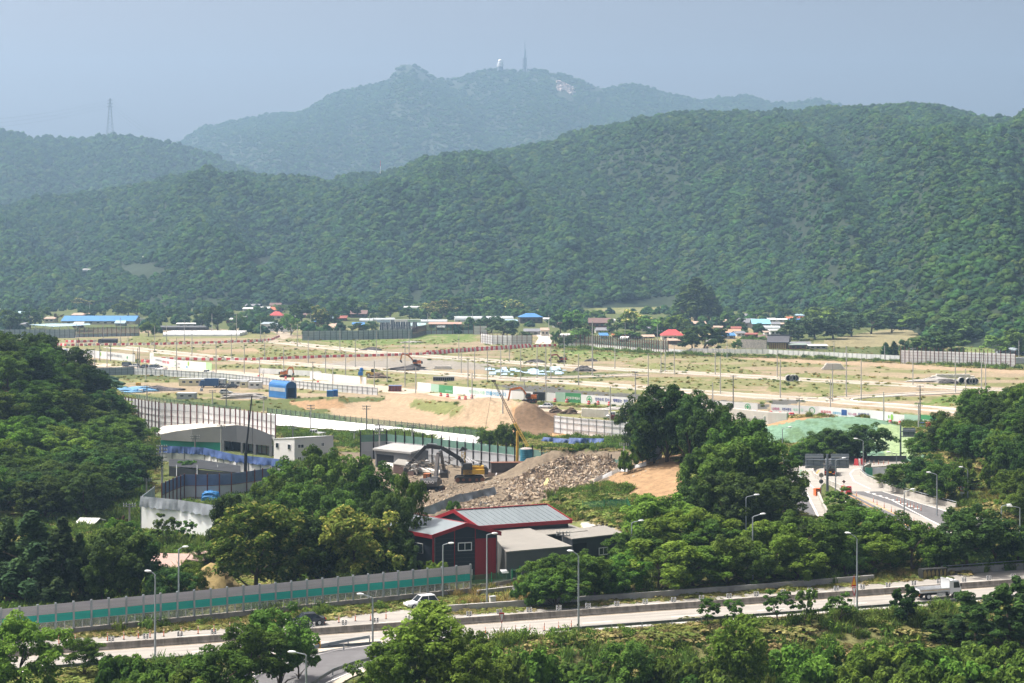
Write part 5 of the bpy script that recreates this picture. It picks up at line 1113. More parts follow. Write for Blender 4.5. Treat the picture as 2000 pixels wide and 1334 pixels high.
def flatbed(label, p, rz, L=6.4, W=2.1):
    t = thing('flatbed_truck', label, 'truck', p, rz); h = L/2
    MB().box((-.2,0,.62),(L-.6,.9,.25)).build('chassis', MDARK, t)
    c = MB(); c.prism([(h-1.75,.55),(h-.05,.55),(h,1.0),(h-.1,1.35),(h-.38,2.25),(h-.6,2.33),(h-1.75,2.33)], (-W/2*.95, W/2*.95)); cb = c.build('cab', CARW, t)
    MB().prism([(h-.14,1.3),(h-.06,1.36),(h-.37,2.16),(h-.44,2.12)],(-W/2*.86,W/2*.86)).build('windscreen', GLASS, cb)
    MB().prism([(h-1.2,1.35),(h-.22,1.35),(h-.46,2.12),(h-1.2,2.12)],(-W/2*.965,W/2*.965)).build('side_window', GLASS, cb)
    MB().box((h+.01,0,.68),(.1,W*.9,.28)).build('bumper', LGREY, cb)
    for s in (-1,1): MB().box((h-.03,s*W*.36,.85),(.1,.34,.18)).build('headlight', LITE, cb); MB().box((h-.2,s*(W/2+.12),1.75),(.1,.12,.42)).build('mirror', BLACK, cb)
    x0, x1 = -h, h-1.85
    MB().box(((x0+x1)/2,0,.98),(x1-x0,W,.12)).build('bed', LGREY, t); MB().box((x1+.02,0,1.75),(.08,W,1.5)).build('headboard', LGREY, t)
    for s in (-1,1):
        q = MB().box(((x0+x1)/2,s*W/2,1.22),(x1-x0,.06,.42)).build('side_board', mat('grey white board', (.62,.63,.64), .5, .1, 1), t); MB().box(((x0+x1)/2,s*(W/2+.035),1.24),(x1-x0-.1,.012,.05)).build('stripe', YLINE, q)
    MB().box((x0,0,1.22),(.06,W,.42)).build('tailboard', mat('grey white board', ()), t); MB().box((x0-.02,0,.7),(.08,W*.9,.2)).build('rear_bumper', ORANGE, t)
    MB().box((.1,-W/2+.1,.62),(1.1,.35,.42)).build('tool_box', LGREY, t); MB().box((x1-.05,-.0,2.52),(.06,W*.9,.06)).box((h-1.1,0,2.42),(.1,W*.8,.1)).build('roof_rack', LGREY, t)
    wheels(t, (-h+1.35,h-1.0), W, .42, .3); return t
flatbed('white flatbed truck with orange stripe driving right on the near carriageway', along(1829,1168), ang)
p = gpt(1622,927); t = thing('dark_truck', 'dark loaded truck seen from behind under the twin sign backs', 'truck', p, R(80)); MB().box((0,0,1.3),(6,2.4,.7)).build('bed', MDARK, t); lump('truck_load', 'dark load heaped on the truck under the sign backs', 'load', p+Vector((0,0,1.6)), (2.2,5,1.0), mat('black netting', ()), 9)
MB().prism([(3,.6),(4.7,.6),(4.7,1.8),(4.3,2.9),(3,2.9)],(-1.15,1.15)).build('cab', mat('pale cab', (.5,.52,.55), .4, .1, 1), t); MB().box((-3.02,0,.9),(.06,2.3,.5)).build('rear_panel', BLACK, t)
for s in (-1,1): MB().box((-3.06,s*.95,1.0),(.05,.3,.2)).build('tail_light', mat('lit tail light', (.7,.04,.05), .3, 0), t); MB().box((-3.06,s*.8,.62),(.05,.6,.14)).build('marker', ORANGE, t)
MB().box((-3.06,0,.92),(.05,.55,.25)).build('number_plate', YSIGN, t); wheels(t, (-2,-1,3.6), 2.4, .48, .4)
# ---------------------------------------------------------------- tracks and kerbs in the cleared field
def gl(*pts): return [Vector((gpt(x, y).x, gpt(x, y).y, 0)) for x, y in pts]
TR = [([(60,705),(180,712),(290,718),(425,727),(500,734),(590,744),(680,752),(760,762),(815,766),(880,774),(935,778)],17,CONC2 and mat('dusty road', (.47,.40,.31), .95, .2, .1)),
 ([(225,678),(300,686),(425,699),(500,706),(650,717),(760,722),(875,731),(1000,741),(1125,748),(1275,760),(1500,776),(1595,781),(1700,790),(1787,796),(1900,806)],11,TRACK),
 ([(546,669),(620,677),(725,688),(850,697),(1000,708),(1125,717),(1250,724),(1400,732),(1500,738),(1620,745),(1775,753),(1900,760),(2080,766)],11,TRACK),
 ([(985,741),(1070,738),(1150,736),(1250,732)],9,TRACK),([(1595,781),(1675,776),(1787,770),(1925,763)],8,TRACK),([(230,673),(400,672),(530,668),(560,655),(545,648)],8,TRACK),
 ([(1340,810),(1420,818),(1500,826),(1540,830)],9,mat('dusty road', ())),([(1040,800),(1150,806),(1250,816)],9,TRACK),
 ([(1060,672),(1066,660),(1058,650)],8,mat('pale lane', (.52,.47,.40), .95, .15, .2))]
for i, (pts, wd, m) in enumerate(TR):
    P = gl(*pts); strip('field_track', P, wd, m, .05+.004*i, step=10)
    if i in (1, 2, 3, 4):
        b = MB()
        for s in (-1, 1): curb('', P, .7, .22, None, s*(wd/2+.35), .04, 10, mb=b)
        tag(b.build('kerb', KERB), kind='structure')
curbs = MB(); curb('', gl((1662,783),(1664,780),(1690,778),(1787,770)), .8, .22, None, 0, .04, 6, mb=curbs); curb('', gl((1662,783),(1680,786),(1787,793),(1890,803)), .8, .22, None, 0, .04, 6, mb=curbs); tag(curbs.build('kerb', KERB), kind='structure')
# ---------------------------------------------------------------- bare concrete poles
PL = [(89,635,667),(149,631,672),(202,627,669),(235,620,677),(250,630,672),(302,637,687),(325,631,670),(360,624,672),(375,645,695),(414,612,655),(452,652,697),(462,612,667),(477,670,730),(422,666,730),(345,660,725),(209,676,717),(185,679,717),(260,679,716),
 (509,626,667),(517,655,700),(507,697,740),(514,722,750),(554,679,735),(581,634,677),(602,657,710),(607,614,645),(611,706,765),(636,682,742),(650,717,755),(664,640,687),(675,686,745),(694,664,717),(722,614,645),(731,705,762),(735,645,690),(756,687,747),(791,667,755),(799,647,690),(812,717,772),(835,612,652),(896,656,702),(901,680,730),(914,702,770),(922,727,780),(927,677,740),(952,682,746),(978,677,737),(995,665,707),(923,607,635),
 (982,787,832),(1017,675,745),(1024,742,785),(1049,675,739),(1066,677,787),(1076,677,740),(1102,657,716),(1130,690,752),(1157,626,734),(1192,755,821),(1201,662,721),(1221,629,680),(1266,691,761),(1284,632,680),(1291,667,730),(1299,662,727),(1317,672,731),(1397,677,732),(1407,697,770),(1392,747,785),(1072,615,660),
 (1518,679,737),(1524,702,777),(1622,742,807),(1626,710,785),(1653,675,775),(1682,702,784),(1726,765,825),(1728,675,705),(1783,680,752),(1866,695,767),(1886,720,800),(1917,690,764),(1925,692,760),(1629,666,690),(1990,665,712),(1797,600,618),(175,592,617),(1371,640,672),(1420,660,700),(1835,600,640)]
DK = [(153,660,700),(170,679,715),(131,680,712),(115,669,697),(97,656,690),(195,674,705),(216,676,705),(269,680,719),(272,676,720)]
ARM = [(442,742,797),(415,762,797),(287,752,790),(607,790,851),(572,830,887),(716,792,852),(741,830,895),(692,842,868),(805,830,868),(515,777,806),(1241,726,775),(1432,732,805),(1561,777,815),(1797,752,830),(1794,792,850),(317,871,948),(286,935,972),(253,984,1030),(432,829,885),(381,851,900),(459,890,925),(1219,866,900),(1100,1042,1105),(285,700,745),(333,805,850)]
PL = sorted(PL); 
def pole(px, top, base, label, m, grp, arms=0, lean=0):
    p = gpt(px, base); h = (base-top)*p.y/F; t = thing('utility_pole', label, 'utility pole', p, 0, grp)
    r = max(.17, .011*h); MB().tube((0,0,-.4),(lean*h,0,h),r*1.15,r*.75,8).build('pole', m, t)
    if arms:
        for j in range(arms):
            z = h*(.97-.09*j); x = lean*z
            q = MB().box((x,-.15,z),(2.0 if h < 14 else 2.4,.1,.12)).build('crossarm', DSTEEL, t); b = MB()
            for s in (-.95,-.5,.5,.95): b.tube((x+s,-.15,z+.05),(x+s,-.15,z+.3),.06,n=6)
            b.build('insulator', LGREY, q)
    return t
for i, a in enumerate(PL): pole(*a, 'bare grey concrete pole standing in the cleared field, %s of its kind from the left' % nth(i+1), POLE, 'bare concrete poles in the field', 1 if i % 5 == 2 else 0)
for i, a in enumerate(DK): pole(*a, 'dark slim steel pole by the busy dusty road, %s from the left' % nth(i+1), DPOLE, 'dark poles by the dusty road')
for i, a in enumerate(sorted(ARM)): pole(*a, 'utility pole with crossarms near the yards, %s of the crossarm poles from the left' % nth(i+1), POLE if i % 3 else mat('weathered pole', (.20,.20,.20), .8, .15, 1), 'crossarm utility poles', 2)
pole(741.5, 828, 896, 'utility pole carrying transformers and insulators above the dark post fence', POLE, None, 4)
pole(466-150, 869, 950, 'pale utility pole with several crossarms left of the tarp yard', mat('pale pole', (.5,.5,.49), .8, .1, 1), None, 5)
# ---------------------------------------------------------------- hoardings with lettering
def hoard(label, pts, h, segs, texts=(), logos=(), backm=None):
    """pts: bottom edge in the photo; segs: (x0,x1,material) by photo column; texts: (string,x0,x1,relative height,z,material)"""
    P = [gpt(x, y) for x, y in pts]; o = P[0].copy(); t = thing('construction_hoarding', label, 'hoarding', o); xs = [x for x, y in pts]
    def at(x):
        i = max(0, min(len(xs)-2, int(np.searchsorted(xs, x)-1))); f = (x-xs[i])/(xs[i+1]-xs[i]); return P[i]+(P[i+1]-P[i])*f-o
    for x0, x1, m, hh in segs:
        b = MB(); cut = [x0]+[x for x in xs if x0 < x < x1]+[x1]
        for a, c in zip(cut[:-1], cut[1:]):
            A, C = at(a), at(c); b.slab([A-Vector((0,0,.3)), C-Vector((0,0,.3)), C+Vector((0,0,h*hh)), A+Vector((0,0,h*hh))], -.12)
        b.build('panel', m, t)
    for s, x0, x1, rh, z, m in texts:
        A, C = at(x0), at(x1); d = C-A; q = lettering(s, h*rh, m); q.parent = t; L = d.length; n = Vector((d.y,-d.x,0)).normalized()
        q.location = (A+C)/2+Vector((0,0,h*z))+n*.16; q.rotation_euler = (R(90), 0, math.atan2(d.y, d.x)); q.scale = (L/q['w'], 1, 1); del q['w']
    for x, r, z, m, kind in logos:
        A = at(x); d = (at(x+1)-A).normalized(); n = Vector((d.y,-d.x,0)).normalized(); rz = math.atan2(d.y, d.x); b = MB(); r = r*h; k = 28
        if kind in ('ring', 'cross'):
            vs = []
            for i in range(k): q = 2*math.pi*i/k; vs += [(r*math.cos(q), 0, r*math.sin(q)), (r*.8*math.cos(q), 0, r*.8*math.sin(q))]
            b.add(vs, [(2*i, 2*i+1, (2*i+3) % (2*k), (2*i+2) % (2*k)) for i in range(k)])
        if kind == 'cross': b.box((0,0,0),(r*1.2,.02,r*.34)).box((0,0,r*.37),(r*.34,.02,r*.4)).box((0,0,-r*.37),(r*.34,.02,r*.4))
        if kind == 'disc': b.tube((0,-.01,0),(0,.01,0),r,n=24)
        if kind == 'square': b.box((0,0,0),(r*2,.02,r*1.6))
        if kind == 'leaf': b.add([(r*math.cos(i*.39)*.6, 0, r*math.sin(i*.39)) for i in range(16)], [tuple(range(16))])
        q = b.build('emblem', m, t); q.location = A+Vector((0,0,h*z))+n*.17; q.rotation_euler = (0,0,rz)
    return t
HW_ = mat('white hoarding', (.70,.71,.72), .55, .05, .3); HG = mat('green hoarding', (.06,.27,.11), .5, .06, .5); HLG = mat('pale green hoarding', (.33,.50,.40), .5, .06, .5); HLG2 = mat('light green hoarding', (.40,.62,.33), .5, .06, .5); HBL = mat('blue picture panel', (.06,.22,.45), .5, .6, .3)
TB = mat('navy lettering', (.03,.06,.28), .6, 0); TR_ = mat('red lettering', (.50,.04,.06), .6, 0); TM = mat('magenta lettering', (.42,.04,.18), .6, 0); TGN = mat('green lettering', (.04,.34,.12), .6, 0); TGY = mat('grey lettering', (.22,.23,.24), .6, 0); TCY = mat('cyan lettering', (.08,.38,.62), .6, 0); TLG = mat('mint lettering', (.35,.62,.50), .6, 0); TW = mat('white lettering', (.8,.8,.8), .6, 0); LGN = mat('leaf green', (.25,.50,.08), .6, 0); CYB = mat('navy sign', (.03,.09,.28), .5, 0)
hoard('white hoarding with blue picture panel at the far left beyond the dusty road', [(66,690),(150,695),(264,707)], 3.1, [(66,99,HW_,1),(99,114,HBL,1),(114,264,HW_,1)], [('지식정보타운',172,186,.3,.5,TGY),('우리가 만들어 가는 새로운 도시',211,240,.4,.55,TGY)], [(199,.3,.6,LGN,'leaf'),(250,.2,.5,TGN,'disc'),(128.5,.3,.6,CYB,'square')])
hoard('white hoarding with grey and red lettering and a pale green end along the dusty road', [(293,710),(342,718),(414,724)], 3.1, [(293,301,HW_,1.45),(301,403,HW_,1),(403,414,HLG2,1)], [('지식정보타운',304,317,.3,.6,TGY),('새로운 출발',318,332,.34,.5,TR_),('과천시',348,353,.22,.5,TGY)], [(297.5,.22,.9,TGN,'ring'),(342.5,.3,.5,TGN,'ring'),(369,.3,.65,LGN,'leaf'),(366,.16,.2,TCY,'disc')])
hoard('long white hoarding with pale green and green panels and blue lettering behind the sand mound', [(816,761),(866,768),(1000,780),(1135,787),(1238,794)], 2.6, [(816,842,HW_,1),(842,858,HLG,1),(858,886,HG,1),(886,1086,HW_,1),(1086,1105,HLG,1.12),(1105,1135,HG,1.12),(1135,1238,HW_,1)],
  [('행복한도시를',918,949,.45,.45,TLG),('만들어갑니다',951,990,.5,.45,TCY),('한국토지주택공사',1107,1133,.34,.5,TW),('안전수칙',1164,1180,.4,.55,TB),('준수로',1183,1195,.4,.55,TB),('재해없는',1198,1216,.4,.55,TB),('현장',1219,1227,.4,.55,TB),('한국토지',871,884,.25,.3,TLG)], [(1152,.42,.5,TGN,'cross'),(1047,.3,.6,LGN,'leaf')])
hoard('white hoarding with green cross emblem right of the knoll tree', [(1338,793),(1374,795)], 2.4, [(1338,1374,HW_,1)], [('우리가',1340,1354,.4,.5,TM)]); hoard('white hoarding with green cross emblem beside the concrete retaining wall', [(1398,799),(1480,803.5)], 2.4, [(1398,1480,HW_,1)], [('지식정보타운',1416,1432,.25,.4,TGY)], [(1461,.4,.5,TGN,'cross')])
hoard('long white hoarding with colourful lettering above the netted mound, green at its right end', [(1506,805),(1600,810),(1700,818),(1767,824),(1840,831),(1880,835)], 2.3, [(1506,1745,HW_,1.02),(1745,1767,HW_,.85),(1767,1799,HLG,.95),(1799,1840,HG,1.05),(1840,1880,HW_,1)],
  [('나라와',1508,1523,.38,.45,TM),('자연사랑의',1528,1546,.38,.45,TB),('새로운길',1549,1570,.35,.45,TLG),('보금자리',1604,1624,.34,.38,TR_),('만들어가는',1628,1644,.3,.35,TCY),('더 나은',1658,1674,.32,.35,TM),('자연환경',1677,1698,.36,.4,TB),('한국토지주택공사',1803,1837,.32,.33,TW)], [(1586.5,.42,.45,TGN,'ring'),(1650,.42,.5,CYB,'square'),(1743,.36,.45,LGN,'leaf'),(1737,.2,.45,LGN,'leaf')])
fence('white_panel_fence', 'low white sheet fence in two stretches behind the orange digger', GP((505,729),(560,732),(627,736)), 2.0, 3, (('panel',0,2,PANW,.08),)); fence('white_panel_fence', 'white sheet fence stepping up beside the blue topped tower', GP((605,740),(660,746),(715,751)), 2.6, 3, (('panel',0,2.6,PANW,.08),))
fence('grey_blue_panel_fence', 'grey blue sheet fence at the near edge of the dusty road', GP((130,735),(190,733.5),(261,731)), 2.9, 2.2, (('panel',0,2.9,PANG,.08),), DSTEEL, 2.9, (1.0,2.0), pr=.06)
fence('white_panel_fence', 'long white panel fence between the dusty road and the site cabins', GP((261,731),(330,735),(430,742),(540,754),(640,764),(737,772)), 2.5, 2.4, (('panel',0,2.5,PANW,.08),), DSTEEL, 2.5, (1.2,2.3), pr=.06)
fence('blue_netting_strip', 'low strip of blue tarpaulin along the road beside the blue boxes', GP((582,757),(610,760),(636,763)), 1.0, 3, (('sheet',0,1.0,TARPB,.05),))
# far fences
fence('grey_blue_panel_fence', 'grey blue sheet noise fence with dark posts below the pale blue canopy at far left', GP((-20,661),(146,660)), 4.8, 2.6, (('panel',0,4.8,PANG,.1),), DPOLE, 5.0, (1.6,3.2), DSTEEL, 'noise fence', .13)
fence('netted_post_fence', 'see through netted fence of rusty posts in front of the blue roofed factory', GP((146,659),(272,656)), 5.2, 2.6, (('low_panel',0,1.6,PANG,.1),('net',1.6,5.2,mat('thin green net', (.05,.11,.08), .9, .2, 1, alpha=.45),.02)), BROWN, 5.4, (1.6,), DPOLE, 'noise fence', .12)
fence('grey_blue_panel_fence', 'tall grey blue noise fence with dark posts below the standing glass racks', GP((591,665),(700,663.5),(805,661)), 5.2, 2.9, (('panel',0,5.0,PANG,.1),), DPOLE, 5.6, (1.3,2.6,3.9), DSTEEL, 'noise fence', .13)
fence('netted_post_fence', 'posted fence with low white panels stepping back behind the green bank', GP((805,661),(832,653),(925,652)), 5.6, 2.9, (('panel',0,2.2,PANG,.1),('net',2.2,5.4,mat('thin green net', ()),.02)), BROWN, 5.8, (2.2,), DPOLE, 'noise fence', .12)
fence('white_panel_fence', 'short high white panel fence end behind the green bank', GP((925,653),(951,653)), 5.6, 2.9, (('panel',0,4.8,PANW,.1),), BROWN, 5.8, (1.6,3.2), DSTEEL, 'noise fence', .12)
fence('white_panel_fence', 'curved white panel fence with close dark posts above the red and white barriers', GP((939,670),(962,673),(1000,674),(1039,674)), 5.2, 2.4, (('panel',0,4.9,PANW,.1),), BROWN, 5.7, (1.2,2.4,3.6), DSTEEL, 'noise fence', .12)
fence('netted_post_fence', 'long dark netted fence with maroon posts and a white foot in front of the village', GP((1092,676),(1150,677),(1210,682),(1305,690)), 5.9, 2.1, (('low_panel',0,1.6,PANW,.1),('lower_net',1.6,3.2,mat('lower green net', (.03,.10,.08), .9, .2, 1, alpha=.6),.02),('upper_net',3.2,5.6,mat('thin green net', ()),.02)), BROWN, 6.0, (1.6,4.2), BROWN, 'noise fence', .17)
fence('white_panel_fence', 'long low white panel fence along the foot of the village houses', GP((1305,690),(1340,693),(1350,689),(1500,692),(1620,697),(1757,704)), 2.2, 2.6, (('panel',0,2.1,PANW,.1),), STEEL, 2.2, (), pr=.08)
fence('tall_white_noise_fence', 'tall white noise fence with a grid of brown posts at the far right', GP((1759,710),(1850,713),(1945,717),(1983,718.5)), 7.0, 1.75, (('panel',0,5.6,PANW,.1),), mat('rust red post', (.16,.06,.045), .8, .25, 1), 7.0, (1.2,2.4,3.6,4.8), mat('rust red post', ()), 'noise fence', .1)
# ---------------------------------------------------------------- lines of red and white water barriers
prof = [(-.7,0),(.7,0),(.7,.3),(.62,1.25),(-.62,1.25),(-.7,.3)]
def wproto(m, cl):
    t = thing('water_barrier', '', 'barrier'); b = MB(); b.prism([(-.34,-.15),(.34,-.15),(.3,.35),(.14,1.15),(-.14,1.15),(-.3,.35)], (-.78,.78), rz=R(90)); b.build('body', m, t); return t
wr, ww = wproto(REDPL, 'red'), wproto(WHPL, 'white'); used = set()
LB = [('in the upper left line beside the tanker truck', [(95,673.5),(130,676),(220,674.5),(310,673.5),(425,670.5),(500,667.5),(530,665),(546,658)],2.05),
 ('in the long middle line beside the kerbed track', [(300,703),(425,704),(500,704),(562,701),(650,698),(750,696),(832,693),(862,691),(925,686),(1000,681.5),(1037,678.5),(1086,676)],1.75),
 ('in the short double row left of the tanker truck', [(128,668.5),(150,669),(188,668)],1.7),('in the second row behind the long middle line', [(832,689.5),(862,688),(925,683),(1000,678.5),(1035,675.5)],1.8),('beside the road end of the white hoardings', [(276,707.5),(292,708.5)],1.7),('in the row along the merge at far left', [(119,697),(140,699),(166,703)],1.9)]
for wh, pts, st in LB:
    P = resample(gl(*pts), st); n = 0
    for i in range(len(P)-1):
        red = i % 2 == 0; src = wr if red else ww
        o = src if red not in used else copy_tree(src); used.add(red)
        d = P[i+1]-P[i]; q = (P[i]+P[i+1])/2; o.location = (q.x, q.y, max(0, float(terrain(q.x, q.y)))); o.rotation_euler = (0,0,math.atan2(d.y, d.x)+random.uniform(-.12,.12))
        cl = 'red' if red else 'white'; o['label'] = '%s plastic water barrier %s' % (cl, wh); o['group'] = '%s water barriers %s' % (cl, wh)
# orange drums along the works road
b0 = None; DR = [(914,767),(922,768),(921.5,778),(897,780),(909,780),(874,776),(861,774),(558,741),(572,743),(621,750),(505,738),(1084,785),(1107,786),(1150,790),(1168,791),(1190,792),(1438,805),(1456,806),(1478,808),(1506,810),(1524,812),(1544,813),(1548,813),(1739,828),(1758,830),(1815,836),(1847,838)]
for i, (x, y) in enumerate(sorted(DR)):
    if b0 is None:
        b0 = t = thing('traffic_drum', '', 'traffic drum', group='red traffic drums along the works road'); MB().tube((0,0,0),(0,0,.7),.42,.34,12).build('drum', REDPL, t); MB().tube((0,0,.35),(0,0,.5),.39,.375,12).build('band', WHPL, t); MB().dome((0,0,.7),.34,12,4,sz=.6).build('top', REDPL, t); o = t
    else: o = copy_tree(b0)
    o.location = gpt(x, y); o.scale = (1.25,)*3; o['label'] = 'red traffic drum with white band on the works road, %s from the left' % nth(i+1)
# ---------------------------------------------------------------- site cabins, sheds, machines and piles in the field
def cabin(label, x0, x1, y, top, m, dep=2.6, roof=LGREY, nw=3, rz=0.0, door=True, name='site_cabin', wm=GLASS, over=.05):
    p = gpt((x0+x1)/2, y); k = p.y/F; w = (x1-x0)*k; h = (y-top)*k; t = thing(name, label, 'cabin', p, rz)
    MB().box((0,dep/2,h/2-.2),(w,dep,h+.4)).build('wall', m, t); MB().box((0,dep/2,h+.06),(w+over*2+.1,dep+over*2+.1,.14)).build('roof', roof, t)
    for i in range(nw):
        x = w*((i+.5)/nw-.5)*.86; q = MB().box((x,-.03,h*.6),(min(1.1,w/nw*.5),.06,h*.3)).build('window', wm, t); MB().box((x,-.02,h*.6),(min(1.1,w/nw*.5)+.14,.05,h*.3+.14)).build('frame', WHITE, q)
    if door: MB().box((w*.36,-.03,h*.4),(.85,.06,h*.78)).build('door', LGREY, t)
    return t
CREAM = mat('cream cabin', (.60,.58,.38), .6, .06, .5); CBL = mat('blue grey cabin', (.28,.36,.43), .6, .08, .5); CWH = mat('white cabin', (.64,.66,.67), .6, .06, .5)
cabin('cream site cabin with flat roof left of the blue truck', 349, 396, 754, 741, CREAM, 4); cabin('blue grey site cabin behind the parked blue truck', 398, 439, 753, 741, CBL, 4, nw=2)
cabin('long white site cabin with small windows behind the parked dark cars', 446, 484, 754, 743, CWH, 4, nw=3); cabin('cream porch cabin between two white cabins', 469, 482, 757, 745.5, CREAM, 3, nw=1, door=False); cabin('white site cabin at the right end of the cabin row', 485, 510, 759, 747, CWH, 4, nw=2)
cabin('small grey cabin standing alone on the sandy yard', 345, 381, 780, 769, mat('grey cabin', (.40,.42,.43), .6, .08, .5), 4, nw=2)
t = thing('arched_blue_shed', 'blue arched shed with dark open front beside the sand heap', 'shed', gpt(569,778), R(14)); k = gpt(569,778).y/F; w = 24*k; h = 33*k; L = 10.5
pr = [(-w/2,0),(-w/2,h*.72)]+[(-w/2*math.cos(a), h*.72+h*.28*math.sin(a)) for a in np.linspace(.15,math.pi-.15,9)]+[(w/2,h*.72),(w/2,0)]
b = MB(); n = len(pr); vs = [(x,0,z) for x,z in pr]+[(x,L,z) for x,z in pr]; b.add(vs, [(i,i+1,n+i+1,n+i) for i in range(n-1)]+[tuple(range(2*n-1,n-1,-1))]).build('shell', BLUE, t)
f = MB(); iq = [(x*.72, min(z,h*.62)) for x,z in pr]; 
for i in range(n-1): f.quad((pr[i][0],0,pr[i][1]),(pr[i+1][0],0,pr[i+1][1]),(iq[i+1][0],0,iq[i+1][1]),(iq[i][0],0,iq[i][1]))
f.build('front', mat('darker blue sheet', (.025,.10,.28), .5, .1, .5), t); t.rotation_euler = (0,0,R(38))
MB().box((-w/2-.03,L*.5,h*.5),(.05,L*.9,h*.22)).build('pale_band', PANG, t)
def box_thing(name, label, cat, x, y, wpx, hpx, dep, m, rz=0, part='body', extra=None, em=None):
    p = gpt(x, y); k = p.y/F; t = thing(name, label, cat, p, rz); w, h = wpx*k, hpx*k; b = MB(); b.box((0,dep/2,h/2-.1),(w,dep,h+.2)); b.build(part, m, t); c = MB()
    for i in range(1, 4): c.box((w*(i/4-.5),-.03,h/2),(.08,.06,h*.9))
    c.box((0,dep/2,h+.05),(w*1.06,dep*1.06,.1)).build(extra or 'trim', em or m, t); return t
box_thing('blue_container', 'left one of two bright blue steel boxes on the grass verge', 'container', 644, 777, 12, 13, 3, BLUE); box_thing('blue_container', 'right one of two bright blue steel boxes on the grass verge', 'container', 655.5, 775, 9, 12, 3, BLUE, R(8))
t = box_thing('red_hut', 'small rusty red hut with blue roof at the edge of the sand berm', 'hut', 771, 765, 24, 11, 4, mat('rusty red wall', (.17,.05,.04), .8, .3, 1), 0, 'wall', 'roof', mat('dull blue roof', (.12,.15,.30), .7, .2, 1))
p = gpt(706,750); k = p.y/F; t = thing('blue_topped_tower', 'narrow water tower with blue tank, blue cabin and yellow leg', 'water tower', p); MB().tube((0,0,0),(0,0,17*k),.35,n=8).build('leg', YEL, t); MB().box((-.3,0,20*k),(9*k,2,6.5*k)).build('cabin', BLUE, t); MB().tube((0,0,24*k),(0,0,30*k),3.6*k,n=16).dome((0,0,30*k),3.6*k,16,4,sz=.5).build('tank', BLUE, t)
excavator('orange digger on the verge left of the white sheet fence', gpt(557,737), R(-8), ORA, ORA, [(.5,2.0),(1.6,4.2),(3.2,4.3),(3.6,1.6),(3.2,.6)], .85, MDARK, MGREY, swing=0.3)
excavator('large orange digger with arm reaching left above the dark soil piles', gpt(812,716), R(184), ORA, ORA, [(.5,2.0),(3.0,4.6),(5.6,5.2),(6.2,2.6),(5.7,1.6)], 1.0, MDARK, MGREY)
excavator('red digger reaching left on the green field beyond the tracks', gpt(1097,708), R(182), mat('red machine paint', (.42,.06,.03), .5, .2, 1), mat('red machine paint', ()), [(.5,2.0),(2.4,4.0),(5.0,3.6),(6.0,1.2),(5.6,.4)], .85, MDARK, MGREY)
excavator('orange digger behind the sand mound, its long arm reaching left', gpt(1034,788)+Vector((0,0,.2)), R(182), ORA, ORA, [(.5,2.0),(2.6,4.6),(5.8,4.0),(6.4,.8),(6.0,0)], 1.0, MDARK, MGREY)
p = gpt(728,736); t = thing('wheel_loader', 'mustard yellow wheel loader among scrap beside the blue topped tower', 'loader', p); MB().prism([(-2.4,.8),(1.2,.8),(1.2,1.6),(-.4,1.8),(-2.4,1.9)],(-.9,.9)).build('body', YEL, t); MB().prism([(-.6,1.7),(.7,1.7),(.5,2.9),(-.6,2.9)],(-.7,.7)).build('cab', GLASS, t); MB().bar((1,0,1.2),(3,0,.8),.4).prism([(2.8,.2),(3.8,.1),(3.6,.5),(3.2,1.2),(2.9,1.2)],(-1.1,1.1)).build('bucket', MDARK, t); wheels(t, (-1.5,1.2), 2.2, .7, .5)
lump('scrap_heap', 'brown scrap heap around the mustard wheel loader', 'heap', gpt(738,738), (8,5,1.6), mat('scrap', (.15,.11,.08), .9, .6, 1.2), 15, rough=.5)
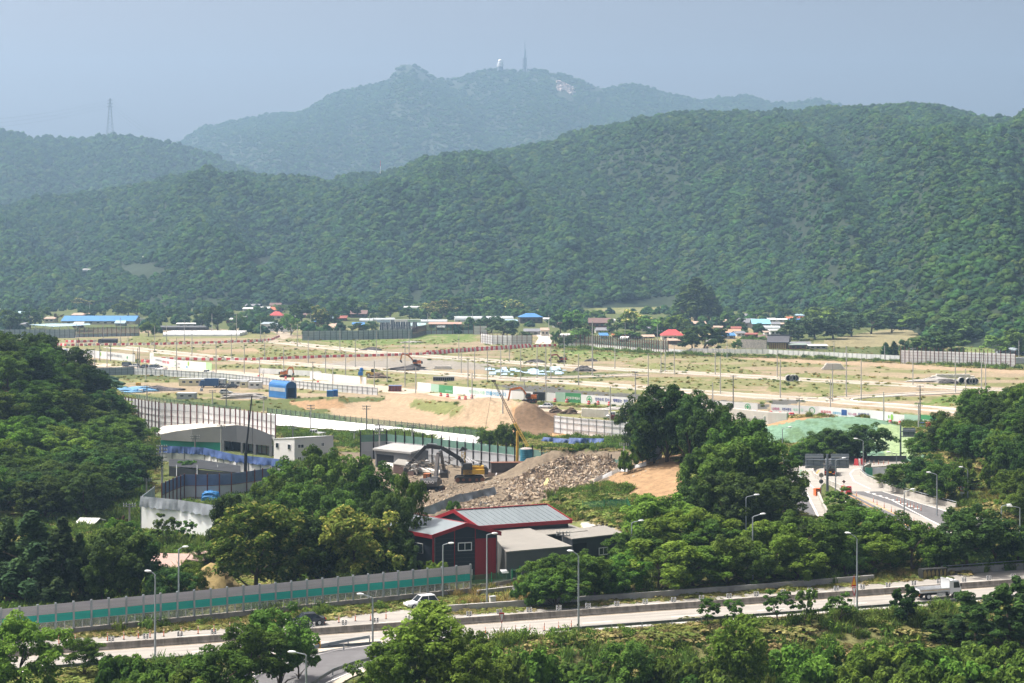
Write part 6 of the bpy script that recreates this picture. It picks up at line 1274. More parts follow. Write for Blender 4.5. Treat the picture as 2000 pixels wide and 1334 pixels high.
for a in (('dark_soil_pile','long dark grey soil pile below the large orange digger','heap',gpt(800,723),(17,9,2.2),mat('dark soil', (.085,.08,.078), .95, .4, .8, bump=.5),31),('dark_soil_pile','dark soil pile left of the red digger','heap',gpt(1046,708),(9,5,1.6),mat('dark soil', ()),32),('dark_soil_pile','small dark soil pile right of the red digger','heap',gpt(1156,706),(6,4,1.4),mat('dark soil', ()),33),
  ('dark_soil_pile','dark rubble mound among weeds beside the pale blue sheets','heap',gpt(1140,725),(9,6,2.2),mat('dark soil', ()),34),('grey_gravel_pile','pale grey gravel pile near the concrete pipes at right','heap',gpt(1830,746),(20,9,1.8),mat('grey gravel', (.34,.33,.31), .95, .3, 1, bump=.5),35),('dark_soil_pile','dark pile beside the concrete pipes at right','heap',gpt(1854,749),(9,6,1.6),mat('dark soil', ()),36),
  ('green_netted_heap','heap covered by dark green netting behind the blue tarps','heap',gpt(203,757),(17,10,4.4),mat('dark green cover', (.05,.11,.06), .9, .3, 1),37),('scrap_heap','row of black and grey pipes and scrap beside the blue tarps','heap',gpt(307,763),(18,5,1.6),mat('mixed scrap', (.13,.12,.12), .9, .7, 1.5),38),('tarp_heap','left long pale blue tarp heap below the green netted heap','heap',gpt(208,766),(22,7,1.6),mat('light blue tarp', (.14,.32,.52), .6, .3, .5),39),
  ('tarp_heap','middle pale blue tarp heap below the yellow skip','heap',gpt(245,765),(12,6,1.3),mat('light blue tarp', ()),40),('tarp_heap','right pale blue tarp heap next to the scrap row','heap',gpt(272,764),(12,6,1.7),mat('light blue tarp', ()),41),('dark_soil_pile','scrap pile of dark plates on the far meadow','heap',gpt(727,684),(11,6,1.6),mat('dark soil', ()),42),('rubble_pile','low stone pile on the far meadow','heap',gpt(805,669),(13,5,.9),mat('grey gravel', ()),43),('brown_heap','two tone brown heap left of the concrete blocks','heap',gpt(1113,808),(5,3,1.8),mat('dark earth', (.12,.085,.06), .95, .3, 1),44),('brown_heap','small brown steep heap beside the sand mound','heap',gpt(1086,806),(4.5,3,1.7),mat('dark earth', ()),45),
  ('white_wrapped_bales','white wrapped bales beside the black pipes on the left yard','bales',gpt(478,778),(14,4,1.6),mat('grey gravel', ()),46),('debris_heap','grey stones and slabs on the works road behind white panel fence','heap',gpt(1210,800),(16,5,.9),mat('grey gravel', ()),47)): lump(*a, rough=.4)
# pale blue sheets among weeds
t = thing('pale_blue_sheets', 'pale blue plastic sheets lying in rows among weeds', 'sheets', gpt(980,728)); o = t.location; b = MB(); r = random.Random(8)
for i in range(34):
    x = r.uniform(945,1092); y = 722+r.random()*11; p = gpt(x,y)-o; w_ = r.uniform(1.2,4.5); l = r.uniform(2,7); h = r.uniform(.3,1.2); b.quad(p+Vector((0,0,.15)), p+Vector((w_,-.5,.15)), p+Vector((w_*.9,l*.5,h)), p+Vector((.2,l*.5,h*.9))); b.quad(p+Vector((.2,l*.5,h*.9)), p+Vector((w_*.9,l*.5,h)), p+Vector((w_+.3,l,.1)), p+Vector((0,l,.1)))
b.build('sheet', PALEB, t)
# concrete goods
def rowof(name, cat, label, grp, pts, fn):
    first = None
    for i, (x, y) in enumerate(pts):
        o = fn() if first is None else copy_tree(first); first = first or o; o.location = gpt(x, y); o['label'] = label % nth(i+1); o['category'] = cat; o['group'] = grp
def culv():
    t = thing('concrete_culvert', '', 'culvert'); MB().box((0,.8,.8),(.9,1.6,1.7)).build('block', POLE, t); MB().box((0,-.02,.75),(.5,.06,1.0)).build('hole', mat('dark doorway', ()), t); return t
rowof('concrete_culvert', 'culvert', 'pale concrete culvert piece in the row on the field, %s from the left', 'culvert pieces in a row', [(848+i*3.7, 744.5) for i in range(11)], culv)
def cblk():
    t = thing('concrete_block', '', 'concrete block'); MB().box((0,.5,1.1),(1.15,1.4,2.2)).box((0,.5,2.25),(.9,1.1,.1)).build('block', KERB, t); return t
rowof('concrete_block', 'concrete block', 'pale upright concrete block behind the white panel fence, %s from the left', 'upright concrete blocks in a row', [(1140+i*5.6, 813.5+i*.35) for i in range(9)], cblk)
def mst():
    t = thing('maroon_pallet_stack', '', 'pallet stack'); b = MB()
    for j in range(4): b.box((0,.6,.2+j*.36),(1.5,1.3,.26))
    b.build('stack', mat('maroon blocks', (.14,.04,.04), .8, .2, 1), t); return t
rowof('maroon_pallet_stack', 'pallet stack', 'maroon pallet stack behind the white panel fence, %s from the left', 'maroon pallet stacks', [(1199,821),(1208,822),(1219,823),(1226,823.5),(1233,824),(1245,825)], mst)
def pipe():
    t = thing('concrete_pipe', '', 'concrete pipe'); b = MB(); b.tube((0,-.9,1.2),(0,1.2,1.2),1.2,n=20,cap=False); b.tube((0,-.9,1.2),(0,1.2,1.2),1.0,n=20,cap=False); vs = []
    for i in range(20): q = 2*math.pi*i/20; vs += [(1.2*math.cos(q),-.9,1.2+1.2*math.sin(q)),(math.cos(q),-.9,1.2+math.sin(q))]
    b.add(vs, [(2*i,2*i+1,(2*i+3) % 40,(2*i+2) % 40) for i in range(20)]).build('pipe', POLE, t); MB().tube((0,.9,1.2),(0,1.0,1.2),.99,n=20).build('dark_end', mat('dark doorway', ()), t); return t
rowof('concrete_pipe', 'pipe', 'large open concrete pipe beside the kerbed track, %s from the left', 'concrete pipes at the track', [(1540.5,745),(1548.5,745),(1553.5,745),(1878,750),(1892,751),(1899,751),(1904,751)], pipe)
def slabs(label, x, y, n, w, lev):
    t = thing('block_stack', label, 'block stack', gpt(x,y)); b = MB()
    for j in range(lev):
        for i in range(n-j): b.box(((i-(n-j-1)/2)*w*1.05,.5,.35+j*.62),(w,1.6,.56))
    b.build('blocks', KERB, t)
slabs('stepped stack of pale concrete blocks on the sandy bank at right', 1628, 722, 9, .95, 4); slabs('low flat stack of grey concrete slabs near the gravel pile', 1862, 738, 5, 3.0, 2); slabs('pale stone stack beside the large orange digger', 865, 721, 7, 1.0, 2)
# retaining wall and works road
fence('retaining_wall', 'long pale concrete retaining wall beside the works road right of the knoll', GP((1345,815),(1420,820),(1500,829),(1536,832)), 3.2, 4, (('wall',0,3.1,mat('board marked concrete', (.46,.44,.40), .9, .12, .6, stretch=(1,1,.3)),.5),('coping',3.1,3.3,KERB,.6)), None, cat='wall'); fence('retaining_wall', 'lower pale concrete wall stub with a pillar in front of the retaining wall', GP((1455,832),(1493,835)), 2.2, 3, (('wall',0,2.2,mat('board marked concrete', ()),.5),), KERB, 2.6, pr=.3, cat='wall')
# vehicles of the field
G_ = 'vehicles on the dusty road'; c_ = R(-28)
for k_, l, x, y, rz, m in (('suv','silver car at the head of the queue on the dusty road, partly behind the trees',125,709,R(150),CARS),('suv','white car second in the queue beside the white box truck',142,710.5,R(150),CARW),('van','dark van leading the middle group on the dusty road',249,716.5,R(-30),CARD),('sedan','grey car just behind the dark van on the dusty road',264,717.5,R(150),CARS),('suv','dark car in the middle of the dusty road queue',281,719.5,R(150),CARD),('sedan','white car between dark car and grey van on the dusty road',291,719.5,R(150),CARW),('van','grey van near the end of the dusty road queue',300,721.5,R(150),mat('grey van paint', (.18,.20,.23), .3, 0)),('pickup','white pickup with open bed closing the dusty road queue',315,723,R(150),CARW),('pickup','white pickup alone on the dusty road by the pale green panel',406,731,R(150),CARW),
  ('sedan','left one of three dark cars parked before the white cabins',429,756.5,R(160),CARD),('sedan','middle one of three dark cars parked before the white cabins',438,757.5,R(160),CARD),('sedan','right one of three dark cars parked before the white cabins',452,758,R(175),CARD),('suv','silver white car parked on the sandy yard',441.5,769.5,R(10),mat('silver white paint', (.5,.52,.54), .3, 0)),('pickup','small white and green truck parked on the grass below white bank',616,853,R(160),CARW),('suv','white car beside the orange digger behind the sand mound',1066,797,R(160),CARW),('pickup','white truck cab parked among the maroon pallets',1201,817,R(170),CARW),('pickup','blue and white truck on the works road at right',1797,839,R(5),CARB)):
    car(k_, l, gpt(x, y), rz, m)
def boxtruck(label, p, rz, bm, cm, L=6.5, tank=False):
    t = thing('truck', label, 'truck', p, rz); h = L/2
    if tank: MB().tube((-h,0,1.7),(h-1.9,0,1.7),1.1,n=16).build('tank', bm, t)
    else: MB().box((-.9,0,1.9),(L-1.9,2.2,2.4)).build('cargo_box', bm, t)
    c = MB().prism([(h-1.8,.6),(h,.6),(h,1.3),(h-.3,2.5),(h-1.8,2.5)],(-1.05,1.05)).build('cab', cm, t); MB().prism([(h-.12,1.35),(h-.02,1.4),(h-.3,2.35),(h-.38,2.3)],(-.95,.95)).build('windscreen', GLASS, c)
    MB().box((0,0,.65),(L-.4,1.0,.3)).build('chassis', MDARK, t); wheels(t, (-h+1.2,h-1.0), 2.1, .45, .3)
boxtruck('white box truck seen from behind in the dusty road queue', gpt(158,712), R(150), LGREY, CARW); boxtruck('long black tanker truck parked along the red and white barriers', gpt(211,671.5), R(180), mat('black tank', (.03,.028,.03), .4, .3, 1), MDARK, 10, True); boxtruck('dark blue truck parked in front of the blue grey cabin', gpt(409,757), R(180), CARB, CARB, 6.5); boxtruck('white cab truck behind the orange digger near the hoarding', gpt(1048,786), R(180), MDARK, CARW, 6); boxtruck('white delivery truck parked by the village road tree', gpt(562,650), R(185), CARW, CARW, 6.5); boxtruck('pale grey truck parked below the blue grey roof at far right', gpt(1988,713), R(185), PANG, CARW, 9)
t = box_thing('red_blue_machine', 'blue and red works machine on the right works road', 'machine', 1805, 843, 16, 8, 3, mat('black machine', (.05,.05,.06), .6, .2, 1), 0, 'body', 'blue_top', CARB); MB().tube((1,-.3,0),(1,-.3,2.2),.7,n=10).build('red_tank', REDPL, t)
box_thing('yellow_skip', 'yellow skip with pale net cover on the left yard', 'skip', 269, 753, 8, 5, 2, YEL); box_thing('pale_box', 'small pale water box on the left yard', 'box', 274, 766, 7, 5, 1.6, KERB); box_thing('pale_box', 'small grey box standing on the yard near the parked cars', 'box', 393, 764, 5, 5, 1.2, PANG)
# ---------------------------------------------------------------- village
RB_ = mat('blue roof', (.07,.22,.48), .45, .1, .3); RPB = mat('pale blue roof', (.33,.47,.56), .5, .1, .3); RRED = mat('red tiled roof', (.46,.07,.07), .7, .12, 1); ROR = mat('orange red roof', (.52,.14,.07), .7, .12, 1); RBR = mat('brown roof', (.17,.11,.10), .8, .15, 1); RGR = mat('grey tiled roof', (.20,.205,.225), .8, .15, 1); RTAN = mat('tan roof', (.42,.31,.24), .8, .15, 1); RWH = mat('pale roof', (.62,.62,.60), .6, .08, .5); RBRED = mat('brick red roof', (.26,.09,.07), .8, .15, 1)
WCR = mat('cream wall', (.55,.52,.44), .8, .1, .5); WWH = mat('white house wall', (.64,.65,.66), .8, .06, .5); WBR = mat('brick wall', (.17,.08,.06), .85, .2, 1.5); WGR = mat('grey house wall', (.30,.30,.30), .85, .12, .5); WDK = mat('dark house wall', (.09,.08,.075), .85, .2, 1); WYL = mat('ochre panel wall', (.55,.36,.14), .7, .15, 1.5)
def hgt(p): return float(terrain(p.x, p.y))
def house(label, x0, x1, base, eave, ridge, rm, wm, dep=9, rz=0, kind='gable', name='village_house', cat='house', nw=3, trim=None, over=.5):
    p = gpt((x0+x1)/2, base); k = p.y/F; w = (x1-x0)*k; e = (base-eave)*k; rr = max((base-ridge)*k-dep/2*(H-e)/p.y, e+.5) if kind != 'flat' else (base-ridge)*k
    t = thing(name, label, cat, p, rz); b = MB(); b.box((0,dep/2,e/2-.5),(w,dep,e+1)); 
    if kind == 'gable': b.prism([(0,e),(dep,e),(dep/2,rr)], (-w/2,w/2), (0,0,0), R(90)) if False else b.add([(-w/2,0,e),(-w/2,dep,e),(-w/2,dep/2,rr),(w/2,0,e),(w/2,dep,e),(w/2,dep/2,rr)], ((0,2,1),(3,4,5)))
    b.build('wall', wm, t); r = MB(); o = over; kz = (rr-e)/(dep/2)*o
    if kind == 'gable':
        r.slab([(-w/2-o,-o,e-kz+.1),(w/2+o,-o,e-kz+.1),(w/2+o,dep/2,rr+.1),(-w/2-o,dep/2,rr+.1)],.16); r.slab([(-w/2-o,dep/2,rr+.1),(w/2+o,dep/2,rr+.1),(w/2+o,dep+o,e-kz+.1),(-w/2-o,dep+o,e-kz+.1)],.16)
    elif kind == 'hip':
        a = [(-w/2-o,-o,e),(w/2+o,-o,e),(w/2+o,dep+o,e),(-w/2-o,dep+o,e)]; i = min(dep/2, w*.32); q = [(-w/2+i,dep/2,rr),(w/2-i,dep/2,rr)]
        r.add(a+q, ((0,1,5,4),(1,2,5),(2,3,4,5),(3,0,4),(3,2,1,0)))
    elif kind == 'arch':
        n = 10; vs = []
        for s in (-1,1): vs += [(s*(w/2+.1), dep/2-dep/2*math.cos(math.pi*i/n)*1.02, e+(rr-e)*math.sin(math.pi*i/n)) for i in range(n+1)]
        r.add(vs, [(i,i+1,n+2+i,n+1+i) for i in range(n)]+[tuple(range(n+1)), tuple(range(2*n+1,n,-1))])
    else: r.slab([(-w/2-o,-o,e),(w/2+o,-o,e),(w/2+o,dep+o,rr),(-w/2-o,dep+o,rr)],.2)
    r.build('roof', rm, t)
    for i in range(nw):
        x = w*((i+.5)/nw-.5)*.9; MB().box((x,-.04,e*.52),(min(1.8,w/nw*.5),.08,max(.6,e*.34))).build('window', GLASS, t)
    return t
HS = [('long factory with bright blue sheet roof behind the netted fence at left',120,263,634,627,617,RB_,WCR,22,R(0),'gable',9),('small hipped cream house beside the red leaved tree at far left',86,106,631,623,620,RTAN,WCR,9,0,'flat',2),('pale blue roofed low building high at the far left',35,72,620,613,609,RPB,WGR,9,0,'gable',3),('pale blue side roof of the factory right end',225,243,637,631,626,RPB,WGR,8,0,'gable',1),('white block tower at the right end of the blue roofed factory',274,280,635,622,622,RWH,WWH,4,0,'flat',1),
 ('long dark low building behind the white greenhouses',310,402,645,639,636,mat('dark sheet roof', (.10,.105,.11), .7, .15, .5),WDK,12,0,'gable',4),('low pale sheds above the white greenhouses',345,390,638,633,631,RWH,WGR,10,0,'gable',3),('brownish house behind the factory roof',140,175,620,616.5,613,RTAN,WGR,9,0,'flat',2),
 ('white two storey house with blue awning at the village road',509,552,647,633,630,mat('blue grey roof', (.30,.36,.40), .6, .1, .5),WWH,9,R(-6),'flat',4),('white garage beside the village road',538,558,647,639,638,RWH,WWH,6,0,'flat',1),('house with bright red hipped roof among trees at left',526,551,624,617,609,RRED,WCR,11,0,'hip',2),('house with orange red roof above the red roofed one',529,549,612,607,601.5,ROR,WWH,10,0,'gable',2),('house with brown roof behind the orange red one',527,548,604,599,594,RBR,WDK,9,0,'gable',2),('white low house among the upper trees at left',474,492,610,605,602.5,RWH,WWH,9,0,'flat',2),('white roofed long house right of the white low house',505,525,609,604,601.5,RWH,WWH,9,0,'flat',2),('grey roofed house among the upper trees at left',480,506,604,600,596,RGR,WGR,9,0,'gable',2),('blue grey roofed shed high at left of the village',431,458,601,597,593,mat('blue grey roof', ()),WGR,8,0,'gable',2),
 ('small house with dusty tan hipped roof behind the grey fence',632,672,646,639.5,632,RTAN,WCR,11,0,'hip',3),('brick red flat roofed house among dark trees',653,676,628,622,618,RBRED,WBR,9,0,'flat',2),('dark brown house with bright blue awning',684,716,622,614,607,RBR,WDK,11,0,'gable',3),('tan roofed house above the dark brown house',689,714,607,603,599.5,RTAN,WCR,9,0,'flat',2),('long low brick roofed shed behind the posted fence',838,900,640,633,630,mat('pinkish roof', (.40,.25,.20), .8, .1, 1),WGR,9,0,'flat',6),('teal roofed shed beside the glass racks',782,830,642,636,631,mat('pale teal roof', (.36,.54,.54), .5, .1, .5),WGR,9,0,'gable',3),
 ('house with bright blue roof at the village lane',1016,1060,632,620,612,RB_,WDK,13,R(6),'hip',4),('grey gabled workshop at the village lane',1024,1055,654,647,642,RGR,WGR,10,0,'gable',2),('cream house facing the pale village lane',1057,1072,656,645,641,RTAN,WCR,8,0,'flat',2),('white flat building left of the brown roofed house',1062,1084,628,624,622,RWH,WWH,8,0,'flat',2),('large brown house with dark wide roof among trees',1150,1192,640,630,621,RBR,WBR,12,R(-3),'gable',4),('grey gabled house below the large brown house',1164,1198,650,645,639.5,RGR,WCR,9,R(6),'gable',2),('small white shed right of the large brown house',1191,1201,631,626,624,RWH,WWH,5,0,'flat',1),
 ('long orange roofed shed behind the netted village fence',1197,1238,659,656,653,ROR,WDK,7,0,'flat',3),('long tan roofed shed behind the netted village fence',1244,1278,661,657.5,654.5,RTAN,WGR,8,0,'flat',3),('house with bright red curved hip roof behind the netted fence',1293,1335,664,655,643,RRED,WCR,11,0,'hip',4),('small grey roofed annex left of the red hip roofed house',1277,1296,657,650,646,mat('pale grey roof', (.40,.40,.38), .7, .1, 1),WDK,7,0,'flat',1),('pale awning shed below the red hip roofed house',1306,1336,676,671,668,RTAN,WDK,7,0,'flat',2),('low house with tan roof and blue gutter on the dry bank',1350,1379,638,632.5,628.5,RTAN,WDK,9,0,'flat',2),
 ('low house with bright blue roof behind the big village tree',1398,1436,662,655,651,RB_,WGR,9,0,'flat',3),('terracotta roofed house above the blue roofed one',1412,1447,655,650,643,mat('pinkish tan roof', (.42,.27,.18), .8, .1, 1),WCR,10,0,'gable',2),('dark timber house with grey gable roof on the upper slope',1455,1476,624,619,613.5,RGR,WBR,9,R(-12),'gable',1),('old house with dark grey tiled roof, left of the light blue roof',1428,1458,639,631,621.5,RGR,WGR,11,R(12),'gable',2),('grey tiled long house between dark and light blue roofs',1450,1476,640,630,622,RGR,WGR,11,0,'gable',2),('house with light blue sheet roof in the upper village',1470,1504,643,632,623,mat('light blue roof', (.22,.46,.60), .5, .08, .5),WDK,12,0,'gable',3),
 ('white walled house behind the light blue roof',1502,1516,630,625,622,RWH,WWH,8,0,'flat',2),('white flat house left of the orange red roof',1520,1539,630,625,623,RWH,WWH,8,0,'flat',2),('house with orange red flat roof in the upper village',1539,1571,628,622.5,620,ROR,WCR,8,0,'flat',3),('arched pale blue roof behind the orange red roof',1554,1577,622,618,614.5,RPB,WGR,8,0,'arch',1),('white modern house with long balcony among trees',1505,1530,655,645,644,RWH,WWH,9,0,'flat',3),('pale flat roofed annex left of the white modern house',1494,1508,654,649,647.5,RTAN,WWH,8,0,'flat',1),('small pavilion with dark tiled roof above the stone wall',1484,1500,663,658,653,RBR,WDK,7,0,'hip',1),
 ('small brick house with green grey roof beside the traditional house',1543,1575,682,673,671,mat('green grey roof', (.22,.27,.24), .7, .1, 1),WBR,7,R(-4),'flat',3),('low white stone shed beside the blue tarps',1580,1616,682,675,673,RWH,mat('pale stone wall', (.45,.44,.42), .9, .15, 1),6,0,'flat',3),('dark tiled old shed behind the brick house',1545,1583,676,671,667,RGR,WGR,6,0,'gable',2),('warehouse with pale blue grey roof at the far right edge',1958,2040,694,688,679,mat('blue grey roof', ()),PANG,14,0,'gable',3),('white shed on the hillside clearing',1408,1424,604,598,597,RWH,WWH,5,0,'flat',1),
 ('white roofed hillside buildings in the clearing at left',161,202,530,527,526,RWH,WWH,8,0,'flat',4),('pale hut on the hillside above the left clearing',278,300,504,502,500.5,RWH,WGR,8,0,'flat',2)]
for h_ in HS: house(h_[0], *h_[1:6], h_[6], h_[7], h_[8], h_[9], h_[10], nw=h_[11], name='factory' if 'factory with' in h_[0] else 'shed' if ('shed' in h_[0] or 'roof behind' in h_[0]) else 'village_house', cat='shed' if 'shed' in h_[0] else 'house')
r = random.Random(44); EX = [(1402,646),(1418,634),(1438,648),(1448,657),(1466,660),(1500,668),(1516,640),(1536,640),(1552,634),(1584,632),(1392,668),(1345,652),(1262,648),(1240,662),(1180,662),(1215,668),(596,622),(572,628),(618,634),(640,626),(470,628),(448,632),(760,640),(700,640),(660,640),(980,640),(1000,634),(1092,640),(1110,662),(860,646),(150,640),(40,640)]
for i, (x, y) in enumerate(EX):
    w_ = r.uniform(12,22); c = r.choice((('grey',RGR),('brown',RBR),('blue',RB_),('pale',RWH),('tan',RTAN),('pale blue',RPB),('brick red',RBRED)))
    house('small %s roofed house in the village, %s of the small houses in its street' % (c[0], nth(i+1)) if False else 'small %s roofed house among village trees, %s of the small ones from left' % (c[0], nth(1+sum(q[0] < x for q in EX))), x-w_/2, x+w_/2, y, y-r.uniform(5,7), y-r.uniform(9,11), c[1], r.choice((WCR,WGR,WWH,WBR)), 8, r.uniform(-.3,.3), r.choice(('gable','flat','gable')), nw=2)
for o in [o for o in bpy.data.objects if o.get('label','').startswith(('white roofed hillside','pale hut on'))]:
    q = o.location; px = 1000+F*q.x/q.y; yy = 529 if 'roofed' in o['label'] else 503.5
    Ys = np.arange(1500,2600,4.); k_ = np.nonzero(H-(yy-HY)/F*Ys <= near_hill(np.full(len(Ys),px),Ys)+4)[0]
    if len(k_): f_ = Ys[k_[0]]/q.y; o.location = (q.x*f_, Ys[k_[0]], H-(yy-HY)/F*Ys[k_[0]]); o.scale = (f_,)*3
# traditional tiled house with ochre gable
p = gpt(1519,681); k = p.y/F; t = thing('traditional_house', 'traditional house with curved dark tiled roof and ochre timber panels', 'house', p, R(-14)); w, dp, e = 34*k, 9, 14*k
MB().box((0,dp/2,e/2-.3),(w,dp,e+.6)).add([(w/2,0,e),(w/2,dp,e),(w/2,dp/2,e+2.4)],((0,1,2),)).build('wall', WYL, t); b = MB()
for x in np.linspace(-w/2,w/2,9): b.box((x,-.05,e/2),(.22,.12,e))
for y in np.linspace(0,dp,4): b.box((w/2+.05,y,e/2),(.12,.22,e))
b.box((0,-.05,e*.95),(w,.14,.3)).box((w/2+.05,dp/2,e*.55),(.14,dp,.2)).build('timber', WBR, t); r = MB(); n = 6; vs = []
for s, y0 in ((-1,-1.3),(1,dp+1.3)):
    r2 = []
    for i in range(n+1):
        f = i/n; y = y0+(dp/2-y0)*f; z = e-.3+(3.0)*(f**1.35); r2.append((y,z))
    for i in range(n): r.slab([(-w/2-1.2,r2[i][0],r2[i][1]),(w/2+1.2,r2[i][0],r2[i][1]),(w/2+1.2,r2[i+1][0],r2[i+1][1]),(-w/2-1.2,r2[i+1][0],r2[i+1][1])][::-s], .3)
r.bar((-w/2-1.3,dp/2,e+2.9),(w/2+1.3,dp/2,e+2.9),.5,.7).build('roof', mat('dark roof tile', (.085,.087,.10), .8, .2, 1), t)
fence('stone_wall', 'tall old stone retaining wall left of the traditional house', GP((1447,680),(1470,681),(1497,682)), 4.5, 4, (('wall',0,4.4,mat('rough stone', (.30,.28,.25), .95, .5, 1.3, bump=.4),.6),), None, cat='wall')
# greenhouses
def greenhouse(label, x0, x1, base, top, n, m, rz=0, L=None, side=True):
    p = gpt((x0+x1)/2, base); k = p.y/F; w = (x1-x0)*k; h = (base-top)*k*.75; t = thing('greenhouse', label, 'greenhouse', p, rz, None)
    for j in range(n):
        b = MB(); d = 6.0; kk = 10; y0 = j*d*1.05; vs = []
        for s in np.linspace(-.5,.5,9): vs += [(s*w, y0+d/2-d/2*math.cos(math.pi*i/kk), h*math.sin(math.pi*i/kk)**.7 if 0 < i < kk else -.2) for i in range(kk+1)]
        fs = [(a*(kk+1)+i, a*(kk+1)+i+1, (a+1)*(kk+1)+i+1, (a+1)*(kk+1)+i) for a in range(8) for i in range(kk)]+[tuple(range(kk+1)), tuple(range(9*(kk+1)-1, 8*(kk+1)-1, -1))]
        q = b.add(vs, fs).build('tunnel', m, t); f = MB()
        for s in np.linspace(-.5,.5,max(4,int(w/6))):
            for i in range(kk): f.bar((s*w, y0+d/2-d/2*1.01*math.cos(math.pi*i/kk), h*1.01*math.sin(math.pi*i/kk)**.7 if i else 0),(s*w, y0+d/2-d/2*1.01*math.cos(math.pi*(i+1)/kk), h*1.01*max(0,math.sin(math.pi*(i+1)/kk))**.7),.12)
        f.build('hoop', LGREY, q)
GHW = mat('white film', (.68,.69,.70), .35, .08, .3); GHG = mat('grey film', (.46,.50,.51), .3, .12, .3)
greenhouse('row of long white film greenhouses beside the barriers at left', 318, 468, 657, 647, 5, GHW); greenhouse('long grey film greenhouse left of the taller one, behind the glass racks', 770, 873, 632, 623, 2, GHG); greenhouse('largest grey film greenhouse with clear hoops in the village middle', 889, 1003, 629, 616, 3, GHG, R(4)); greenhouse('white arched greenhouse pair right of the brown house with blue awning', 702, 728, 630, 621, 2, GHG); greenhouse('small tilted film greenhouse near the earth cut', 730, 772, 628, 620, 2, GHG, R(10)); greenhouse('long narrow white greenhouse on the upper terrace', 772, 835, 604, 599, 1, GHW); greenhouse('clear greenhouse below the light blue roof', 1482, 1524, 646, 634, 2, GHG)
t = thing('pale_blue_canopy', 'long pale blue open canopy roof on posts behind the far left fence', 'canopy', gpt(115,648)); o = t.location; MB().slab([D(55,634,o.y)-o, D(105,638,o.y)-o, D(176,634.5,o.y)-o, D(176,632,o.y+25)-o, D(100,632,o.y+25)-o], .4).build('roof', RPB, t); b = MB()
for x in (70,86,102,117,133,150,166): b.tube(D(x,637,o.y+1)-o, D(x,650,o.y+1)-o, .25)
b.build('post', LGREY, t)
# glass racks
def rack():
    t = thing('glass_rack', '', 'glass rack'); b = MB(); b.slab([(-1.9,-.2,0),(1.9,-.2,0),(1.2,.9,6),(-1.2,.9,6)],.12); b.build('glass', mat('dark blue glass', (.04,.07,.10), .15, .4, .5), t); f = MB()
    for x in (-1.9,-.6,.6,1.9): f.bar((x,-.35,0),(x*.62,.85,6.1),.16)
    f.build('frame', LGREY, t); return t
rowof('glass_rack', 'glass rack', 'leaning rack of dark glass sheets behind the grey fence, %s from the left', 'glass racks', [(747,645),(757,645),(767,645),(777,645.5),(787,646),(797,646),(810,648)], rack)
for i, (x, y, l) in enumerate(((748,628,'left stretch of blue and white shop fascia above the glass racks'),(782,627,'middle stretch of shop fascia above the glass racks'),(808,627,'right stretch of shop fascia above the glass racks'))):
    p = gpt(x, 650); k = p.y/F; t = thing('fascia_board', l, 'fascia board', p+Vector((0,6,0))); MB().box((0,0,(650-y)*k),(26*k,.4,4*k)).build('board', (PALEB, HW_, HLG)[i], t); MB().box((-11*k,.3,(650-y)*k/2),(.2,.2,(650-y)*k)).box((11*k,.3,(650-y)*k/2),(.2,.2,(650-y)*k)).build('post', STEEL, t)
# small things near the highway at left
p = gpt(380,1118); A = gz(340,1098,2.8); house('old cottage with faded pinkish tiled roof among the trees left', 352, 399, 1113, 1093, 1078, mat('faded pink tiles', (.38,.27,.23), .9, .15, 1.5), WDK, 7, R(-28), 'gable', nw=1); house('low tiled lean-to with pinkish roof in front of the old cottage', 290, 345, 1120, 1106, 1092, mat('faded pink tiles', ()), WGR, 5, R(-6), 'flat', nw=1)
lump('green_covered_stack', 'low stack under a bright green net on the dry grave mound', 'covered stack', hit(418,1107), (2.6,1.4,.8), mat('bright green cover', (.03,.42,.20), .7, .1, 1), 61); lump('grass_mound', 'round dry grass mound beside the yellow green tree at left', 'mound', gpt(412,1160), (9,9,4.2), mat('dry grass', (.30,.23,.10), .95, .3, 1.5, bump=.5), 62, rough=.08)
t = thing('blue_sheet_roof', 'light blue sheet roof half hidden by the dark trees at lower left', 'roof', gpt(172,1150)); o = t.location; MB().slab([D(146,1133,o.y)-o, D(198,1131,o.y)-o, D(196,1112,o.y+5)-o, D(158,1118,o.y+5)-o],.1).build('roof', mat('sky blue sheet', (.20,.42,.62), .6, .15, .5), t); b = MB()
for x in (150,172,194): b.tube(D(x,1132,o.y+.3)-o, D(x,1152,o.y+.3)-o, .08)
b.build('post', STEEL, t)
house('pale hut at the left picture edge among trees', -14, 11, 1095, 1080, 1070, RWH, WGR, 5, 0, 'gable', nw=1); house('small pale roofed shed in the trees below the wooded hill', 152, 182, 1034, 1022, 1016, RWH, WDK, 4, R(-10), 'gable', nw=1)
# ---------------------------------------------------------------- on the ridges
def onhill(px, py, fn, Y): return Vector(((px-1000)/F*Y, Y, float(fn(np.array(px), np.array(Y)))))
def tower(name, label, cat, px, ytop, fn, Y, w0, w1, n, m, arms=(), r=.25):
    p = onhill(px, 0, fn, Y); top = D(px, ytop, Y).z; h = top-p.z; t = thing(name, label, cat, p); b = MB(); lattice(b, (0,0,-3),(0,0,h), w0, w1, n, r); b.build('lattice', m, t)
    a = MB()
    for z, L in arms: a.bar((-L,0,h*z),(L,0,h*z),.7,.5); a.bar((-L,0,h*z),(0,0,h*z+2.5),.4); a.bar((L,0,h*z),(0,0,h*z+2.5),.4)
    if arms: a.build('crossarm', m, t)
    return t, h, p
PST = mat('pylon steel', (.16,.18,.20), .6, .1, .2)
pt, ph, pp = tower('transmission_pylon', 'tall lattice transmission pylon on the left ridge', 'pylon', 215, 192, pyl_hill, 3880., 7, .7, 13, PST, ((.95,5),(.87,6),(.79,6.5)), .32)
b = MB()
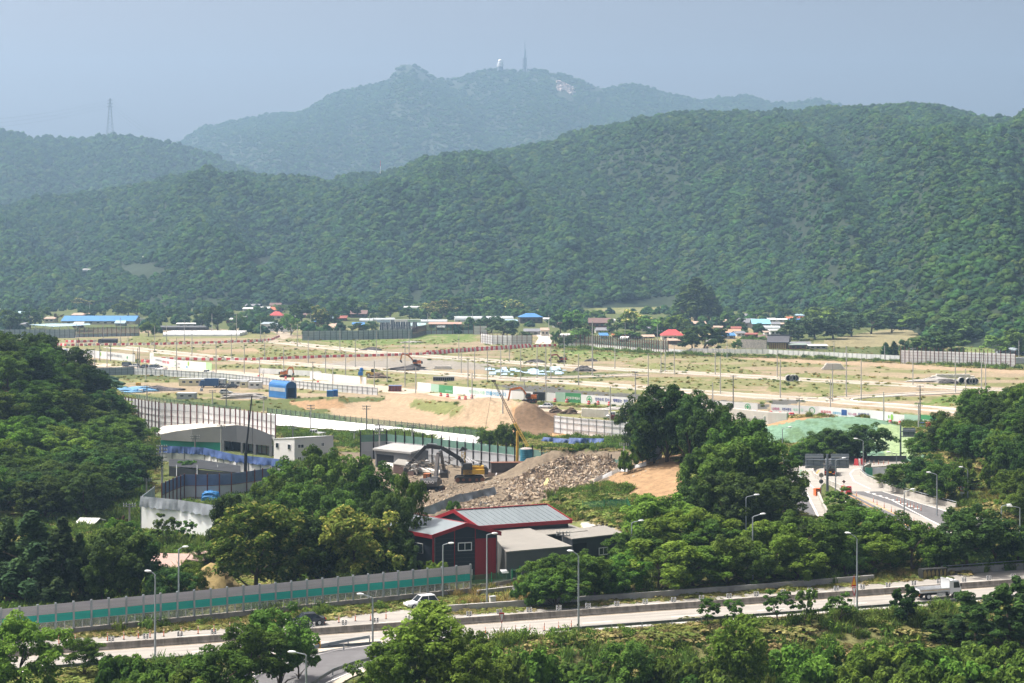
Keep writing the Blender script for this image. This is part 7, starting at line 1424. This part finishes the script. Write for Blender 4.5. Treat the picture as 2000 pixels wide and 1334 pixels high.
for z in (.95,.87,.79):
    for s in (-1,1):
        A = Vector((s*6,0,ph*z)); 
        for tgt in (D(-260,228+(1-z)*120,3700)-pp, D(420,300+(1-z)*120,4100)-pp):
            P = [A+(tgt-A)*f+Vector((0,0,-34*4*f*(1-f)*.55)) for f in np.linspace(0,1,14)]; b.path(P, .09, 3)
b.build('wire', PST, pt)
MS = mat('antenna steel', (.17,.20,.24), .6, .1, .2)
t, h, p = tower('broadcast_tower', 'slender steel broadcast tower on the mountain summit', 'broadcast tower', 1025, 112, mountain, 5780., 6.5, 4.5, 7, MS, (), .75)
MB().tube((0,0,h*.0),(0,0,h),3.2,2.8,8).build('core', MS, t); MB().box((0,0,h*.9),(14,14,1.2)).box((0,0,h*.42),(15,15,1.2)).build('platform', MS, t); z = h; MB().tube((0,0,z),(0,0,z+24),2.6,1.9,8).tube((0,0,z+24),(0,0,z+42),1.4,.9,8).tube((0,0,z+42),(0,0,z+54),.45,.25,6).build('mast', MS, t); MB().box((3.2,0,z+10),(2.2,2.2,22)).build('antenna', PANL, t)
p = onhill(977, 0, mountain, 5770.); t = thing('radar_dome', 'white radar dome on a round building on the mountain summit', 'radar dome', p+Vector((0,0,4))); MB().tube((0,0,-6),(0,0,9),9,8.5,20).build('base', MS, t); MB().tube((0,0,9),(0,0,19),10,9,20).box((8,0,12),(4,6,14)).build('building', WWH, t); MB().tube((0,0,19),(0,0,25),6,6,20).dome((0,0,25),6.2,20,8).build('dome', mat('radome white', (.8,.8,.8), .5, 0), t)
p = onhill(1583, 0, mountain, 5770.); t = thing('summit_mast', 'tiny antenna mast on the right shoulder of the mountain', 'mast', p); MB().tube((0,0,0),(0,0,20),.8,.4,6).build('mast', MS, t); MB().box((0,0,16),(6,3,2)).build('platform', MS, t)
p = onhill(743, 0, near_hill, 2590.); t = thing('ridge_mast', 'small red and white mast above the near ridge', 'mast', p); MB().tube((0,0,0),(0,0,11),.5,.4,6).build('lower_mast', WHITE, t); MB().tube((0,0,11),(0,0,19),.4,.25,6).build('upper_mast', RED, t)
# pale rock faces on the summit
t = thing('rock_face', 'pale exposed cliff right below the mountain summit', 'rock', onhill(1103,0,mountain,5640.)); o = t.location; r = random.Random(3); b = MB()
for i in range(70):
    px = r.uniform(1086,1122); Y = r.uniform(5480,5640); q = onhill(px,0,mountain,Y)-o; s = r.uniform(2,7); b.box(q+Vector((0,0,s*.2)), (s*1.6,s,s*1.6), r.random(), r.uniform(-.5,.5), r.uniform(-.4,.4))
b.build('rock', mat('pale granite', (.48,.40,.36), .9, .25, .05), t)
# ---------------------------------------------------------------- trees, one object each
FIRST = {}
def tree(key, p, h, wd, label, group, cat='tree', name=None, rz=None, shr=1.0):
    pr = PROTO[key]; nm = name or ('shrub' if key[:4] in ('bush','shru') else 'young_tree' if key[:4] == 'slim' else 'tree')
    t = thing(nm, label, cat, p, random.uniform(0, 6.28) if rz is None else rz, group)
    t.scale = (wd/pr['w'],)*2+(h/pr['h'],)
    link('crown', pr['crown'], t); link('trunk', pr['trunk'], t)
    return t
def ptree(key, cx, top, base, w, label, group=None, onflat=False, **k):
    p = gpt(cx, base) if onflat else hit(cx, base); q = p.y/F
    tz = H-(top-HY)/F*p.y-p.z
    return tree(key, p-Vector((0,0,.1)), tz, w*q*1.06, label, group, **k)
COLN = {'dark':'dark green','mid0':'mid green','lime':'bright yellow green','locu':'feathery green','ches':'flowering yellow green','spir':'spiky dark','slim':'slender green','bush':'low green','shru':'bright low','vine':'vine draped','far0':'dark green','far1':'dark green','farm':'mid green','farb':'blue green','fary':'yellow flowering','fars':'dark columnar','purp':'reddish'}
def cname(key): return COLN.get(key[:4], 'mid green')
def sized(h): return 'tall' if h > 11 else 'small' if h < 6 else 'medium'
# wooded hill at the left
cand = []
r = random.Random(21)
for j, Y in enumerate(np.arange(328, 474, 8.2)):
    for X in np.arange(-150, -58, 7.6):
        x, y = X+r.uniform(-2.6,2.6)+(j % 2)*3.5, Y+r.uniform(-2.6,2.6); px, py = proj(x, y, float(terrain(x, y)))
        if px < -60 or px > 318: continue
        edge = interp([(325,178),(345,212),(360,238),(385,262),(410,272),(440,262),(475,190)], y)
        if px > edge: continue
        cand.append((j, x, y))
rows = {}
for j, x, y in cand: rows.setdefault(j, []).append((x, y))
for j in sorted(rows):
    for i, (x, y) in enumerate(sorted(rows[j])):
        n = float(fbm(x/16+3, y/16)); low = y < 385
        key = ('lime%d' if n > .53 and low else 'locust%d' if n > .46 else 'mid%d' if n > .4 else 'dark%d') % r.randrange(3)
        h = r.uniform(7.0, 10.0); z = float(terrain(x, y))
        tree(key, (x, y, z-.2), h, r.uniform(8.5,11.5), '%s %s tree on wooded left hill, %s from left in %s row' % (sized(h), cname(key), nth(i+1), nth(j+1)), 'trees on the wooded left hill')
# bank at the right
k = 0
for j, Y in enumerate(np.arange(322, 428, 9.)):
    xs = [X for X in np.arange(84, 135, 7.5)]
    for i, X in enumerate(xs):
        x, y = X+r.uniform(-2,2), Y+r.uniform(-2,2); z = float(terrain(x, y)); px, py = proj(x, y, z)
        lim = interp([(318,1985),(345,1960),(365,1925),(385,1880),(400,1810),(420,1800),(440,1850)], y)
        if px < lim or px > 2090: continue
        key = r.choice(('dark0','dark1','mid0','mid1','locust1','dark2')); h = r.uniform(6.5, 9.5); k += 1
        tree(key, (x, y, z-.2), h, r.uniform(7,9.5), '%s %s tree on right bank, %s from left in %s row' % (sized(h), cname(key), nth(i+1), nth(j+1)), 'trees on the right bank')
TREES = [  # (kind, column, top, base, width, what singles it out)
 ('dark0',1302,752,902,125,'great dark tree crowning the knoll, its middle crown'),('dark1',1252,776,898,80,'left lower crown of the great knoll tree group'),('dark2',1345,768,905,95,'right crown of the great knoll tree group'),('dark0',1278,800,905,80,'front crown of the great knoll tree group'),
 ('dark1',1398,785,930,100,'round dark tree right of the great knoll tree'),('mid0',1445,812,960,110,'tree on right shoulder of the knoll'),('locust0',1485,842,1000,125,'feathery tree above the left ramp'),('mid1',1425,862,1000,125,'tree in the middle of the knoll slope'),('mid2',1368,880,1012,95,'tree at the edge of the bare dirt slope'),('mid0',1532,905,1012,85,'tree leaning over the left ramp edge'),('dark2',1505,935,1045,110,'shaded tree below the ramp edge'),('dark0',1420,925,1055,120,'shaded tree low on the knoll slope'),('dark1',1360,935,1060,90,'shaded tree behind the bright front trees'),
 ('lime0',1292,968,1095,140,'bright broad tree right of the lane and green fence'),('lime1',1345,990,1115,135,'bright tree second in the broad front mass'),('mid2',1240,1030,1125,95,'tree beside the right end of the dark shed'),('locust1',1385,1012,1125,115,'feathery tree behind the tall highway lamp'),('lime2',1288,1055,1158,135,'low spreading bright tree by the far parapet'),('lime0',1355,1065,1153,125,'low spreading bright tree left of the tall lamp'),('lime1',1222,1080,1162,85,'bright tree nearest the dark shed window'),('mid0',1422,1045,1146,105,'tree under the left side of the tall lamp'),
 ('lime2',1462,1015,1125,105,'bright tree right behind the tall lamp'),('lime0',1512,1022,1135,115,'bright rounded tree right of the tall lamp'),('mid1',1462,1065,1146,85,'low tree at the foot of the tall lamp'),('mid2',1562,1000,1125,105,'tree behind the lattice marker post'),('locust2',1612,1022,1125,95,'feathery tree above the warning triangle'),('lime1',1558,1062,1140,105,'low bright tree around the marker post'),('mid0',1642,1000,1105,105,'tree hiding the lower ramp middle'),('mid1',1692,992,1095,115,'tree in front of the right ramp'),('locust0',1742,1002,1105,105,'feathery tree in front of the ramp lamp'),('lime2',1782,1022,1118,95,'bright tree near the gap in the far parapet'),('lime0',1702,1042,1120,105,'low bright tree above the grassy gap'),('mid2',1652,1052,1126,85,'low tree left of the grassy gap'),
 ('dark1',1890,985,1118,125,'large dark tree at the right end of the far parapet'),('dark2',1942,1012,1110,105,'dark tree right of the large dark one'),('mid0',1988,1030,1108,80,'tree at the right border beyond the highway'),('mid1',1840,1038,1116,85,'tree above the camouflaged block'),('slim0',1638,952,1008,55,'young tree beside the twin sign post'),('mid2',1655,975,1040,70,'bushy tree below the twin sign post'),
 ('dark0',1622,838,905,80,'dark tree in front of the netted mound, left one'),('mid1',1588,855,906,70,'tree left of the dark one at the netted mound'),('dark1',1692,828,900,88,'dark tree in front of the netted mound, right one'),('dark2',1655,850,902,60,'brownish dark tree between the two mound trees'),('mid0',1560,872,908,55,'lowest tree at the left foot of the netted mound'),
 ('mid2',1058,1088,1176,85,'bushy tree before the annex window'),('locust1',1110,1078,1180,105,'feathery tree right of the annex corner'),('mid0',1160,1078,1170,80,'tree below the dark shed window'),('mid1',1085,1115,1186,105,'low bushy tree by the far parapet and building'),('bush0',1035,1128,1186,60,'bush by the leaning panel'),('mid2',1195,1105,1172,65,'small tree right of the feathery building tree'),('shrub0',822,1094,1152,85,'bright bush against the dark gable wall'),
 ('chest0',502,985,1165,165,'largest yellow flowering tree left of centre'),('dark0',452,968,1120,85,'dark tree behind the largest yellow flowering one'),('locust0',556,896,1045,85,'feathery tree before the white office, left one'),('locust1',530,930,1065,85,'feathery tree right of the black crane mast'),('locust2',622,872,1035,100,'tallest feathery tree before the white office'),('mid0',680,882,1045,105,'tree left of the rear view excavator, tall one'),('locust0',730,906,1065,95,'feathery tree left of the long white pipe'),('mid1',592,942,1085,105,'tree in the middle of the left centre group'),('mid2',660,962,1125,115,'broad tree in the middle of the left centre group'),('dark1',622,1002,1155,115,'deeply shaded tree in the left centre group'),('chest1',692,992,1155,145,'second yellow flowering tree right of the largest'),('dark2',758,962,1135,85,'dark tree left of the gable building'),('locust2',800,926,1125,72,'slim feathery tree in front of the excavators'),('dark0',750,1042,1152,85,'low dark tree by the noise barrier near the building'),('chest0',560,1042,1158,105,'lower yellow flowering tree beside the largest'),('dark1',792,1050,1152,55,'small dark tree touching the gable building'),
 ('spire0',62,1000,1186,130,'spiky tree with upright shoots, second from the left edge'),('spire1',122,1012,1188,115,'spiky tree with upright shoots beside the blue roof'),('spire0',15,1012,1180,100,'spiky tree with upright shoots at the left edge'),('spire1',155,1042,1184,80,'shorter spiky tree over the orange ground'),('dark2',232,1028,1180,115,'dark tree right of the light blue roof'),('dark0',272,1042,1176,85,'dark tree left of the old cottage'),('dark1',332,1108,1186,85,'dark tree in front of the old cottage'),('mid0',378,1095,1172,50,'small tree at the cottage gable'),('dark2',200,1062,1186,75,'shaded tree under the light blue roof'),('slim0',322,1003,1068,42,'slender tree before the white yard wall, left one'),('slim1',362,1014,1066,40,'slender tree before the white yard wall, right one'),('lime0',236,1012,1085,65,'bright tree left of the white yard wall'),('purple0',237,1006,1052,28,'small reddish tree left of the white yard wall'),('mid1',275,1045,1100,55,'tree at the left corner of the white yard wall'),('mid2',402,1062,1112,45,'tree at the right end of the white yard wall'),
 ('lime1',40,1204,1372,150,'big bright foreground tree in lower left corner'),('locust0',165,1243,1322,72,'small umbrella shaped tree beside the left highway lamp'),('mid0',545,1188,1352,125,'broad layered foreground tree before the dark sedan'),('locust1',490,1216,1376,140,'layered foreground tree left of the lower ramp'),('mid2',430,1262,1396,115,'low foreground tree at the left of the lower ramp rail'),('locust2',582,1236,1330,70,'small crown above the chevron sign'),('lime2',830,1183,1372,175,'large bright foreground tree below the white car'),('lime0',762,1252,1392,120,'bright foreground tree right of the lower ramp'),('lime1',902,1242,1392,125,'right crown beside the large bright foreground tree'),('locust0',932,1226,1345,55,'small light crown near the yield sign'),
 ('shrub0',1022,1268,1400,110,'low bright shrub at the bottom right of the large bright tree'),('shrub1',1062,1292,1410,90,'low bright shrub at the bottom centre'),('mid1',1220,1252,1395,105,'foreground tree on the grassy slope, left one'),('lime2',1440,1207,1385,135,'foreground tree on the grassy slope, large bright one'),
 ('slim0',1385,1166,1224,44,'first slender tree on the near highway verge'),('slim1',1433,1170,1220,40,'second slender tree on the near highway verge'),('slim0',1521,1150,1214,54,'third slender loose tree on the near highway verge'),('slim1',1577,1147,1226,42,'fourth slender dense tree on the near highway verge'),('slim0',1637,1157,1218,48,'fifth slender tree on the near highway verge'),
 ('vine0',1766,1142,1222,56,'vine covered tree left of the white truck rear'),('vine1',1912,1158,1275,110,'vine covered brownish thicket at right, lower one'),('vine0',1975,1128,1262,110,'vine covered thicket at the right border'),('vine1',1850,1200,1262,80,'vine covered low thicket below the white truck'),
 ('mid0',952,838,880,42,'small tree left of the yellow mast crane'),('mid1',991,826,884,50,'rounder tree right behind the yellow mast crane'),('shrub1',885,978,1003,28,'bright bush in the rubble behind the red edged roof'),('mid0',1765,905,964,70,'tree inside the right ramp curve, middle one'),('dark1',1802,890,970,85,'dark tree inside the right ramp curve'),('mid1',1838,905,984,85,'tree inside the right ramp curve nearest the prohibition sign'),('locust0',1730,922,952,48,'feathery small tree beside the underpass wall'),('bush0',372,898,928,48,'dark bush inside the tarp yard'),('shrub0',1255,855,912,40,'light bush left of the curved white panel'),('shrub1',1225,880,925,36,'light bush above the rubble heap right end'),('bush1',632,1095,1150,50,'dark undergrowth bush behind the noise barrier')]
for key, cx, top, base, w, l in TREES: ptree(key, cx, top, base, w, '%s %s' % (cname(key), l) if not any(s in l for s in ('dark','bright','yellow','feathery','vine','reddish','spiky','slender')) else l)
r = random.Random(5); q = 0
for x in list(range(1560, 2060, 52))+list(range(1110, 1200, 45))+[330,380,270,215,1310,1350,980]:
    for row in range(2):
        cx = x+r.uniform(-18,18)+row*24; top = (1262 if cx > 1500 else 1288)+row*34+r.uniform(-12,12); q += 1
        key = r.choice(('shrub0','shrub1','bush0','bush1')); ptree(key, cx, top, top+100+r.uniform(0,20), r.uniform(85,125), '%s shrub in bottom thicket, %s as planted along the slope' % (cname(key), nth(q)) if False else '%s shrub in the thicket along the bottom edge of the picture' % cname(key), '%s shrubs of the bottom thicket' % cname(key), cat='shrub')
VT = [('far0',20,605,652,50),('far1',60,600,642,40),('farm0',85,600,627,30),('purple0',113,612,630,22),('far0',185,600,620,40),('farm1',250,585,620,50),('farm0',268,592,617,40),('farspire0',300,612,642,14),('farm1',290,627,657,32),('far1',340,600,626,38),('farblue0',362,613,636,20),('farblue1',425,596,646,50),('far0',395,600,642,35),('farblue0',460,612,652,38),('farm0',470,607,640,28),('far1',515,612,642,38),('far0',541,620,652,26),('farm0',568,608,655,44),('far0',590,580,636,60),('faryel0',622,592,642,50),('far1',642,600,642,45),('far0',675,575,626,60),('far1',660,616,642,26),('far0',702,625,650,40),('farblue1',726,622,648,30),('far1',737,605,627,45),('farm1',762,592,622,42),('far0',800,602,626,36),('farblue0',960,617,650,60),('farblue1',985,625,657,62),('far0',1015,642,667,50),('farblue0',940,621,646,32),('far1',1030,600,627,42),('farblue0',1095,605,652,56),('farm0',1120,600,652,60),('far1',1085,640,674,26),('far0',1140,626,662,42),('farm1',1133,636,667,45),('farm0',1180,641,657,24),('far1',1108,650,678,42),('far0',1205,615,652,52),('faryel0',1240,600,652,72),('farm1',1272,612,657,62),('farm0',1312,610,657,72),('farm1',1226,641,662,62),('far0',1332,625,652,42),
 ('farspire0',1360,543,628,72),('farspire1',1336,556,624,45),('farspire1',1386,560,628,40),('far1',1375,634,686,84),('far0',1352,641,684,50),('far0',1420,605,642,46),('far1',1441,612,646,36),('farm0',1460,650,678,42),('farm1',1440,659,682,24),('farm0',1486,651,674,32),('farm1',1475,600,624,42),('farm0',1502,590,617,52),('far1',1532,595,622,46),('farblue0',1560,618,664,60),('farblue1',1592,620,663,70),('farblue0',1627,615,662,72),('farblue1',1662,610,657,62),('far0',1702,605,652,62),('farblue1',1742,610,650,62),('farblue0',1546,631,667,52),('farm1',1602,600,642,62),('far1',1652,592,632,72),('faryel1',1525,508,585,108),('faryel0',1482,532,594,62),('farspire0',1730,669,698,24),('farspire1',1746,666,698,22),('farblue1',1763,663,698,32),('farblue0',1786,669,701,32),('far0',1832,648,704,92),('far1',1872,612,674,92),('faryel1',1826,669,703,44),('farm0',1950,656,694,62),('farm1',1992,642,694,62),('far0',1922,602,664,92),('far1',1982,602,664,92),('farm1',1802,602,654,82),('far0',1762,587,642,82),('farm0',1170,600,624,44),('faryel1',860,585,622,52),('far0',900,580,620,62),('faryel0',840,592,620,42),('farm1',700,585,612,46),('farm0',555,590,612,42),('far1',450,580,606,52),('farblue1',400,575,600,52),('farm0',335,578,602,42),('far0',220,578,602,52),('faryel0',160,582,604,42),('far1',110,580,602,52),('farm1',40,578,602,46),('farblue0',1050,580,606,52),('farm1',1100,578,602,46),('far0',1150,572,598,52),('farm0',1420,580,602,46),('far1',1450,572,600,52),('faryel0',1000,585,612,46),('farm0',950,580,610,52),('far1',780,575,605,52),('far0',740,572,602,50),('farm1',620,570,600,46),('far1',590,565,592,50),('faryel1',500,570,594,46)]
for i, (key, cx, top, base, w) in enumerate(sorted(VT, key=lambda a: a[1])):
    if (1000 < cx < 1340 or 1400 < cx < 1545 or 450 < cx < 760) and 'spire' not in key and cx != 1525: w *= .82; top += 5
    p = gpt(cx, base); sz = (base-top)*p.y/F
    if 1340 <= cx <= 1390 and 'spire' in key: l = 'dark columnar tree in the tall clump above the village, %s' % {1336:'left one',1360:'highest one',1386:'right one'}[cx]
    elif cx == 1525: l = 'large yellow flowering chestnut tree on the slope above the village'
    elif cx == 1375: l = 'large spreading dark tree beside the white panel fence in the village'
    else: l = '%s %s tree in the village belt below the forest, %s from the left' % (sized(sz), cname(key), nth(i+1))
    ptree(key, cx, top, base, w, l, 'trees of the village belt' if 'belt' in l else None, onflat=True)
# ---------------------------------------------------------------- weeds and grass
def tuftmesh(seed, n, h, spread, cols, wid=.05, leafy=0):
    r = np.random.default_rng(seed); a = r.random(n)*6.28; rr = spread*np.sqrt(r.random(n)); b = np.stack([rr*np.cos(a), rr*np.sin(a), np.zeros(n)-.1], 1)
    hh = h*(.5+.7*r.random(n)); lean = r.normal(size=(n,2))*.35*hh[:,None]; t = b+np.concatenate([lean, hh[:,None]], 1); s = np.stack([-np.sin(a), np.cos(a), np.zeros(n)], 1)*wid*(.7+.6*r.random(n))[:,None]
    m = (b+t)/2+np.stack([lean[:,0]*-.15, lean[:,1]*-.15, hh*.08], 1)
    v = np.stack([b-s, b+s, m+s*1.1, m-s*1.1, m-s*1.1, m+s*1.1, t+s*.15, t-s*.15], 1).reshape(-1,3); q = np.arange(8*n).reshape(-1,4)
    c = np.repeat(np.array(cols)[r.integers(0,len(cols),n)]*(.65+.7*r.random(n))[:,None], 8, 0)
    if leafy:
        c2, rd = np.array([(r.normal()*spread*.5, r.normal()*spread*.5, h*(.25+.45*r.random())) for _ in range(9)]), np.full(9, spread*.45)
        v2, q2, cc = leaves(c2, rd, leafy, .2, .8, .5, .5, .3, cols, seed); v = np.concatenate([v, v2]); q = np.concatenate([q, q2+8*n]); c = np.concatenate([c, cc])
    me = npmesh('tuft', v, q, c); me.materials.append(WEED); return loose('tuft', me)
WG = ((.06,.10,.02),(.08,.12,.028),(.05,.08,.02)); WD_ = ((.24,.19,.075),(.19,.155,.06),(.15,.14,.05)); WO = ((.12,.125,.035),(.15,.135,.045),(.09,.11,.028)); WB = ((.055,.10,.02),(.075,.13,.02),(.045,.085,.018))
TU = [tuftmesh(1,70,.9,.75,WG,.055,60),tuftmesh(2,70,.8,.75,WO,.055,50),tuftmesh(3,80,.9,.7,WD_,.04,0),tuftmesh(4,40,.9,.8,WB,.06,130),tuftmesh(5,40,1.1,.8,WG,.06,120),tuftmesh(6,80,.6,.8,WO,.05,0),None, None]
def matmesh(seed, cols):
    r = np.random.default_rng(seed); c = np.stack([r.normal(size=14)*1.3, r.normal(size=14)*1.3, .1+.12*r.random(14)], 1)
    v, q, cc = leaves(c, np.full(14, .8), 170, .5, .22, .3, .3, .3, cols, seed, upn=1.6); me = npmesh('tuft', v, q, cc); me.materials.append(WEED); return loose('tuft', me)
TU[6] = matmesh(7, ((.085,.105,.03),(.10,.115,.035),(.075,.10,.026))); TU[7] = matmesh(8, ((.115,.11,.045),(.105,.11,.038),(.13,.115,.05)))
def weeds():
    n = len(gme.vertices); co = np.empty(n*3, np.float32); gme.vertices.foreach_get('co', co); co = co.reshape(-1,3)
    cl = np.empty(n*4, np.float32); gme.color_attributes['col'].data.foreach_get('color', cl); cl = cl.reshape(-1,4)
    X, Y, Z = co[:,0], co[:,1], co[:,2]; px, py = proj(X, np.maximum(Y, 60), Z)
    vis = (Y > 165) & (px > -80) & (px < 2080)
    u, v = uv(X, Y); onroad = (v > -10.6) & (v < np.interp(u, [p[0] for p in FE], [p[1] for p in FE])+.6)
    dr = np.minimum(np.minimum(segdist(X, Y, RAMP_L), segdist(X, Y, RAMP_R)), segdist(X, Y, RAMP_B)); road = onroad | (dr < 9)
    pol = [[(1535,900),(1775,897),(1870,990),(2000,1036),(1990,1060),(1610,1010),(1600,955),(1640,1062),(1556,1062),(1536,920)],[(400,1420),(500,1320),(620,1268),(720,1250),(800,1250),(960,1245),(800,1290),(640,1370),(560,1440)],[(820,1010),(1120,1000),(1230,1040),(1220,1075),(980,1150),(840,1150)],[(276,1000),(430,985),(560,900),(560,850),(310,850)]]
    for p in pol: road |= inpoly(px, py, p)
    net = cl[:,1] > cl[:,0]*1.32
    net &= cl[:,2] > cl[:,0]*.68; road |= net
    green = cl[:,1] > cl[:,0]*.93; dry = (cl[:,0] > cl[:,1]*1.02) & (cl[:,0] < cl[:,1]*1.35) & (Y < 480) & ~inpoly(px, py, [(560,830),(1350,880),(1360,1000),(1290,1060),(760,1010),(560,980)]) & (cl[:,0] > .12)
    ok = vis & ~road & (green | dry); near = ok & (Y < 520); far = ok & (Y >= 520) & (Y < 1050)
    out = []
    for sel, N, s0, s1, nm, lb in ((near, 42000, .7, 1.5, 'roadside_weeds', 'tall weeds and dry grass covering the verges and slopes'), (far, 3800, .5, 1.2, 'field_grass', 'patchy grass and weeds growing over the cleared field')):
        ix = np.nonzero(sel)[0]; wgt = Y[ix].astype(float)**(3 if nm[0] == 'r' else 2.4); k = rng.choice(ix, N, p=wgt/wgt.sum())
        st = Y[k]*.0009; P = co[k]+np.stack([(rng.random(N)-.5)*2*st*.9, (rng.random(N)-.5)*st*3, np.zeros(N)], 1); P[:,2] = terrain(P[:,0], P[:,1])
        ns = fbm(P[:,0]/9, P[:,1]/9, 3)+.25*(rng.random(N)-.5); d = dry[k]
        idx = np.where(d, np.where(ns > .5, 2, np.where(ns > .42, 1, 5)), np.where(ns > .6, 3, np.where(ns > .5, 4, np.where(ns > .4, 0, 1))))
        if nm[0] == 'f': idx = np.where(ns > .60, 6, np.where(ns > .46, 7, 5))
        s = (s0+(s1-s0)*rng.random(N)**2); sz = s*(.8+.5*ns)*(1 if nm[0] == 'r' else .7)
        scatter(nm, P, np.stack([s, s, sz], 1), idx, TU, lb, 'weeds')
weeds()
def strip_weeds(name, lab, pts, n, idx, s0, s1, wd=1.2):
    P = [gpt(x, y) for x, y in pts]; L = np.cumsum([0]+[(b-a).length for a, b in zip(P[:-1], P[1:])]); out = []
    for t in np.sort(rng.random(n))*L[-1]:
        i = min(len(P)-2, int(np.searchsorted(L, t)-1)); i = max(i, 0); q = P[i]+(P[i+1]-P[i])*((t-L[i])/(L[i+1]-L[i])); out.append((q.x+rng.normal()*wd*.4, q.y+rng.normal()*wd*.4, max(0, q.z)))
    s = s0+(s1-s0)*rng.random(n)**2; scatter(name, np.array(out), np.stack([s,s,s*(.7+.5*rng.random(n))],1), rng.choice(idx, n), TU, lab, 'weeds')
strip_weeds('barrier_weeds', 'dry orange and green weeds along the foot of the noise barrier', ((100,1246),(300,1230),(420,1220),(600,1203),(760,1187),(860,1174),(930,1164)), 520, [2,2,1,0], .5, 1.0)
strip_weeds('parapet_weeds', 'weeds growing between road edge and far parapet', ((880,1199),(1280,1171.5),(1500,1155),(1700,1139),(1790,1131)), 260, [2,1,0], .3, .7, .5)
strip_weeds('gap_flowers', 'dry grass and yellow flowers in the gap of the far parapet', ((1690,1131),(1730,1126),(1790,1122)), 160, [2,2,1], .6, 1.2, 3)
strip_weeds('hoarding_weeds', 'weeds growing along the foot of the hoardings', ((1010,786),(1120,793),(1240,799),(1500,811),(1640,818.5),(1800,832)), 420, [3,4,0,1], .4, .85, 4)
strip_weeds('fence_weeds', 'weeds along the far white panel fences', ((1092,680),(1305,693),(1500,698),(1757,708),(1990,722)), 900, [4,0,3,1], .9, 2.0, 6)
strip_weeds('bank_weeds', 'green weeds in front of the white sheeted bank', ((540,845),(640,850),(760,858),(850,870)), 500, [4,0,1,3], .8, 1.6, 6)
strew('slope_weeds', 'green weed clumps growing on the bare dirt slope of the knoll', 'weeds', [[(1060,990),(1110,962),(1170,956),(1250,970),(1330,985),(1300,1020),(1150,1020),(1070,1010)],[(1130,960),(1180,945),(1240,955),(1200,980),(1140,985)]], 800, [TU[3],TU[0],TU[1],TU[4]], .5, 1.2, .05, tiltn=.05)
# thin wood between the houses and the forest edge
HP = np.array([(o.location.x, o.location.y) for o in bpy.data.objects if o.name.split('.')[0] in ('village_house','shed','factory','greenhouse','traditional_house')])
P = np.stack([rng.uniform(-560, 560, 6000), rng.uniform(1120, 1720, 6000)], 1); px, py = proj(P[:,0], P[:,1], 0)
ok = (np.abs(px-1000) < 1080) & (fbm(P[:,0]/45, P[:,1]/60, 3) > np.where((px > 1000) & (px < 1560), .52, .45))
ok &= np.min(np.hypot(P[:,None,0]-HP[None,:,0], (P[:,None,1]-HP[None,:,1]-4)*np.where(P[:,None,1] < HP[None,:,1], .35, 1.2)), 1) > 13
for pl in CLEAR[:3]+[[(1040,630),(1080,630),(1080,690),(1040,690)],[(310,634),(475,634),(475,668),(310,668)],[(50,615),(280,615),(280,655),(50,655)],[(735,620),(815,620),(815,660),(735,660)],[(540,600),(600,600),(590,660),(530,660)]]: ok &= ~inpoly(px, py, pl)
P = P[ok]; px = px[ok]; n = len(P); s = .45+.5*rng.random(n); kz = s*(.8+.4*rng.random(n))
scatter('village_wood', np.stack([P[:,0], P[:,1], np.maximum(terrain(P[:,0],P[:,1]), near_hill(px, P[:,1]))-.6], 1), np.stack([s,s,kz],1), rng.integers(0,8,n), FP, 'thin wood and bushes filling the gaps between village and forest', 'wood')
r = random.Random(77)
for i in range(16):
    cx, base = r.uniform(1790,1990), r.uniform(880,985)
    lim = interp([(880,1775),(930,1800),(985,1880)], base)
    if cx < lim+15: continue
    key = r.choice(('bush0','vine0','vine1','bush1','mid1')); w_ = r.uniform(45,75); ptree(key, cx, base-r.uniform(35,60), base, w_, '%s bush on the dry right bank above the ramp, %s planted from the ramp side' % (cname(key), nth(i+1)) if False else '%s bush on the dry right bank between ramp and trees, %s of them' % (cname(key), nth(i+1)), 'bushes on the dry right bank', cat='shrub')
# ---------------------------------------------------------------- the air between
hz = MB().box((0, 2900, 350), (6400, 8200, 800)).build('haze', None)
hm = bpy.data.materials.new('haze'); hm.use_nodes = True; n = hm.node_tree; n.nodes.remove(n.nodes['Principled BSDF'])
pv = n.nodes.new('ShaderNodeVolumePrincipled'); pv.inputs['Color'].default_value = (.44, .69, .98, 1); pv.inputs['Density'].default_value = HAZE
pv.inputs['Anisotropy'].default_value = .25
n.links.new(pv.outputs[0], n.nodes['Material Output'].inputs['Volume']); hz.data.materials.append(hm); tag(hz, 'thin bluish summer haze filling the valley air', 'haze', None, 'stuff')
